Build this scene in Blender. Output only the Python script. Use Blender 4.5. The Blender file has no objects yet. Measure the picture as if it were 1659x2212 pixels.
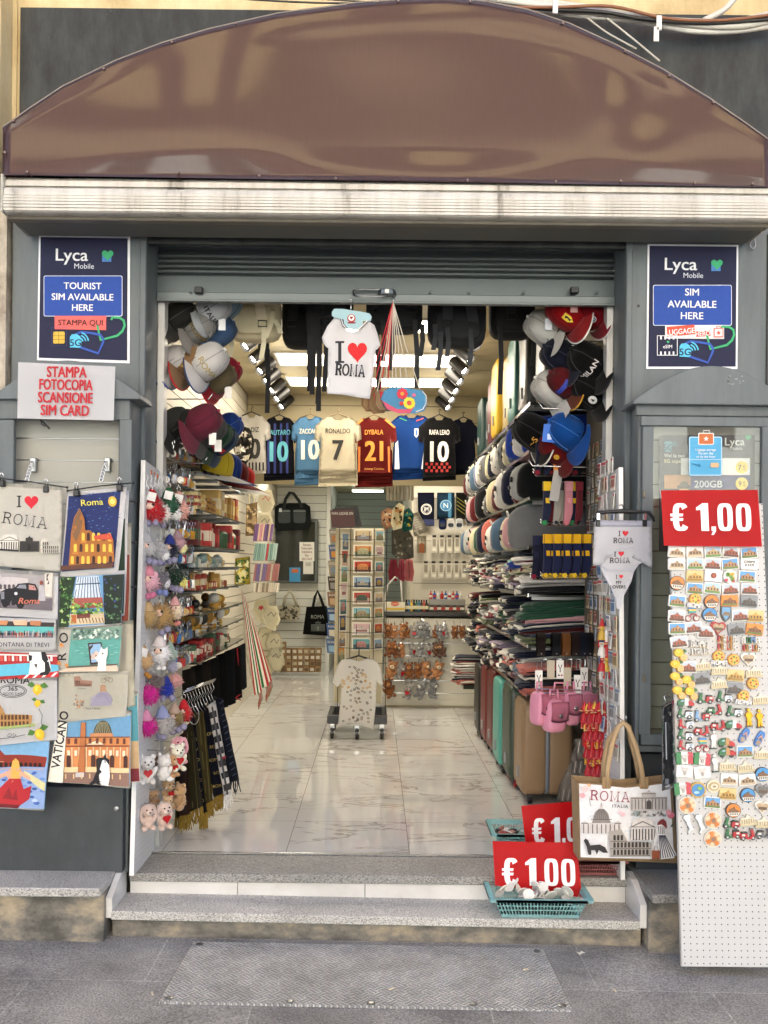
import bpy,bmesh,math,random
from mathutils import Vector,Matrix,Euler
from mathutils.geometry import delaunay_2d_cdt
S=bpy.context.scene
COL=S.collection
RD=random.Random(7)
PI=math.pi
F,CU,CV,CAMY,CAMZ,ROLL=2000.0,812.0,1220.0,4.48,1.40,math.radians(0.62)
cam=bpy.data.cameras.new('camera');camo=bpy.data.objects.new('camera',cam);COL.objects.link(camo)
cam.sensor_fit='HORIZONTAL';cam.sensor_width=36;cam.lens=36*F/1659
_cr,_sr=math.cos(ROLL),math.sin(ROLL)
cam.shift_x=((829.5-CU))/1659.0
cam.shift_y=((CV-1106))/1659.0
cam.clip_start=0.05;cam.clip_end=300
camo.location=(0,-CAMY,CAMZ)
camo.rotation_euler=(Matrix.Rotation(-ROLL,3,'Y')@Matrix.Rotation(PI/2,3,'X')).to_euler()
S.camera=camo
def px(u,v,Y):
 a,b=u-CU,v-CV
 Z=(Y+CAMY)/F
 return Vector(((_cr*a+_sr*b)*Z,Y,CAMZ-(-_sr*a+_cr*b)*Z))
def pxw(w,Y):return w*(Y+CAMY)/F
W=bpy.data.worlds.new("World");S.world=W;W.use_nodes=True
nt=W.node_tree;bg=nt.nodes['Background']
sky=nt.nodes.new('ShaderNodeTexSky');sky.sky_type='NISHITA';sky.sun_disc=False
SUN_EL,SUN_AZ=math.radians(50),math.radians(12)
sky.sun_elevation=SUN_EL;sky.sun_rotation=SUN_AZ;sky.air_density=.7;sky.dust_density=5;sky.ozone_density=0.2
nt.links.new(sky.outputs[0],bg.inputs[0]);bg.inputs[1].default_value=0.1
sl=bpy.data.lights.new('sun','SUN');sl.energy=5.0;sl.angle=math.radians(0.5);sl.color=(.97,.98,.95)
so=bpy.data.objects.new('sun',sl);COL.objects.link(so)
sd=Vector((math.sin(SUN_AZ)*math.cos(SUN_EL),math.cos(SUN_AZ)*math.cos(SUN_EL),math.sin(SUN_EL)))
so.rotation_euler=sd.to_track_quat('Z','Y').to_euler();so.location=sd*40
S.view_settings.view_transform='Standard';S.view_settings.look='None';S.view_settings.gamma=1;S.view_settings.use_curve_mapping=False
S.view_settings.exposure=2.5
S.render.engine='CYCLES';S.cycles.use_denoising=True;S.cycles.max_bounces=6;S.cycles.diffuse_bounces=3
S.cycles.glossy_bounces=3;S.cycles.transmission_bounces=4;S.cycles.transparent_max_bounces=8;S.cycles.caustics_reflective=False;S.cycles.caustics_refractive=False
S.cycles.sample_clamp_indirect=4
def lin(h):
 h=h.lstrip('#');out=[]
 for i in(0,2,4):
  c=int(h[i:i+2],16)/255;out.append(c/12.92 if c<=.04045 else((c+.055)/1.055)**2.4)
 return tuple(out)
MC={}
def M(hx,rough=.6,metal=0.0,var=.12,vs=9.0,bump=0.0,bs=60.0,coat=0.0,trans=0.0,alpha=1.0,em=0.0,sheen=0.0,spec=.5):
 key=(hx,rough,metal,var,vs,bump,bs,coat,trans,alpha,em,sheen,spec)
 if key in MC:return MC[key]
 m=bpy.data.materials.new('paint_'+hx.strip('#'));m.use_nodes=True;t=m.node_tree;p=t.nodes['Principled BSDF']
 c=lin(hx);p.inputs['Roughness'].default_value=rough;p.inputs['Metallic'].default_value=metal
 p.inputs['Specular IOR Level'].default_value=spec
 if coat:p.inputs['Coat Weight'].default_value=coat;p.inputs['Coat Roughness'].default_value=.08
 if trans:p.inputs['Transmission Weight'].default_value=trans
 if alpha<1:p.inputs['Alpha'].default_value=alpha
 if sheen:p.inputs['Sheen Weight'].default_value=sheen;p.inputs['Sheen Roughness'].default_value=.5
 if em:p.inputs['Emission Color'].default_value=(*c,1);p.inputs['Emission Strength'].default_value=em
 p.inputs['Base Color'].default_value=(*c,1)
 if var or bump:
  tc=t.nodes.new('ShaderNodeTexCoord')
 if var:
  n=t.nodes.new('ShaderNodeTexNoise');n.inputs['Scale'].default_value=vs;n.inputs['Detail'].default_value=6
  t.links.new(tc.outputs['Object'],n.inputs['Vector'])
  mx=t.nodes.new('ShaderNodeMix');mx.data_type='RGBA'
  mx.inputs[6].default_value=(*[x*(1-var)for x in c],1);mx.inputs[7].default_value=(*[min(1,x*(1+var))for x in c],1)
  t.links.new(n.outputs['Fac'],mx.inputs[0]);t.links.new(mx.outputs[2],p.inputs['Base Color'])
 if bump:
  n2=t.nodes.new('ShaderNodeTexNoise');n2.inputs['Scale'].default_value=bs;n2.inputs['Detail'].default_value=4
  t.links.new(tc.outputs['Object'],n2.inputs['Vector'])
  b=t.nodes.new('ShaderNodeBump');b.inputs['Strength'].default_value=bump;b.inputs['Distance'].default_value=.16/bs
  t.links.new(n2.outputs['Fac'],b.inputs['Height']);t.links.new(b.outputs['Normal'],p.inputs['Normal'])
 MC[key]=m;return m
def cloth(hx):return M(hx,.9,0,.1,14,.25,160,sheen=.15,spec=.2)
def inkm(hx):return M(hx,.7,0,.06,30)
def plastic(hx):return M(hx,.35,0,.04,8)
def card(hx):return M(hx,.55,0,.05,20)
CHROME=M('#c9cbcc',.22,1.0,.05)
STEEL=M('#9a9c9d',.35,1.0,.08)
def nodes(name):
 m=bpy.data.materials.new(name);m.use_nodes=True;t=m.node_tree
 return m,t,t.nodes['Principled BSDF'],(lambda k:t.nodes.new('ShaderNode'+k)),t.links.new
def glassmat():
 m,t,p,N,L=nodes('clear_glass');o=t.nodes['Material Output'];fr=N('Fresnel');fr.inputs[0].default_value=1.45;tr=N('BsdfTransparent');tr.inputs[0].default_value=(.95,.97,.96,1);gl=N('BsdfGlossy');gl.inputs['Roughness'].default_value=.02
 mx=N('MixShader');L(fr.outputs[0],mx.inputs[0]);L(tr.outputs[0],mx.inputs[1]);L(gl.outputs[0],mx.inputs[2]);L(mx.outputs[0],o.inputs[0]);t.nodes.remove(p);return m
BLACKP=M('#141416',.4,0,.1)
GLASS=glassmat()
ORG={}
def tag(o,label=None,cat=None,group=None,kind=None):
 if label:o['label']=label
 if cat:o['category']=cat
 if group:o['group']=group
 if kind:o['kind']=kind
 return o
def T(name,label,cat,loc=(0,0,0),group=None,rz=0.0,world=True):
 o=bpy.data.objects.new(name,None);COL.objects.link(o);o.location=loc;o.rotation_euler=(0,0,rz);o.empty_display_size=.05
 ORG[o]=Vector(loc)if world else Vector((0,0,0))
 return tag(o,label,cat,group)
def kids(o):return[c for c in CH.get(o,[])]
CH={}
def setpar(o,p):
 o.parent=p;CH.setdefault(p,[]).append(o)
def copytree(o,loc=None,rot=None,label=None,group=None,parent=None,sc=None):
 c=o.copy();COL.objects.link(c)
 if parent:setpar(c,parent)
 if loc is not None:c.location=loc
 if rot is not None:c.rotation_euler=rot
 if sc is not None:c.scale=(sc,sc,sc)if not hasattr(sc,'__len__')else sc
 if label:c['label']=label
 if group:c['group']=group
 ORG[c]=ORG.get(o,Vector())
 for k in kids(o):copytree(k,parent=c)
 return c
class MB:
 def __init__(s):s.v=[];s.f=[];s.m=[];s.mi=0;s.X=None
 def add(s,vs,fs):
  b=len(s.v)
  s.v+=[s.X@Vector(p)for p in vs]if s.X is not None else[Vector(p)for p in vs]
  s.f+=[tuple(b+i for i in f)for f in fs];s.m+=[s.mi]*len(fs);return s
 def mat(s,i):s.mi=i;return s
 def box(s,x0,x1,y0,y1,z0,z1):
  return s.add([(x0,y0,z0),(x1,y0,z0),(x1,y1,z0),(x0,y1,z0),(x0,y0,z1),(x1,y0,z1),(x1,y1,z1),(x0,y1,z1)],[(3,2,1,0),(4,5,6,7),(0,1,5,4),(1,2,6,5),(2,3,7,6),(3,0,4,7)])
 def cbox(s,c,d,R=None):
  X0=s.X;L=Matrix.Translation(c)@(R.to_4x4()if R else Matrix());s.X=X0@L if X0 is not None else L
  s.box(-d[0]/2,d[0]/2,-d[1]/2,d[1]/2,-d[2]/2,d[2]/2);s.X=X0;return s
 def tube(s,pts,r,n=6,cap=True,closed=False):
  pts=[Vector(p)for p in pts];N=len(pts);rs=r if hasattr(r,'__len__')else[r]*N;vs=[];up=None
  for i,p in enumerate(pts):
   if closed:d=pts[(i+1)%N]-pts[i-1]
   else:d=pts[min(i+1,N-1)]-pts[max(i-1,0)]
   if d.length<1e-9:d=Vector((0,0,1))
   d.normalize()
   if up is None:up=Vector((0,0,1))if abs(d.z)<.9 else Vector((1,0,0))
   a=d.cross(up)
   if a.length<1e-6:a=d.orthogonal()
   a.normalize();up=a.cross(d)
   for k in range(n):
    t=2*PI*k/n;vs.append(p+(a*math.cos(t)+up*math.sin(t))*rs[i])
  fs=[]
  for i in range(N if closed else N-1):
   j=(i+1)%N
   for k in range(n):fs.append((i*n+k,i*n+(k+1)%n,j*n+(k+1)%n,j*n+k))
  if cap and not closed:fs+=[tuple(range(n-1,-1,-1)),tuple((N-1)*n+k for k in range(n))]
  return s.add(vs,fs)
 def cyl(s,p0,p1,r0,r1=None,n=12):return s.tube([p0,p1],[r0,r0 if r1 is None else r1],n)
 def lathe(s,prof,n=16,c=(0,0,0),cap=True):
  c=Vector(c);vs=[];fs=[];K=len(prof)
  for r,z in prof:
   for k in range(n):
    t=2*PI*k/n;vs.append(c+Vector((r*math.cos(t),r*math.sin(t),z)))
  for i in range(K-1):
   for k in range(n):fs.append((i*n+k,i*n+(k+1)%n,(i+1)*n+(k+1)%n,(i+1)*n+k))
  if cap:fs+=[tuple(range(n-1,-1,-1)),tuple((K-1)*n+k for k in range(n))]
  return s.add(vs,fs)
 def ball(s,c,r,nu=10,nv=7,jit=0,fn=None):
  c=Vector(c);r=Vector(r)if hasattr(r,'__len__')else Vector((r,r,r));vs=[];fs=[]
  def P(t,ph):
   d=Vector((math.sin(ph)*math.cos(t),math.sin(ph)*math.sin(t),math.cos(ph)))
   k=1+(RD.uniform(-jit,jit)if jit else 0)
   q=Vector((d.x*r.x,d.y*r.y,d.z*r.z))*k
   return c+(fn(q,d)if fn else q)
  vs.append(P(0,0))
  for i in range(1,nv):
   for k in range(nu):vs.append(P(2*PI*k/nu,PI*i/nv))
  vs.append(P(0,PI));L=len(vs)-1
  for k in range(nu):
   fs.append((0,1+k,1+(k+1)%nu));fs.append((L,L-nu+(k+1)%nu,L-nu+k))
  for i in range(nv-2):
   for k in range(nu):a=1+i*nu;fs.append((a+k,a+nu+k,a+nu+(k+1)%nu,a+(k+1)%nu))
  return s.add(vs,fs)
 def fuzz(s,c,r,n=120,l=.3,w=.08):
  c=Vector(c);r=Vector(r)if hasattr(r,'__len__')else Vector((r,r,r));R=max(r)
  for _ in range(n):
   d=Vector((RD.gauss(0,1),RD.gauss(0,1),RD.gauss(0,1))).normalized()
   p=c+Vector((d.x*r.x,d.y*r.y,d.z*r.z))*.95
   a=d.orthogonal().normalized()*R*w;a=Matrix.Rotation(RD.uniform(0,6.3),3,d)@a
   tip=p+d*R*l*RD.uniform(.6,1.2)+Vector((RD.gauss(0,1),RD.gauss(0,1),RD.gauss(0,1)-.5))*R*l*.3
   s.add([p-a,p+a,tip],[(0,1,2)])
  return s
 def prism(s,poly,fn,d,n=None):
  N=len(poly);d=Vector(d);a=[Vector(fn(x,y))for x,y in poly];s.add(a+[p+d for p in a],[tuple(range(N)),tuple(range(2*N-1,N-1,-1))]+[(i,i+N,(i+1)%N+N,(i+1)%N)for i in range(N)]);return s
 def grid(s,fn,nu,nv,closed=False):
  vs=[fn(i/nu,j/nv)for j in range(nv+1)for i in range(nu+(0 if closed else 1))];w=nu if closed else nu+1
  fs=[(j*w+i,j*w+(i+1)%w,(j+1)*w+(i+1)%w,(j+1)*w+i)for j in range(nv)for i in range(nu)]
  return s.add(vs,fs)
 def build(s,name,mats,parent=None,smooth=False,bev=0,thick=0,seg=1,recalc=True,auto=None):
  mats=mats if isinstance(mats,(list,tuple))else[mats]
  if parent is not None:org=ORG.get(parent,Vector())
  else:
   xs=[p.x for p in s.v];ys=[p.y for p in s.v];org=Vector(((min(xs)+max(xs))/2,(min(ys)+max(ys))/2,min(p.z for p in s.v)))
  bm=bmesh.new();bv=[bm.verts.new(p-org)for p in s.v]
  for f,mi in zip(s.f,s.m):
   try:q=bm.faces.new([bv[i]for i in f]);q.material_index=mi;q.smooth=smooth
   except ValueError:pass
  if thick:
   bmesh.ops.solidify(bm,geom=bm.faces[:],thickness=thick)
  if recalc:bmesh.ops.recalc_face_normals(bm,faces=bm.faces)
  if bev:
   es=[e for e in bm.edges if len(e.link_faces)==2 and e.calc_face_angle(0)>.5]
   bmesh.ops.bevel(bm,geom=es,offset=bev,segments=seg,profile=.5,affect='EDGES',clamp_overlap=True)
  me=bpy.data.meshes.new(name);bm.to_mesh(me);bm.free()
  for m in mats:me.materials.append(m)
  if auto:me.shade_smooth();me.set_sharp_from_angle(angle=auto)
  o=bpy.data.objects.new(name,me);COL.objects.link(o);ORG[o]=org
  if parent is not None:setpar(o,parent)
  else:o.location=org
  return o
def thing1(mb,name,label,cat,mats,group=None,**k):return tag(mb.build(name,mats,None,**k),label,cat,group)
def resamp(poly,s):
 out=[]
 for i in range(len(poly)):
  a=Vector(poly[i]);b=Vector(poly[(i+1)%len(poly)]);n=max(1,int((b-a).length/s+.5))
  out+=[a.lerp(b,k/n)for k in range(n)]
 return out
def inside(p,poly):
 c=False;x,y=p;j=len(poly)-1
 for i in range(len(poly)):
  xi,yi=poly[i];xj,yj=poly[j]
  if(yi>y)!=(yj>y)and x<(xj-xi)*(y-yi)/(yj-yi)+xi:c=not c
  j=i
 return c
def tri2(poly,s=None):
 vs=[Vector(p)for p in(resamp(poly,s)if s else[Vector(p)for p in poly])];n=len(vs);pts=list(vs)
 if s:
  x0=min(p.x for p in vs);x1=max(p.x for p in vs);y0=min(p.y for p in vs);y1=max(p.y for p in vs)
  ny=int((y1-y0)/s);
  for j in range(1,ny+1):
   y=y0+j*s;x=x0+(s*.5 if j%2 else 0)
   while x<x1:
    if inside((x,y),vs)and min((Vector((x,y))-q).length_squared for q in vs)>(s*.45)**2:pts.append(Vector((x,y)))
    x+=s
 r=delaunay_2d_cdt(pts,[],[list(range(n))],1,1e-5)
 return r[0],r[2]
def circ(x,y,rx,ry=None,n=20,a0=0,a1=2*PI):
 ry=rx if ry is None else ry;full=abs(a1-a0-2*PI)<1e-6
 return[(x+rx*math.cos(a0+(a1-a0)*k/(n if full else n-1)),y-ry*math.sin(a0+(a1-a0)*k/(n if full else n-1)))for k in range(n)]
def heart(x,y,w,h=None):
 h=w if h is None else h;o=[]
 for k in range(28):
  t=2*PI*k/28;a=16*math.sin(t)**3;b=13*math.cos(t)-5*math.cos(2*t)-2*math.cos(3*t)-math.cos(4*t);o.append((x+a/32*w,y-(b+2.5)/29*h))
 return o
def rectp(x0,y0,x1,y1):return[(x0,y0),(x1,y0),(x1,y1),(x0,y1)]
def rrect(x0,y0,x1,y1,r,n=4):
 o=[]
 for cx,cy,a in((x1-r,y0+r,0),(x0+r,y0+r,PI/2),(x0+r,y1-r,PI),(x1-r,y1-r,1.5*PI)):o+=[(cx+r*math.cos(a+PI/2*k/n),cy-r*math.sin(a+PI/2*k/n))for k in range(n+1)]
 return o
def sheet(name,poly,fn,mat,parent=None,s=12,thick=.002,smooth=True):
 vs,fs=tri2(poly,s);mb=MB();mb.add([fn(p.x,p.y)for p in vs],fs)
 org=None;o=mb.build(name,mat,parent,smooth,thick=thick);return o
TXT={}
def textmesh(st,off=0.0,sp=1.0):
 k=(st,off,sp)
 if k not in TXT:
  c=bpy.data.curves.new('t','FONT');c.body=st;c.size=1;c.offset=off;c.space_character=sp;c.resolution_u=3;c.fill_mode='FRONT'
  o=bpy.data.objects.new('t',c);COL.objects.link(o);dg=bpy.context.evaluated_depsgraph_get()
  me=bpy.data.meshes.new_from_object(o.evaluated_get(dg));vs=[(v.co.x,v.co.y)for v in me.vertices];fs=[tuple(p.vertices)for p in me.polygons]
  bpy.data.objects.remove(o);bpy.data.curves.remove(c);bpy.data.meshes.remove(me);TXT[k]=(vs,fs)
 return TXT[k]
SERIF={'I':(.42,[[(.21,0),(.21,1)]],[(0,.42,0),(0,.42,1)]),'R':(.82,[[(.17,0),(.17,1)],[(.17,.96),(.5,.96),(.65,.88),(.68,.74),(.63,.6),(.48,.52),(.17,.52)],[(.45,.5),(.62,.3),(.68,.06),(.8,.04)]],[(0,.36,0),(0,.3,1)]),'O':(.86,[[(.43+.37*math.cos(2*PI*k/20),.5+.46*math.sin(2*PI*k/20))for k in range(21)]],[]),'M':(1.0,[[(.16,0),(.18,.98),(.5,.12),(.82,.98),(.84,0)]],[(0,.32,0),(.68,1,0),(.02,.26,1),(.74,.98,1)]),'A':(.9,[[(.12,0),(.45,1),(.78,0)],[(.25,.33),(.65,.33)]],[(0,.3,0),(.6,.9,0),(.26,.5,1)]),'T':(.8,[[(.4,0),(.4,1)],[(.02,.78),(.02,.97),(.78,.97),(.78,.78)]],[(.22,.58,0)]),'L':(.7,[[(.17,0),(.17,1)],[(.17,.03),(.66,.03),(.66,.24)]],[(0,.36,0),(0,.36,1)]),}
class PR:
 """a printed design: 2-D polygons with a colour each, laid on a surface by fn(x,y,lift)"""
 def __init__(s):s.items=[];s.n=0
 def poly(s,pts,hx):s.items.append((pts,hx,None));return s
 def tris(s,vs,fs,hx):s.items.append((vs,hx,fs));return s
 def line(s,pts,w,hx,closed=False):
  pts=[Vector(p)for p in pts];N=len(pts);L=[];Rr=[]
  for i in range(N):
   a=pts[(i-1)%N]if closed or i>0 else pts[i];b=pts[(i+1)%N]if closed or i<N-1 else pts[i]
   d=(b-a);d=d.normalized()if d.length>1e-9 else Vector((1,0));n=Vector((-d.y,d.x))*w/2;L.append(pts[i]+n);Rr.append(pts[i]-n)
  fs=[(i,(i+1)%N,N+(i+1)%N,N+i)for i in range(N if closed else N-1)]
  s.items.append((L+Rr,hx,fs));return s
 def text(s,st,x,y,h,hx,off=.0,ws=1.0,al='c',rot=0,sp=1.0,skew=0):
  if off>.003:
   dd=off*h*1.05
   for q,w in((-1,.5),(1,.5),(-1,-.5),(1,-.5)):s.text(st,x+q*dd,y+w*dd,h,hx,0,ws,al,rot,sp,skew)
  off=0
  vs,fs=textmesh(st,off,sp);k=h/.72
  if not vs:return s
  x0=min(p[0]for p in vs);x1=max(p[0]for p in vs);sh={'c':-(x0+x1)/2,'l':-x0,'r':-x1}[al];c,q=math.cos(rot),math.sin(rot);out=[]
  for a,b in vs:
   X=(a+sh)*k*ws+b*k*skew;Y=b*k;out.append((x+X*c+Y*q,y+X*q-Y*c))
  return s.tris(out,fs,hx)
 def serif(s,st,x,y,h,hx,wt=.16,ws=1.0,al='c',rot=0,sp=.12):
  tot=sum(SERIF[c][0]*ws+sp for c in st)-sp;cx={'c':-tot/2,'l':0,'r':-tot}[al];c_,q_=math.cos(rot),math.sin(rot)
  def mp(a,b):X,Y=a*h,-b*h;return(x+X*c_-Y*q_,y+X*q_+Y*c_)
  for ch in st:
   w,st_,sf=SERIF[ch]
   for ln in st_:s.line([mp(cx+a*ws,b)for a,b in ln],wt*h*(.8 if ch in 'OMA' else 1),hx)
   for a,b,yy in sf:s.line([mp(cx+a*ws,yy+(.03 if yy==0 else-.03)),mp(cx+b*ws,yy+(.03 if yy==0 else-.03))],wt*.62*h,hx)
   cx+=w*ws+sp
  return s
 def build(s,fn,parent,name='print',sub=None,lift=.0008,step=.00035,rough=.7):
  mb=MB();hs=[];lay=0
  for pts,hx,fs in s.items:
   if hx not in hs:hs.append(hx)
   mb.mi=hs.index(hx);z=lift+step*lay;lay+=1
   if lay>12:z=lift+step*12+step*.22*(lay-12)
   if fs is None:vs,fs=tri2(pts,sub)
   else:vs=[Vector(p)for p in pts]
   mb.add([fn(p[0],p[1],z)for p in vs],fs)
  return mb.build(name,[M(h,rough,0,.16,55)for h in hs],parent,recalc=False)
def flat(Y,tilt=0.0):
 return lambda u,v,l=0.0:px(u,v,Y)+Vector((0,-l,0))
def wav(Y,amp=.008,k=.05,ph=0.0,fall=0.0,v0=0.0):
 def fn(u,v,l=0.0):
  y=amp*(math.sin(u*k+ph+v*.012)*.6+math.sin(u*k*.43+v*k*.31+ph*2)*.5+math.sin(v*k*.55-u*k*.2+ph)*.35)
  return px(u,v,Y)+Vector((0,y-l-fall*(v-v0),0))
 return fn
def zg(x):return-.232-.009*x
def stone_paving():
 m,t,p,N,L=nodes('paving_stone');tc=N('TexCoord');br=N('TexBrick');L(tc.outputs['Object'],br.inputs['Vector'])
 br.inputs['Scale'].default_value=1;br.inputs['Brick Width'].default_value=.88;br.inputs['Row Height'].default_value=.42;br.inputs['Mortar Size'].default_value=.0035;br.inputs['Mortar Smooth'].default_value=.3
 br.inputs['Color1'].default_value=(.30,.293,.278,1);br.inputs['Color2'].default_value=(.355,.348,.33,1);br.inputs['Mortar'].default_value=(.46,.45,.43,1)
 n=N('TexNoise');n.inputs['Scale'].default_value=3.2;n.inputs['Detail'].default_value=8;n.inputs['Roughness'].default_value=.65;L(tc.outputs['Object'],n.inputs['Vector'])
 r=N('ValToRGB');r.color_ramp.elements[0].position=.34;r.color_ramp.elements[0].color=(.62,.62,.63,1);r.color_ramp.elements[1].position=.68;r.color_ramp.elements[1].color=(1.2,1.2,1.2,1);L(n.outputs['Fac'],r.inputs[0])
 f=N('TexNoise');f.inputs['Scale'].default_value=130;f.inputs['Detail'].default_value=3;L(tc.outputs['Object'],f.inputs['Vector'])
 r2=N('ValToRGB');r2.color_ramp.elements[0].position=.36;r2.color_ramp.elements[0].color=(.45,.45,.46,1);r2.color_ramp.elements[1].position=.66;r2.color_ramp.elements[1].color=(1.3,1.3,1.3,1);L(f.outputs['Fac'],r2.inputs[0])
 a=N('Mix');a.data_type='RGBA';a.blend_type='MULTIPLY';a.inputs[0].default_value=1;L(br.outputs['Color'],a.inputs[6]);L(r.outputs[0],a.inputs[7])
 b=N('Mix');b.data_type='RGBA';b.blend_type='MULTIPLY';b.inputs[0].default_value=.8;L(a.outputs[2],b.inputs[6]);L(r2.outputs[0],b.inputs[7])
 v=N('TexNoise');v.inputs['Scale'].default_value=6.5;v.inputs['Detail'].default_value=10;v.inputs['Roughness'].default_value=.75;L(tc.outputs['Object'],v.inputs['Vector'])
 r3=N('ValToRGB');r3.color_ramp.elements[0].position=.675;r3.color_ramp.elements[1].position=.70;L(v.outputs['Fac'],r3.inputs[0])
 c=N('Mix');c.data_type='RGBA';L(r3.outputs[0],c.inputs[0]);L(b.outputs[2],c.inputs[6]);c.inputs[7].default_value=(.7,.7,.67,1)
 L(c.outputs[2],p.inputs['Base Color']);p.inputs['Roughness'].default_value=.78
 bm=N('Bump');bm.inputs['Strength'].default_value=.5;bm.inputs['Distance'].default_value=.004;L(f.outputs['Fac'],bm.inputs['Height']);L(bm.outputs[0],p.inputs['Normal'])
 return m
def marble_floor():
 m,t,p,N,L=nodes('polished_marble_tile');tc=N('TexCoord');mp=N('Mapping');L(tc.outputs['Object'],mp.inputs['Vector']);mp.inputs['Location'].default_value=(.497,.34,0)
 br=N('TexBrick');L(mp.outputs[0],br.inputs['Vector']);br.inputs['Scale'].default_value=1;br.offset=0;br.inputs['Brick Width'].default_value=.6;br.inputs['Row Height'].default_value=.6;br.inputs['Mortar Size'].default_value=.0018;br.inputs['Mortar Smooth'].default_value=.1
 br.inputs['Color1'].default_value=(0,0,0,1);br.inputs['Color2'].default_value=(1,1,1,1);br.inputs['Mortar'].default_value=(.5,.5,.5,1)
 w=N('Vector'+'Math');w.operation='MULTIPLY_ADD';L(br.outputs['Color'],w.inputs[0]);w.inputs[1].default_value=(7,5,3);L(mp.outputs[0],w.inputs[2])
 r0=N('Mapping');r0.inputs['Rotation'].default_value=(0,0,.55);r0.inputs['Scale'].default_value=(1,2.6,1);L(w.outputs[0],r0.inputs['Vector'])
 n=N('TexNoise');n.inputs['Scale'].default_value=1.5;n.inputs['Detail'].default_value=9;n.inputs['Roughness'].default_value=.6;n.inputs['Distortion'].default_value=.6;L(r0.outputs[0],n.inputs['Vector'])
 d=N('Math');d.operation='SUBTRACT';L(n.outputs['Fac'],d.inputs[0]);d.inputs[1].default_value=.5
 e=N('Math');e.operation='ABSOLUTE';L(d.outputs[0],e.inputs[0])
 r=N('ValToRGB');L(e.outputs[0],r.inputs[0]);r.color_ramp.elements[0].position=0;r.color_ramp.elements[0].color=(.33,.3,.27,1);r.color_ramp.elements[1].position=.02;r.color_ramp.elements[1].color=(.62,.625,.62,1)
 n2=N('TexNoise');n2.inputs['Scale'].default_value=.9;n2.inputs['Detail'].default_value=5;L(w.outputs[0],n2.inputs['Vector'])
 r2=N('ValToRGB');L(n2.outputs['Fac'],r2.inputs[0]);r2.color_ramp.elements[0].position=.45;r2.color_ramp.elements[0].color=(1,1,1,1);r2.color_ramp.elements[1].position=.62;r2.color_ramp.elements[1].color=(0,0,0,1)
 mk=N('Mix');mk.data_type='RGBA';L(r2.outputs[0],mk.inputs[0]);mk.inputs[6].default_value=(.62,.625,.62,1);L(r.outputs[0],mk.inputs[7])
 mo=N('Mix');mo.data_type='RGBA';L(br.outputs['Fac'],mo.inputs[0]);L(mk.outputs[2],mo.inputs[6]);mo.inputs[7].default_value=(.25,.23,.2,1)
 L(mo.outputs[2],p.inputs['Base Color']);p.inputs['Roughness'].default_value=.045;p.inputs['IOR'].default_value=2.0
 wv=N('TexNoise');wv.inputs['Scale'].default_value=2.2;L(tc.outputs['Object'],wv.inputs['Vector'])
 bm=N('Bump');bm.inputs['Strength'].default_value=.02;bm.inputs['Distance'].default_value=.05;L(wv.outputs['Fac'],bm.inputs['Height']);L(bm.outputs[0],p.inputs['Normal'])
 return m
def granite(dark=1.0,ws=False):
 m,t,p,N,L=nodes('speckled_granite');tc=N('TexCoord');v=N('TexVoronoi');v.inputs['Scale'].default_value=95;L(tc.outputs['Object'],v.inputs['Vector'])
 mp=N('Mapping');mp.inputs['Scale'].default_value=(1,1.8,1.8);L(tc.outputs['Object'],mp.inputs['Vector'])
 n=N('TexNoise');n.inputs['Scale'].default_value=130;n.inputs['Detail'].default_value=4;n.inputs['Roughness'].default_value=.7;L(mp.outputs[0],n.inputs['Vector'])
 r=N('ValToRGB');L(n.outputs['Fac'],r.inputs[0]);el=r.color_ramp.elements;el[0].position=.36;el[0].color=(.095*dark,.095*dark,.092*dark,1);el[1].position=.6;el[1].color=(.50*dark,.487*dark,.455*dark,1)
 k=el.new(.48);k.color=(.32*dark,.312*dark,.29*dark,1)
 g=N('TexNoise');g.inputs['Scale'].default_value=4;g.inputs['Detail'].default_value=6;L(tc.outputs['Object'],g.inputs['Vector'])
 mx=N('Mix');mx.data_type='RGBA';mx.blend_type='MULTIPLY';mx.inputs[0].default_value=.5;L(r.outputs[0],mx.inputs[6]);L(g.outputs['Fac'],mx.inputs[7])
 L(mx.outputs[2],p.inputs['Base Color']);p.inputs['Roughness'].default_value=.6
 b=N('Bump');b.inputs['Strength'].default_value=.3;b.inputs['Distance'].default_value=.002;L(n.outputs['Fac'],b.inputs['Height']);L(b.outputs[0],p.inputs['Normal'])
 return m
def stained(name,c0,c1,c2,sc=4,p0=.35,p1=.5,p2=.62,zs=1.0,bump=.6,rough=.9):
 m,t,p,N,L=nodes(name);tc=N('TexCoord');mp=N('Mapping');mp.inputs['Scale'].default_value=(1,1,zs);L(tc.outputs['Object'],mp.inputs['Vector'])
 n=N('TexNoise');n.inputs['Scale'].default_value=sc;n.inputs['Detail'].default_value=10;n.inputs['Roughness'].default_value=.68;L(mp.outputs[0],n.inputs['Vector'])
 r=N('ValToRGB');L(n.outputs['Fac'],r.inputs[0]);el=r.color_ramp.elements;el[0].position=p0;el[0].color=(*lin(c0),1);el[1].position=p2;el[1].color=(*lin(c2),1);k=el.new(p1);k.color=(*lin(c1),1)
 L(r.outputs[0],p.inputs['Base Color']);p.inputs['Roughness'].default_value=rough
 f=N('TexNoise');f.inputs['Scale'].default_value=45;f.inputs['Detail'].default_value=6;L(tc.outputs['Object'],f.inputs['Vector'])
 b=N('Bump');b.inputs['Strength'].default_value=bump;b.inputs['Distance'].default_value=.006;L(f.outputs['Fac'],b.inputs['Height']);L(b.outputs[0],p.inputs['Normal'])
 return m
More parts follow.
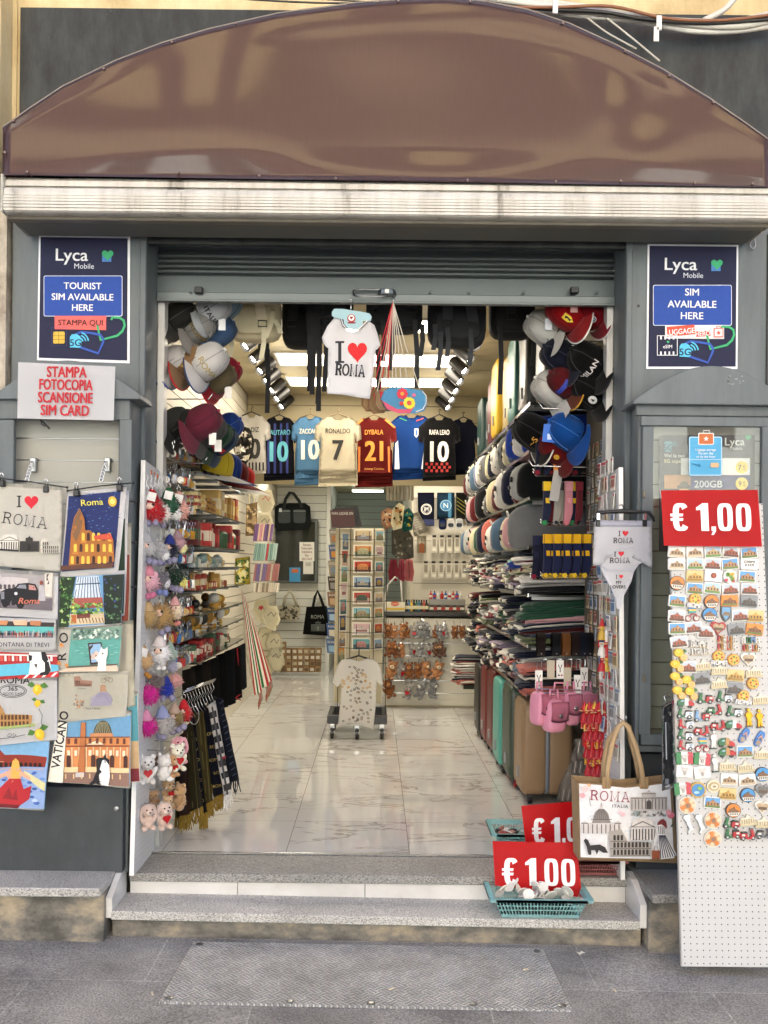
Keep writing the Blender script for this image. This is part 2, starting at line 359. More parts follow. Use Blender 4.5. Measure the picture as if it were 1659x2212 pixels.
def chips(base,chip,name,sc=9,th=.70,rough=.5,var=.14,zs=.5):
 m,t,p,N,L=nodes(name);tc=N('TexCoord');n=N('TexNoise');n.inputs['Scale'].default_value=sc*3;n.inputs['Detail'].default_value=8;n.inputs['Roughness'].default_value=.8;L(tc.outputs['Object'],n.inputs['Vector'])
 r=N('ValToRGB');r.color_ramp.elements[0].position=th;r.color_ramp.elements[1].position=th+.02;L(n.outputs['Fac'],r.inputs[0])
 mp=N('Mapping');mp.inputs['Scale'].default_value=(1,1,zs);L(tc.outputs['Object'],mp.inputs['Vector'])
 g=N('TexNoise');g.inputs['Scale'].default_value=7;g.inputs['Detail'].default_value=8;g.inputs['Roughness'].default_value=.7;L(mp.outputs[0],g.inputs['Vector'])
 c=lin(base);a=N('Mix');a.data_type='RGBA';a.inputs[6].default_value=(*[x*(1-var*1.6)for x in c],1);a.inputs[7].default_value=(*[x*(1+var*1.6)for x in c],1);gr=N('MapRange');gr.inputs[1].default_value=.36;gr.inputs[2].default_value=.64;L(g.outputs['Fac'],gr.inputs[0]);L(gr.outputs[0],a.inputs[0])
 b=N('Mix');b.data_type='RGBA';L(r.outputs[0],b.inputs[0]);L(a.outputs[2],b.inputs[6]);b.inputs[7].default_value=(*lin(chip),1)
 L(b.outputs[2],p.inputs['Base Color']);p.inputs['Roughness'].default_value=rough
 bm=N('Bump');bm.inputs['Strength'].default_value=.12;bm.inputs['Distance'].default_value=.004;L(g.outputs['Fac'],bm.inputs['Height']);L(bm.outputs[0],p.inputs['Normal'])
 return m
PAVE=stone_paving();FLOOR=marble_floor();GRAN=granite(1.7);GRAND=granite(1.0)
GREY=chips('#5f676a','#868d8f','grey_timber_paint',6,.71,.5,.11,.14);GREYD=chips('#3a3f42','#b8b8b4','dark_grey_paint_with_splashes',7,.70,.55)
SLATE=chips('#2c302f','#6a6d68','weathered_dark_panel',3,.66,.6,.4,.35)
CONC=stained('stained_concrete_base','#55534d','#7a766e','#b0a289',5,.38,.5,.66,1.6)
PLAST=stained('ochre_plaster','#b49a6c','#dac596','#eddfb8',2.2,.3,.5,.7,.5)
TRAV=stained('pitted_travertine','#6f6457','#b3a897','#d5ccbb',9,.3,.5,.7,.6,1.0)
MARB=stained('white_marble_riser','#8d8a86','#c9c7c3','#d9d8d5',2.6,.30,.36,.6,1.0,.05,.25)
CREAM=M('#d9d3c2',.5,0,.05,2);CREAMB=M('#b3a887',.55,0,.06,2);WHITE=M('#e9e9e8',.45,0,.04,4);GROOVE=M('#6b6455',.7,0,0)
def st(mb,name,mat,**k):
 return tag(mb.build(name,mat,None,**k),kind='structure')
mb=MB();mb.add([(-40,-30,zg(-40)),(40,-30,zg(40)),(40,.5,zg(40)),(-40,.5,zg(-40))],[(0,1,2,3)]);st(mb,'pavement',PAVE)
mb=MB();mb.box(-1.33,1.48,0.0,10.2,-.05,0);st(mb,'shop_floor',FLOOR)
def plate_mat():
 m,t,p,N,L=nodes('chequer_plate');tc=N('TexCoord');mp=N('Mapping');mp.inputs['Rotation'].default_value=(0,0,.78);mp.inputs['Scale'].default_value=(26,26,26);L(tc.outputs['Object'],mp.inputs['Vector'])
 sx=N('SeparateXYZ');L(mp.outputs[0],sx.inputs[0])
 ck=N('TexChecker');ck.inputs['Scale'].default_value=1;L(mp.outputs[0],ck.inputs['Vector'])
 def bars(ax):
  s=N('Math');s.operation='MULTIPLY';L(sx.outputs[ax],s.inputs[0]);s.inputs[1].default_value=2*PI*2.5
  q=N('Math');q.operation='SINE';L(s.outputs[0],q.inputs[0]);return q
 a,b=bars(0),bars(1);mx=N('Mix');mx.data_type='FLOAT';L(ck.outputs['Fac'],mx.inputs[0]);L(a.outputs[0],mx.inputs[2]);L(b.outputs[0],mx.inputs[3])
 n=N('TexNoise');n.inputs['Scale'].default_value=5;n.inputs['Detail'].default_value=8;n.inputs['Roughness'].default_value=.7;L(tc.outputs['Object'],n.inputs['Vector'])
 r=N('ValToRGB');L(n.outputs['Fac'],r.inputs[0]);r.color_ramp.elements[0].position=.35;r.color_ramp.elements[0].color=(.52,.51,.485,1);r.color_ramp.elements[1].position=.62;r.color_ramp.elements[1].color=(.84,.825,.80,1)
 pr=N('ValToRGB');L(mx.outputs[0],pr.inputs[0]);pr.color_ramp.elements[0].position=.3;pr.color_ramp.elements[0].color=(.68,.68,.68,1);pr.color_ramp.elements[1].position=.75;pr.color_ramp.elements[1].color=(1.15,1.15,1.14,1);pm=N('Mix');pm.data_type='RGBA';pm.blend_type='MULTIPLY';pm.inputs[0].default_value=1;L(r.outputs[0],pm.inputs[6]);L(pr.outputs[0],pm.inputs[7]);L(pm.outputs[2],p.inputs['Base Color']);p.inputs['Metallic'].default_value=.0;p.inputs['Roughness'].default_value=.5  # bars lighter, gaps darker: wear, also painted relief the bump barely shows
 bm=N('Bump');bm.inputs['Strength'].default_value=1;bm.inputs['Distance'].default_value=.008;L(mx.outputs[0],bm.inputs['Height']);L(bm.outputs[0],p.inputs['Normal'])
 return m
pl=T('metal_plate','worn chequered steel plate lying on the paving before the doorstep','floor plate',(0,-.77,zg(0)))
xa,xb=-.78,.74
mb=MB();ya,yb=-1.075,-.53
mb.add([(x,y,zg(x)+dz)for dz in(.001,.010)for x,y in((xa,ya),(xb,ya),(xb-.01,yb),(xa+.02,yb))],[(3,2,1,0),(4,5,6,7),(0,1,5,4),(1,2,6,5),(2,3,7,6),(3,0,4,7)]);mb.build('plate',plate_mat(),pl)
for bx,by in((xa+.03,ya+.03),(xb-.03,ya+.03),(xa+.05,yb-.03),(xb-.04,yb-.03),(0,ya+.02),(-.3,ya+.02),(.38,ya+.03)):
 mb=MB();mb.lathe([(.016,.010),(.016,.012),(.010,.0145),(.003,.015)],10,(bx,by,zg(bx)));mb.build('bolt',STEEL,pl)
ds=T('doorstep','granite doorstep with white marble riser under the shop entrance','step',(0,-.3,-.2))
def slab(x0,x1,y0,y1,z0,z1,k=0.0):return MB().add([(x,y,z-k*x)for z in(z0,z1)for x,y in((x0,y0),(x1,y0),(x1,y1),(x0,y1))],[(3,2,1,0),(4,5,6,7),(0,1,5,4),(1,2,6,5),(2,3,7,6),(3,0,4,7)])
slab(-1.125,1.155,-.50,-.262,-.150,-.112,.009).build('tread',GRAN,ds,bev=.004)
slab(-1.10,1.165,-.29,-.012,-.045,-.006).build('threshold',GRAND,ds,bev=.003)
for i,(a,b)in enumerate(((-1.10,-.615),(-.612,-.035),(-.032,.56),(.563,1.15))):
 slab(a,b,-.272,-.255,-.118,-.047,.004).build('riser_tile',MARB,ds)
mb=MB();mb.box(-1.09,1.16,-.011,-.001,-.02,.004);mb.build('metal_edge',CHROME,ds)
mb=MB();mb.add([(x,y,z)for x in(-1.145,-1.118)for y,z in((-.50,-.13),(-.27,-.13),(-.27,.02),(-.36,.012),(-.5,-.045))],[(0,1,2,3,4),(9,8,7,6,5)]+[(i,i+5,(i+1)%5+5,(i+1)%5)for i in range(5)]);mb.build('end_panel',MARB,ds)
mb=MB();mb.add([(x,y,z)for x in(1.152,1.18)for y,z in((-.50,-.15),(-.27,-.15),(-.27,.02),(-.36,.012),(-.5,-.05))],[(0,1,2,3,4),(9,8,7,6,5)]+[(i,i+5,(i+1)%5+5,(i+1)%5)for i in range(5)]);mb.build('end_panel',MARB,ds)
fb=T('shop_building','ochre plastered building with stained concrete base around the souvenir shop','building',(0,0,-.3))
mb=MB();mb.box(-1.13,1.17,-.462,-.02,-.32,-.152);mb.box(-3.5,-1.146,-.53,-.02,-.32,-.02);mb.box(1.181,3.5,-.53,-.02,-.36,-.02);mb.build('concrete_base',CONC,fb,bev=.006)
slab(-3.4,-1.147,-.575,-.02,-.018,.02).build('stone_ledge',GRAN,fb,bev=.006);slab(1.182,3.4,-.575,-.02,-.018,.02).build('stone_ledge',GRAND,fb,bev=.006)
mb=MB();mb.box(-3.4,-1.725,-.10,.3,.02,5.2);mb.box(1.835,3.4,-.10,.3,.02,5.2);mb.box(-1.725,1.835,-.09,.3,3.0,5.2);mb.box(-16,16,-.099,.3,5.201,15.5);mb.box(-16,-3.401,-.1,.3,-.5,5.2);mb.box(3.401,16,-.1,.3,-.5,5.2);mb.build('plaster_wall',PLAST,fb)  # upper wall out of view, made tall to shade the street
mb=MB();mb.box(-16,16,-.5,12,15.5,15.8);mb.build('unseen_roof',M('#7a5a48',.8),fb);mb=MB();mb.box(-16,16,11.7,12,-.5,15.5);mb.box(-16,-15.7,.3,11.7,-.5,15.5);mb.box(15.7,16,.3,11.7,-.5,15.5);mb.build('unseen_rear_walls',PLAST,fb)  # unseen shell added to keep the sun out of the interior
mb=MB();mb.box(-3.4,-1.735,-.17,-.1,.02,3.05);mb.build('stone_jamb',TRAV,fb)
mb=MB();mb.box(1.845,3.4,-.13,-.1,.02,3.05);mb.build('stone_jamb',PLAST,fb)
mb=MB();mb.box(-3.4,-1.745,-.24,-.1,3.05,5.2);mb.build('plaster_pier',PLAST,fb)
mb=MB();mb.box(-1.70,1.833,-.125,-.09,2.9,px(800,24,-.125).z);mb.build('fascia_board',SLATE,fb)
sf=T('shopfront','grey painted timber shopfront framing the open souvenir shop','shopfront',(0,-.05,0))
for a,b in((-1.725,-1.092),(1.16,1.833)):
 mb=MB();mb.box(a,b,-.13,.09,.02,3.02);mb.build('pilaster',GREY,sf,bev=.004)
 mb=MB();q=b if a<0 else a;s_=1 if a<0 else-1;mb.box(min(q,q-.028*s_),max(q,q-.028*s_),-.142,-.131,.02,2.96);mb.build('edge_moulding',GREY,sf,bev=.003)
mb=MB();mb.box(-1.092,1.16,-.13,.12,2.955,3.08);mb.build('lintel',GREY,sf)
mb=MB();mb.box(-1.088,-1.056,.09,.16,.0,2.74);mb.build('guide_rail',M('#cfcec9',.4,.2,.15,5),sf)
mb=MB();mb.box(1.128,1.158,.09,.16,.0,2.74);mb.build('guide_rail',M('#cfcec9',.4,.2,.15,5),sf)
rs=T('roller_shutter','half lowered grey roller shutter with bolted bottom bar over the doorway','shutter',(0,.1,2.7))
prof=[(.11,2.96)]
for z0 in(2.93,2.905,2.88,2.855):prof+=[(.10,z0),(.088,z0-.004),(.088,z0-.013),(.10,z0-.017),(.108,z0-.02)]
prof+=[(.10,2.83),(.092,2.825),(.092,2.745),(.104,2.738)]
mb=MB();mb.grid(lambda a,b:(-1.092+2.252*a,*(lambda q:(q[0]-.012,q[1]-.012))(prof[min(int(b*(len(prof)-1)+.5),len(prof)-1)])),1,len(prof)-1);mb.box(-1.092,1.16,.098,.12,2.70,2.99);mb.build('curtain',M('#5a6162',.42,.3,.1,4),rs)
mb=MB();mb.box(-1.09,1.158,.06,.10,2.685,2.728);mb.box(-1.09,1.158,.05,.062,2.680,2.692);mb.build('bottom_bar',M('#6c7372',.4,.3,.12,4),rs,bev=.003)
for u in(412,1013,1132,1530/1.0 if 0 else 930,1290):mb=MB();q=px(u,632,.06);mb.lathe([(.008,0),(.008,.006),(.004,.008)],6,(0,0,0));mb.X=None;mb.v=[Vector((p.x+q.x,.06-p.z,p.y+q.z))for p in mb.v];mb.build('bolt',M('#5e6567',.4,.4),rs)
for u in(430,1240):mb=MB();q=px(u,630,.05);mb.box(q.x-.02,q.x+.02,.03,.06,q.z-.012,q.z+.02);mb.build('latch',BLACKP,rs,bev=.004)
q=px(800,636,.04);mb=MB();mb.tube([(q.x-.085,.05,q.z+.02),(q.x-.08,.02,q.z-.012),(q.x-.05,.01,q.z-.018),(q.x+.05,.01,q.z-.018),(q.x+.08,.02,q.z-.012),(q.x+.085,.05,q.z+.02),(q.x+.04,.05,q.z+.028),(q.x-.04,.05,q.z+.028)],.005,6,closed=True);mb.build('handle',STEEL,rs,smooth=True)
q=px(836,632,.03);mb=MB();mb.X=Matrix.Translation((q.x,.05,q.z));mb.lathe([(.045,-.012),(.045,.014),(.02,.018)],14);mb.build('lock_housing',STEEL,rs,bev=.003)
def brown():
 m,t,p,N,L=nodes('brown_enamelled_sheet');tc=N('TexCoord');mp=N('Mapping');mp.inputs['Scale'].default_value=(1,1,.12);L(tc.outputs['Object'],mp.inputs['Vector'])
 n=N('TexNoise');n.inputs['Scale'].default_value=22;n.inputs['Detail'].default_value=9;n.inputs['Roughness'].default_value=.8;L(mp.outputs[0],n.inputs['Vector'])
 r=N('ValToRGB');r.color_ramp.elements[0].position=.735;r.color_ramp.elements[0].color=(0,0,0,1);r.color_ramp.elements[1].position=.75;L(n.outputs['Fac'],r.inputs[0])
 f=N('TexNoise');f.inputs['Scale'].default_value=90;f.inputs['Detail'].default_value=3;L(mp.outputs[0],f.inputs['Vector'])
 a=N('Mix');a.data_type='RGBA';a.inputs[6].default_value=(*lin('#573a34'),1);a.inputs[7].default_value=(*lin('#60423c'),1);L(f.outputs['Fac'],a.inputs[0])
 b=N('Mix');b.data_type='RGBA';L(r.outputs[0],b.inputs[0]);L(a.outputs[2],b.inputs[6]);b.inputs[7].default_value=(*lin('#b9ab9c'),1)
 L(b.outputs[2],p.inputs['Base Color']);p.inputs['Roughness'].default_value=.4;p.inputs['Coat Weight'].default_value=1;p.inputs['Coat Roughness'].default_value=.06;p.inputs['Coat IOR'].default_value=1.55
 return m
BROWN=brown()
cp=T('metal_canopy','large brown arched sheet metal canopy front over the shop','canopy',(0,-.45,3.1))
YC=-.46
arch=[(5,378),(7,275),(60,238),(135,188),(250,132),(350,94),(450,64),(600,30),(760,8),(880,-2),(960,-4),(1040,3),(1140,22),(1230,52),(1330,98),(1430,150),(1530,212),(1600,260),(1665,306),(1668,404),(1100,394),(560,387)]
def dent(u,v):
 d=.0
 for cu,cv,r,a in((1392,235,70,.004),(1325,232,50,-.002),(690,210,190,.006),(420,250,220,-.005),(1000,200,200,.004)):d+=a*math.exp(-((u-cu)**2+(v-cv)**2)/(r*r))
 return d
TOP=arch[1:19]
def topv(u):
 for(a,b),(c,d)in zip(TOP,TOP[1:]):
  if u<=c:return b+(d-b)*(u-a)/(c-a)
 return TOP[-1][1]
def front(a,b):
 u=6+1660*a;v0=378+(u-5)*.0157;v=v0+(topv(u)-v0)*b;e=min(1,6*b,6*(1-b))
 return px(u,v,YC)+Vector((0,e*(dent(u,v)+.002*math.sin(u*.007+v*.003)+.003*math.sin(v*.010+.5*math.sin(u*.005))),0))
mb=MB();mb.grid(front,90,30);mb.build('front_sheet',BROWN,cp,smooth=True,thick=.003)
P3=[px(u,v,YC)for u,v in arch[1:19]]
mb=MB();mb.add(P3+[Vector((p.x,-.13,p.z))for p in P3],[(i,i+1,i+1+len(P3),i+len(P3))for i in range(len(P3)-1)]);mb.build('curved_top',M('#5a3d34',.5,.2),cp,thick=.003)
mb=MB();mb.tube([p+Vector((0,-.006,0))for p in P3],.0025,5);mb.build('edge_trim',M('#b9aca4',.35,.7),cp)
for a in((5,378,7,275),(1668,404,1665,306)):
 q0,q1=px(a[0],a[1],YC),px(a[2],a[3],YC);mb=MB();mb.add([q0,q1,Vector((q1.x,-.13,q1.z)),Vector((q0.x,-.13,q0.z))],[(0,1,2,3)]);mb.build('side_sheet',M('#5a3d34',.5,.2),cp,thick=.003)
for u,v in((60,373),(385,374),(725,386),(1010,390),(1340,392),(1625,398),(1200,393),(560,381),(30,262),(225,150),(372,92),(510,52),(1350,112),(1445,165),(1540,222),(1215,52),(860,4),(1015,5),(12,330),(1500,396)):
 q=px(u,v,YC);mb=MB();mb.ball((q.x,YC-.006-dent(u,v)*0,q.z),(.007,.006,.007),8,5);mb.build('rivet',M('#8f7a72',.35,.6),cp,smooth=True)
ac=T('awning_cassette','grimy white ribbed awning cassette running under the brown canopy','awning',(0,-.4,2.95))
def zz(v,Y):return CAMZ-(v-CV)*(Y+CAMY)/F
prof=[(-.16,zz(398,-.16)),(-.42,zz(392,-.42)),(-.445,zz(398,-.445)),(-.445,zz(409,-.445)),(-.43,zz(412,-.43)),(-.455,zz(415,-.455)),(-.46,zz(422,-.46))]
for k in range(6):v=424+k*6.6;prof+=[(-.462-.004*math.sin(k/5*PI),zz(v,-.46)),(-.462-.004*math.sin(k/5*PI),zz(v+5.4,-.46)),(-.456,zz(v+6,-.456))]
prof+=[(-.45,zz(466,-.45)),(-.43,zz(470,-.43)),(-.40,zz(474,-.40)),(-.40,zz(480,-.4)),(-.36,zz(482,-.36)),(-.36,zz(488,-.36)),(-.16,zz(478,-.16))]
def grimy():
 m=stained('grimy_white_aluminium','#625c50','#bdb9af','#d2cfc6',9,.30,.42,.6,.08,.05,.4);return m
xl,xr=px(8,430,-.46).x,px(1672,430,-.46).x
rows=[[(x,y,z)for y,z in prof]for x in(xl,xr)];n=len(prof)
mb=MB();mb.add(rows[0]+rows[1],[(i,(i+1)%n,n+(i+1)%n,n+i)for i in range(n)]+[tuple(range(n-1,-1,-1)),tuple(range(n,2*n))]);mb.build('housing',grimy(),ac)
mb=MB();mb.box(xl-.004,xr+.004,-.405,-.36,zz(478,-.4)-.010,zz(473,-.4)-.004);mb.build('front_bar',M('#6d675c',.5,.3,.3,12),ac,bev=.003)
mb=MB();mb.box(xl+.02,xr-.02,-.36,-.2,zz(486,-.3)-.03,zz(486,-.3));mb.build('valance_slot',M('#55554f',.6),ac)
for x in(xl,xr):mb=MB();mb.box(x-.012,x-.001,-.47,-.15,zz(478,-.4),zz(397,-.4))if x<0 else mb.box(x+.001,x+.012,-.47,-.15,zz(478,-.4),zz(397,-.4));mb.build('end_cap',M('#b9b6ab',.5),ac,bev=.004)
def cable(pts,r,hx,lab,cat='cable',grp='cables along the top of the facade',Y=-.22):
 P=[px(u,v,Y+dy)for u,v,dy in[(*p,0)[:3]if len(p)==2 else p for p in pts]];Q=[]
 for i in range(len(P)-1):
  a,b,c,d=P[max(i-1,0)],P[i],P[i+1],P[min(i+2,len(P)-1)]
  for k in range(5):
   t=k/5;Q.append(.5*((2*b)+(c-a)*t+(2*a-5*b+4*c-d)*t*t+(3*b-a-3*c+d)*t**3))
 Q.append(P[-1]);mb=MB();mb.tube(Q,r*1.45,7);return thing1(mb,'cable',lab,cat,M(hx,.45,0,.08),grp,smooth=True)
cable([(1000,-14),(1120,6),(1250,22),(1390,38),(1500,54),(1600,56),(1680,40)],.011,'#d8d5cb','thick white cable sagging lowest over the dark board')
cable([(990,-8),(1110,12),(1240,32),(1370,44),(1490,66),(1590,66),(1680,52)],.010,'#e3e0d7','thick white cable just under the topmost white one',Y=-.2)
cable([(1040,-16),(1140,0),(1260,14),(1380,36),(1480,45),(1590,45),(1680,24)],.008,'#cfcbbf','thinner white cable on top of the bundle')
cable([(1060,8),(1180,20),(1300,26),(1400,42),(1530,50),(1680,40)],.006,'#2b2a2a','black cable threaded through the white bundle',Y=-.24)
cable([(1080,16),(1200,16),(1320,14),(1440,40),(1560,44),(1680,30)],.005,'#8a5a3c','brown cable crossing the white bundle',Y=-.25)
cable([(1520,44),(1560,24),(1585,0),(1600,-16)],.009,'#d3cfc6','white cable branching up out of the bundle near the right edge')
cable([(500,-4),(650,5),(800,8),(930,12),(1060,6)],.003,'#3a3733','thin black wire crossing above the canopy top')
cable([(560,-10),(760,2),(850,10),(900,14)],.003,'#4a463f','thin dark wire dropping to the canopy peak')
cable([(1268,38),(1310,70),(1375,106)],.003,'#c4c0b4','thin pale wire running diagonally to the canopy edge, inner one',grp=None)
cable([(1312,40),(1360,78),(1425,132)],.003,'#d0ccc0','thin pale wire running diagonally to the canopy edge, outer one',grp=None)
for(u,v,d)in((1200,14,0),(1424,50,20),(1418,74,34)):
 a=px(u-6,v-16,-.27);b=px(u+5,v+16,-.27);mb=MB();mb.box(min(a.x,b.x),max(a.x,b.x),-.275,-.268,b.z,a.z)
 thing1(mb,'cable_tie','white tape strip wrapped round the cable bundle '+('near the canopy peak' if u<1300 else 'over the dark board' if d==20 else 'with its tail hanging down'),'cable tie',M('#e6e4de',.5),bev=.002)
ob=T('opposite_house','pale house with ochre bays across the street mirrored in the brown canopy','building',(0,-20,-.3))
mb=MB();mb.box(-14,14,-20.4,-20,-.4,10.0);mb.build('wall',M('#e3e4dd',.8,0,.06,.6),ob)
mb=MB();mb.box(-14,14,-20.4,-20,10.01,20);mb.build('upper_wall',M('#7d5e56',.8,0,.1,.6),ob)
for x,w in((-8.2,2.0),(-5.2,1.4),(-3.0,2.2),(.9,1.3),(3.4,1.0),(5.6,1.6),(9,2)):mb=MB();mb.box(x,x+w,-19.99,-19.9,13.9,19.5);mb.build('ochre_bay',M('#dcbe8c',.8,0,.1,.6),ob)
mb=MB();mb.box(-14,14,-19.99,-19.88,12.2,13.1);mb.build('ochre_band',M('#d3b68e',.8,0,.1,.6),ob)
for i in range(9):
 for z in(1.0,4.6,8.2):x=-13+i*3.0;mb=MB();mb.box(x,x+1.2,-20.0,-19.93,z,z+2.3);mb.build('window',M('#5b4a42',.5),ob)
def slat(name,label,u0,u1,axis,fixed,z0,z1,pitch,mat,side,thick=.015,gap=.007):
 t=T(name,label,'wall panel',(0,0,z0))
 mb=MB();z=z0
 while z<z1-.02:
  h=min(pitch-gap,z1-z)
  if axis=='x':mb.box(u0,u1,min(fixed,fixed+side*thick),max(fixed,fixed+side*thick),z,z+h)
  else:mb.box(min(fixed,fixed+side*thick),max(fixed,fixed+side*thick),u0,u1,z,z+h)
  z+=pitch
 mb.build('boards',mat,t)
 mb=MB();f2=fixed-side*.012
 if axis=='x':mb.box(u0,u1,min(fixed,f2),max(fixed,f2),z0,z1)
 else:mb.box(min(fixed,f2),max(fixed,f2),u0,u1,z0,z1)
 mb.build('backing',GROOVE,t);return t
XL,XR,ZC,YB,YJ=-1.31,1.46,3.10,7.72,4.85
slat('slat_wall','cream slatted wall behind the shelves on the left of the shop',.17,YB,'y',XL-.02,0,ZC,.1,CREAM,1)
slat('slat_wall','cream slatted wall behind the clothes shelves on the right',.17,6.0,'y',XR+.02,0,ZC,.1,CREAM,-1)
slat('slat_wall','white slatted back wall carrying the black duffel bag',XL,-.64,'x',YB+.02,0,2.5,.105,M('#dcdcd2',.5,0,.04,2),-1)
slat('slat_wall','grey green slatted wall of the far recess behind the postcard rack',-.64,.95,'x',9.7,0,2.5,.1,M('#aab2aa',.5,0,.04,2),-1)
slat('slat_wall','tan slatted bulkhead the football shirts hang on',XL,XR,'x',YJ,2.2,ZC,.16,M('#b5a884',.5,0,.06,2),-1)
slat('slat_wall','pale grey slatted wall behind the counter with phone accessories',.42,XR,'x',6.0,0,2.49,.24,M('#cfcabd',.5,0,.05,2),-1,gap=.006)
mb=MB();mb.box(-.655,-.60,YB-.06,9.7,0,2.5);thing1(mb,'pillar','white corner pillar at the end of the back wall','pillar',M('#e1e1da',.5),bev=.003)
mb=MB();mb.box(.40,.44,6.0,9.7,0,2.5);thing1(mb,'partition','plain partition beside the counter back wall','partition',CREAM)
mb=MB();y=.17
while y<YJ:mb.box(XL,XR,y,min(y+.195,YJ),ZC,ZC+.02);y+=.2
mb2=MB();mb2.box(XL,XR,.17,YJ,ZC+.02,ZC+.03)
st(mb,'ceiling',CREAMB);st(mb2,'ceiling',GROOVE)
mb=MB();mb.box(XL,XR,YJ+.02,9.8,2.5,2.53);st(mb,'ceiling',CREAMB)
mb=MB();mb.box(XL-.06,-1.057,.12,.168,0,ZC);mb.box(1.159,XR+.06,.12,.168,0,ZC);mb.box(-1.4,1.5,.12,.168,2.96,ZC+.1);thing1(mb,'inner_wall','plain inner wall returning beside the door opening','wall',CREAM)
LIT=M('#fff1d8',.5,0,0,em=1.7)
def clight(x0,x1,y0,y1,lab):
 t=T('ceiling_light',lab,'ceiling light',((x0+x1)/2,(y0+y1)/2,ZC),'lit ceiling panels')
 mb=MB();mb.box(x0,x1,y0,y1,ZC-.012,ZC-.002);mb.build('frame',WHITE,t);mb=MB();mb.box(x0+.02,x1-.02,y0+.02,y1-.02,ZC-.016,ZC-.0125);mb.build('diffuser',LIT,t)
for yi,(y0,y1)in enumerate(((3.9,4.3),(2.95,3.4),(1.9,2.25))):
 for xi,(x0,x1)in enumerate(((-.84,-.13),(-.07,.64))):
  clight(x0,x1,y0,y1,('left' if xi==0 else 'right')+' glowing ceiling panel '+('nearest the football shirts','one row before the football shirts','above the middle of the shop')[yi])
def lamp(name,typ,loc,e,size=.5,col=(1,.89,.75),rot=(0,0,0)):
 l=bpy.data.lights.new(name,typ);l.energy=e;l.color=col
 if typ=='AREA':l.shape='RECTANGLE';l.size=size[0];l.size_y=size[1]
 elif typ=='POINT':l.shadow_soft_size=size
 o=bpy.data.objects.new(name,l);COL.objects.link(o);o.location=loc;o.rotation_euler=rot;return o
for x in(-.48,.28):
 for y in(4.1,3.17,2.07):lamp('panel_glow','AREA',(x,y,ZC-.03),1.0 if y>4 else 1.6,(.66,.36))
ft=T('tube_light','white fluorescent tube glowing under the ceiling of the far recess','lamp',(-.1,8.6,2.44));mb=MB();mb.box(-.35,.1,8.58,8.64,2.45,2.49);mb.build('casing',WHITE,ft);mb=MB();mb.box(-.34,.09,8.58,8.63,2.43,2.449);mb.build('tube',M('#f2fff4',.5,0,0,em=4),ft)
lamp('rear_glow','AREA',(-.9,6.3,2.46),2.7,(.5,.5),(1,.95,.82));lamp('counter_glow','AREA',(.6,5.4,2.46),2.7,(.8,.3),(1,.88,.7))
for(x,y,lab)in((-.9,6.3,'square glowing light under the rear ceiling on the left'),(.6,5.4,'long glowing light under the rear ceiling above the counter')):
 t=T('ceiling_light',lab,'ceiling light',(x,y,2.5),'lit ceiling panels');mb=MB();mb.box(x-.28,x+.28,y-.2,y+.2,2.485,2.499);mb.build('frame',WHITE,t);mb=MB();mb.box(x-.25,x+.25,y-.17,y+.17,2.478,2.484);mb.build('diffuser',LIT,t)
HOT=M('#fff3dc',.4,0,0,em=7)
def spot_track(x,y0,y1,n,lab,s,yaw):
 t=T('light_track','black ceiling track '+lab,'light track',(x,(y0+y1)/2,ZC));mb=MB();mb.box(x-.018,x+.018,y0,y1,ZC-.03,ZC-.003);mb.build('rail',BLACKP,t)
 for i in range(n):
  y=y0+.12+(y1-y0-.2)*i/(n-1);q=T('spot_light','black cylinder spotlight on the track '+lab+', '+['nearest the street','second from the street','third from the street','fourth along the track','fifth along the track','sixth along the track','farthest from the street'][min(i,6)if i<n-1 else 6],'spotlight',(x,y,ZC-.03),'black track spotlights',world=False)
  mb=MB();mb.cyl((0,0,0),(0,0,-.05),.012,n=8);mb.build('stem',BLACKP,q)
  R=Matrix.Translation((0,0,-.085))@Matrix.Rotation(s*.75,4,'Y')@Matrix.Rotation(yaw,4,'X');mb=MB();mb.X=R;mb.lathe([(.01,.08),(.042,.078),(.045,.07),(.045,-.08),(.04,-.085),(.036,-.07)],14,cap=False);mb.build('housing',BLACKP,q,smooth=False,auto=.6)
  mb=MB();mb.X=R;mb.lathe([(.0,-.0655),(.026,-.066),(.026,-.062),(0,-.062)],12,cap=False);mb.build('lens',HOT,q)
spot_track(-.90,2.0,4.7,7,'over the left shelves',1,-.5);spot_track(.64,1.9,4.65,7,'over the clothes shelves',-1,-.5)
for y in(2.6,3.8):lamp('spot_glow','POINT',(-.8,y,2.85),.8,.06);lamp('spot_glow','POINT',(.5,y,2.85),.8,.06)
def d_arch(p,x,y,w,h,hx):p.poly([(x-w/2,y)]+[(x-w/2*math.cos(PI*k/6),y-h+w/2-w/2*math.sin(PI*k/6))for k in range(7)]+[(x+w/2,y)],hx)
def d_col(p,x0,y0,x1,y1,wall,ar,trim,rows=3,n=8):
 W,H=x1-x0,y1-y0;top=lambda t:y0+H*(0 if t<.3 else .45 if t>.42 else .45*(t-.3)/.12)
 p.poly([(x0+W*.03,y1)]+[(x0,y0+H*.35)]+[(x0+W*t,top(t)+H*.06*(1-math.sin(PI*t)))for t in[k/14 for k in range(15)]]+[(x1,y0+H*.6),(x1-W*.03,y1)],wall)
 for r in range(rows):
  yb=y1-H*.06-r*H*.27;k=n if r<rows-1 else max(3,int(n*.35))
  for i in range(k):
   x=x0+W*(.08+.86*(i+.5)/n);d_arch(p,x,yb,W/n*.55,H*.2,ar)
  p.line([(x0+W*.02,yb+H*.035),(x0+W*(.97 if r<rows-1 else .42),yb+H*.035)],H*.025,trim)
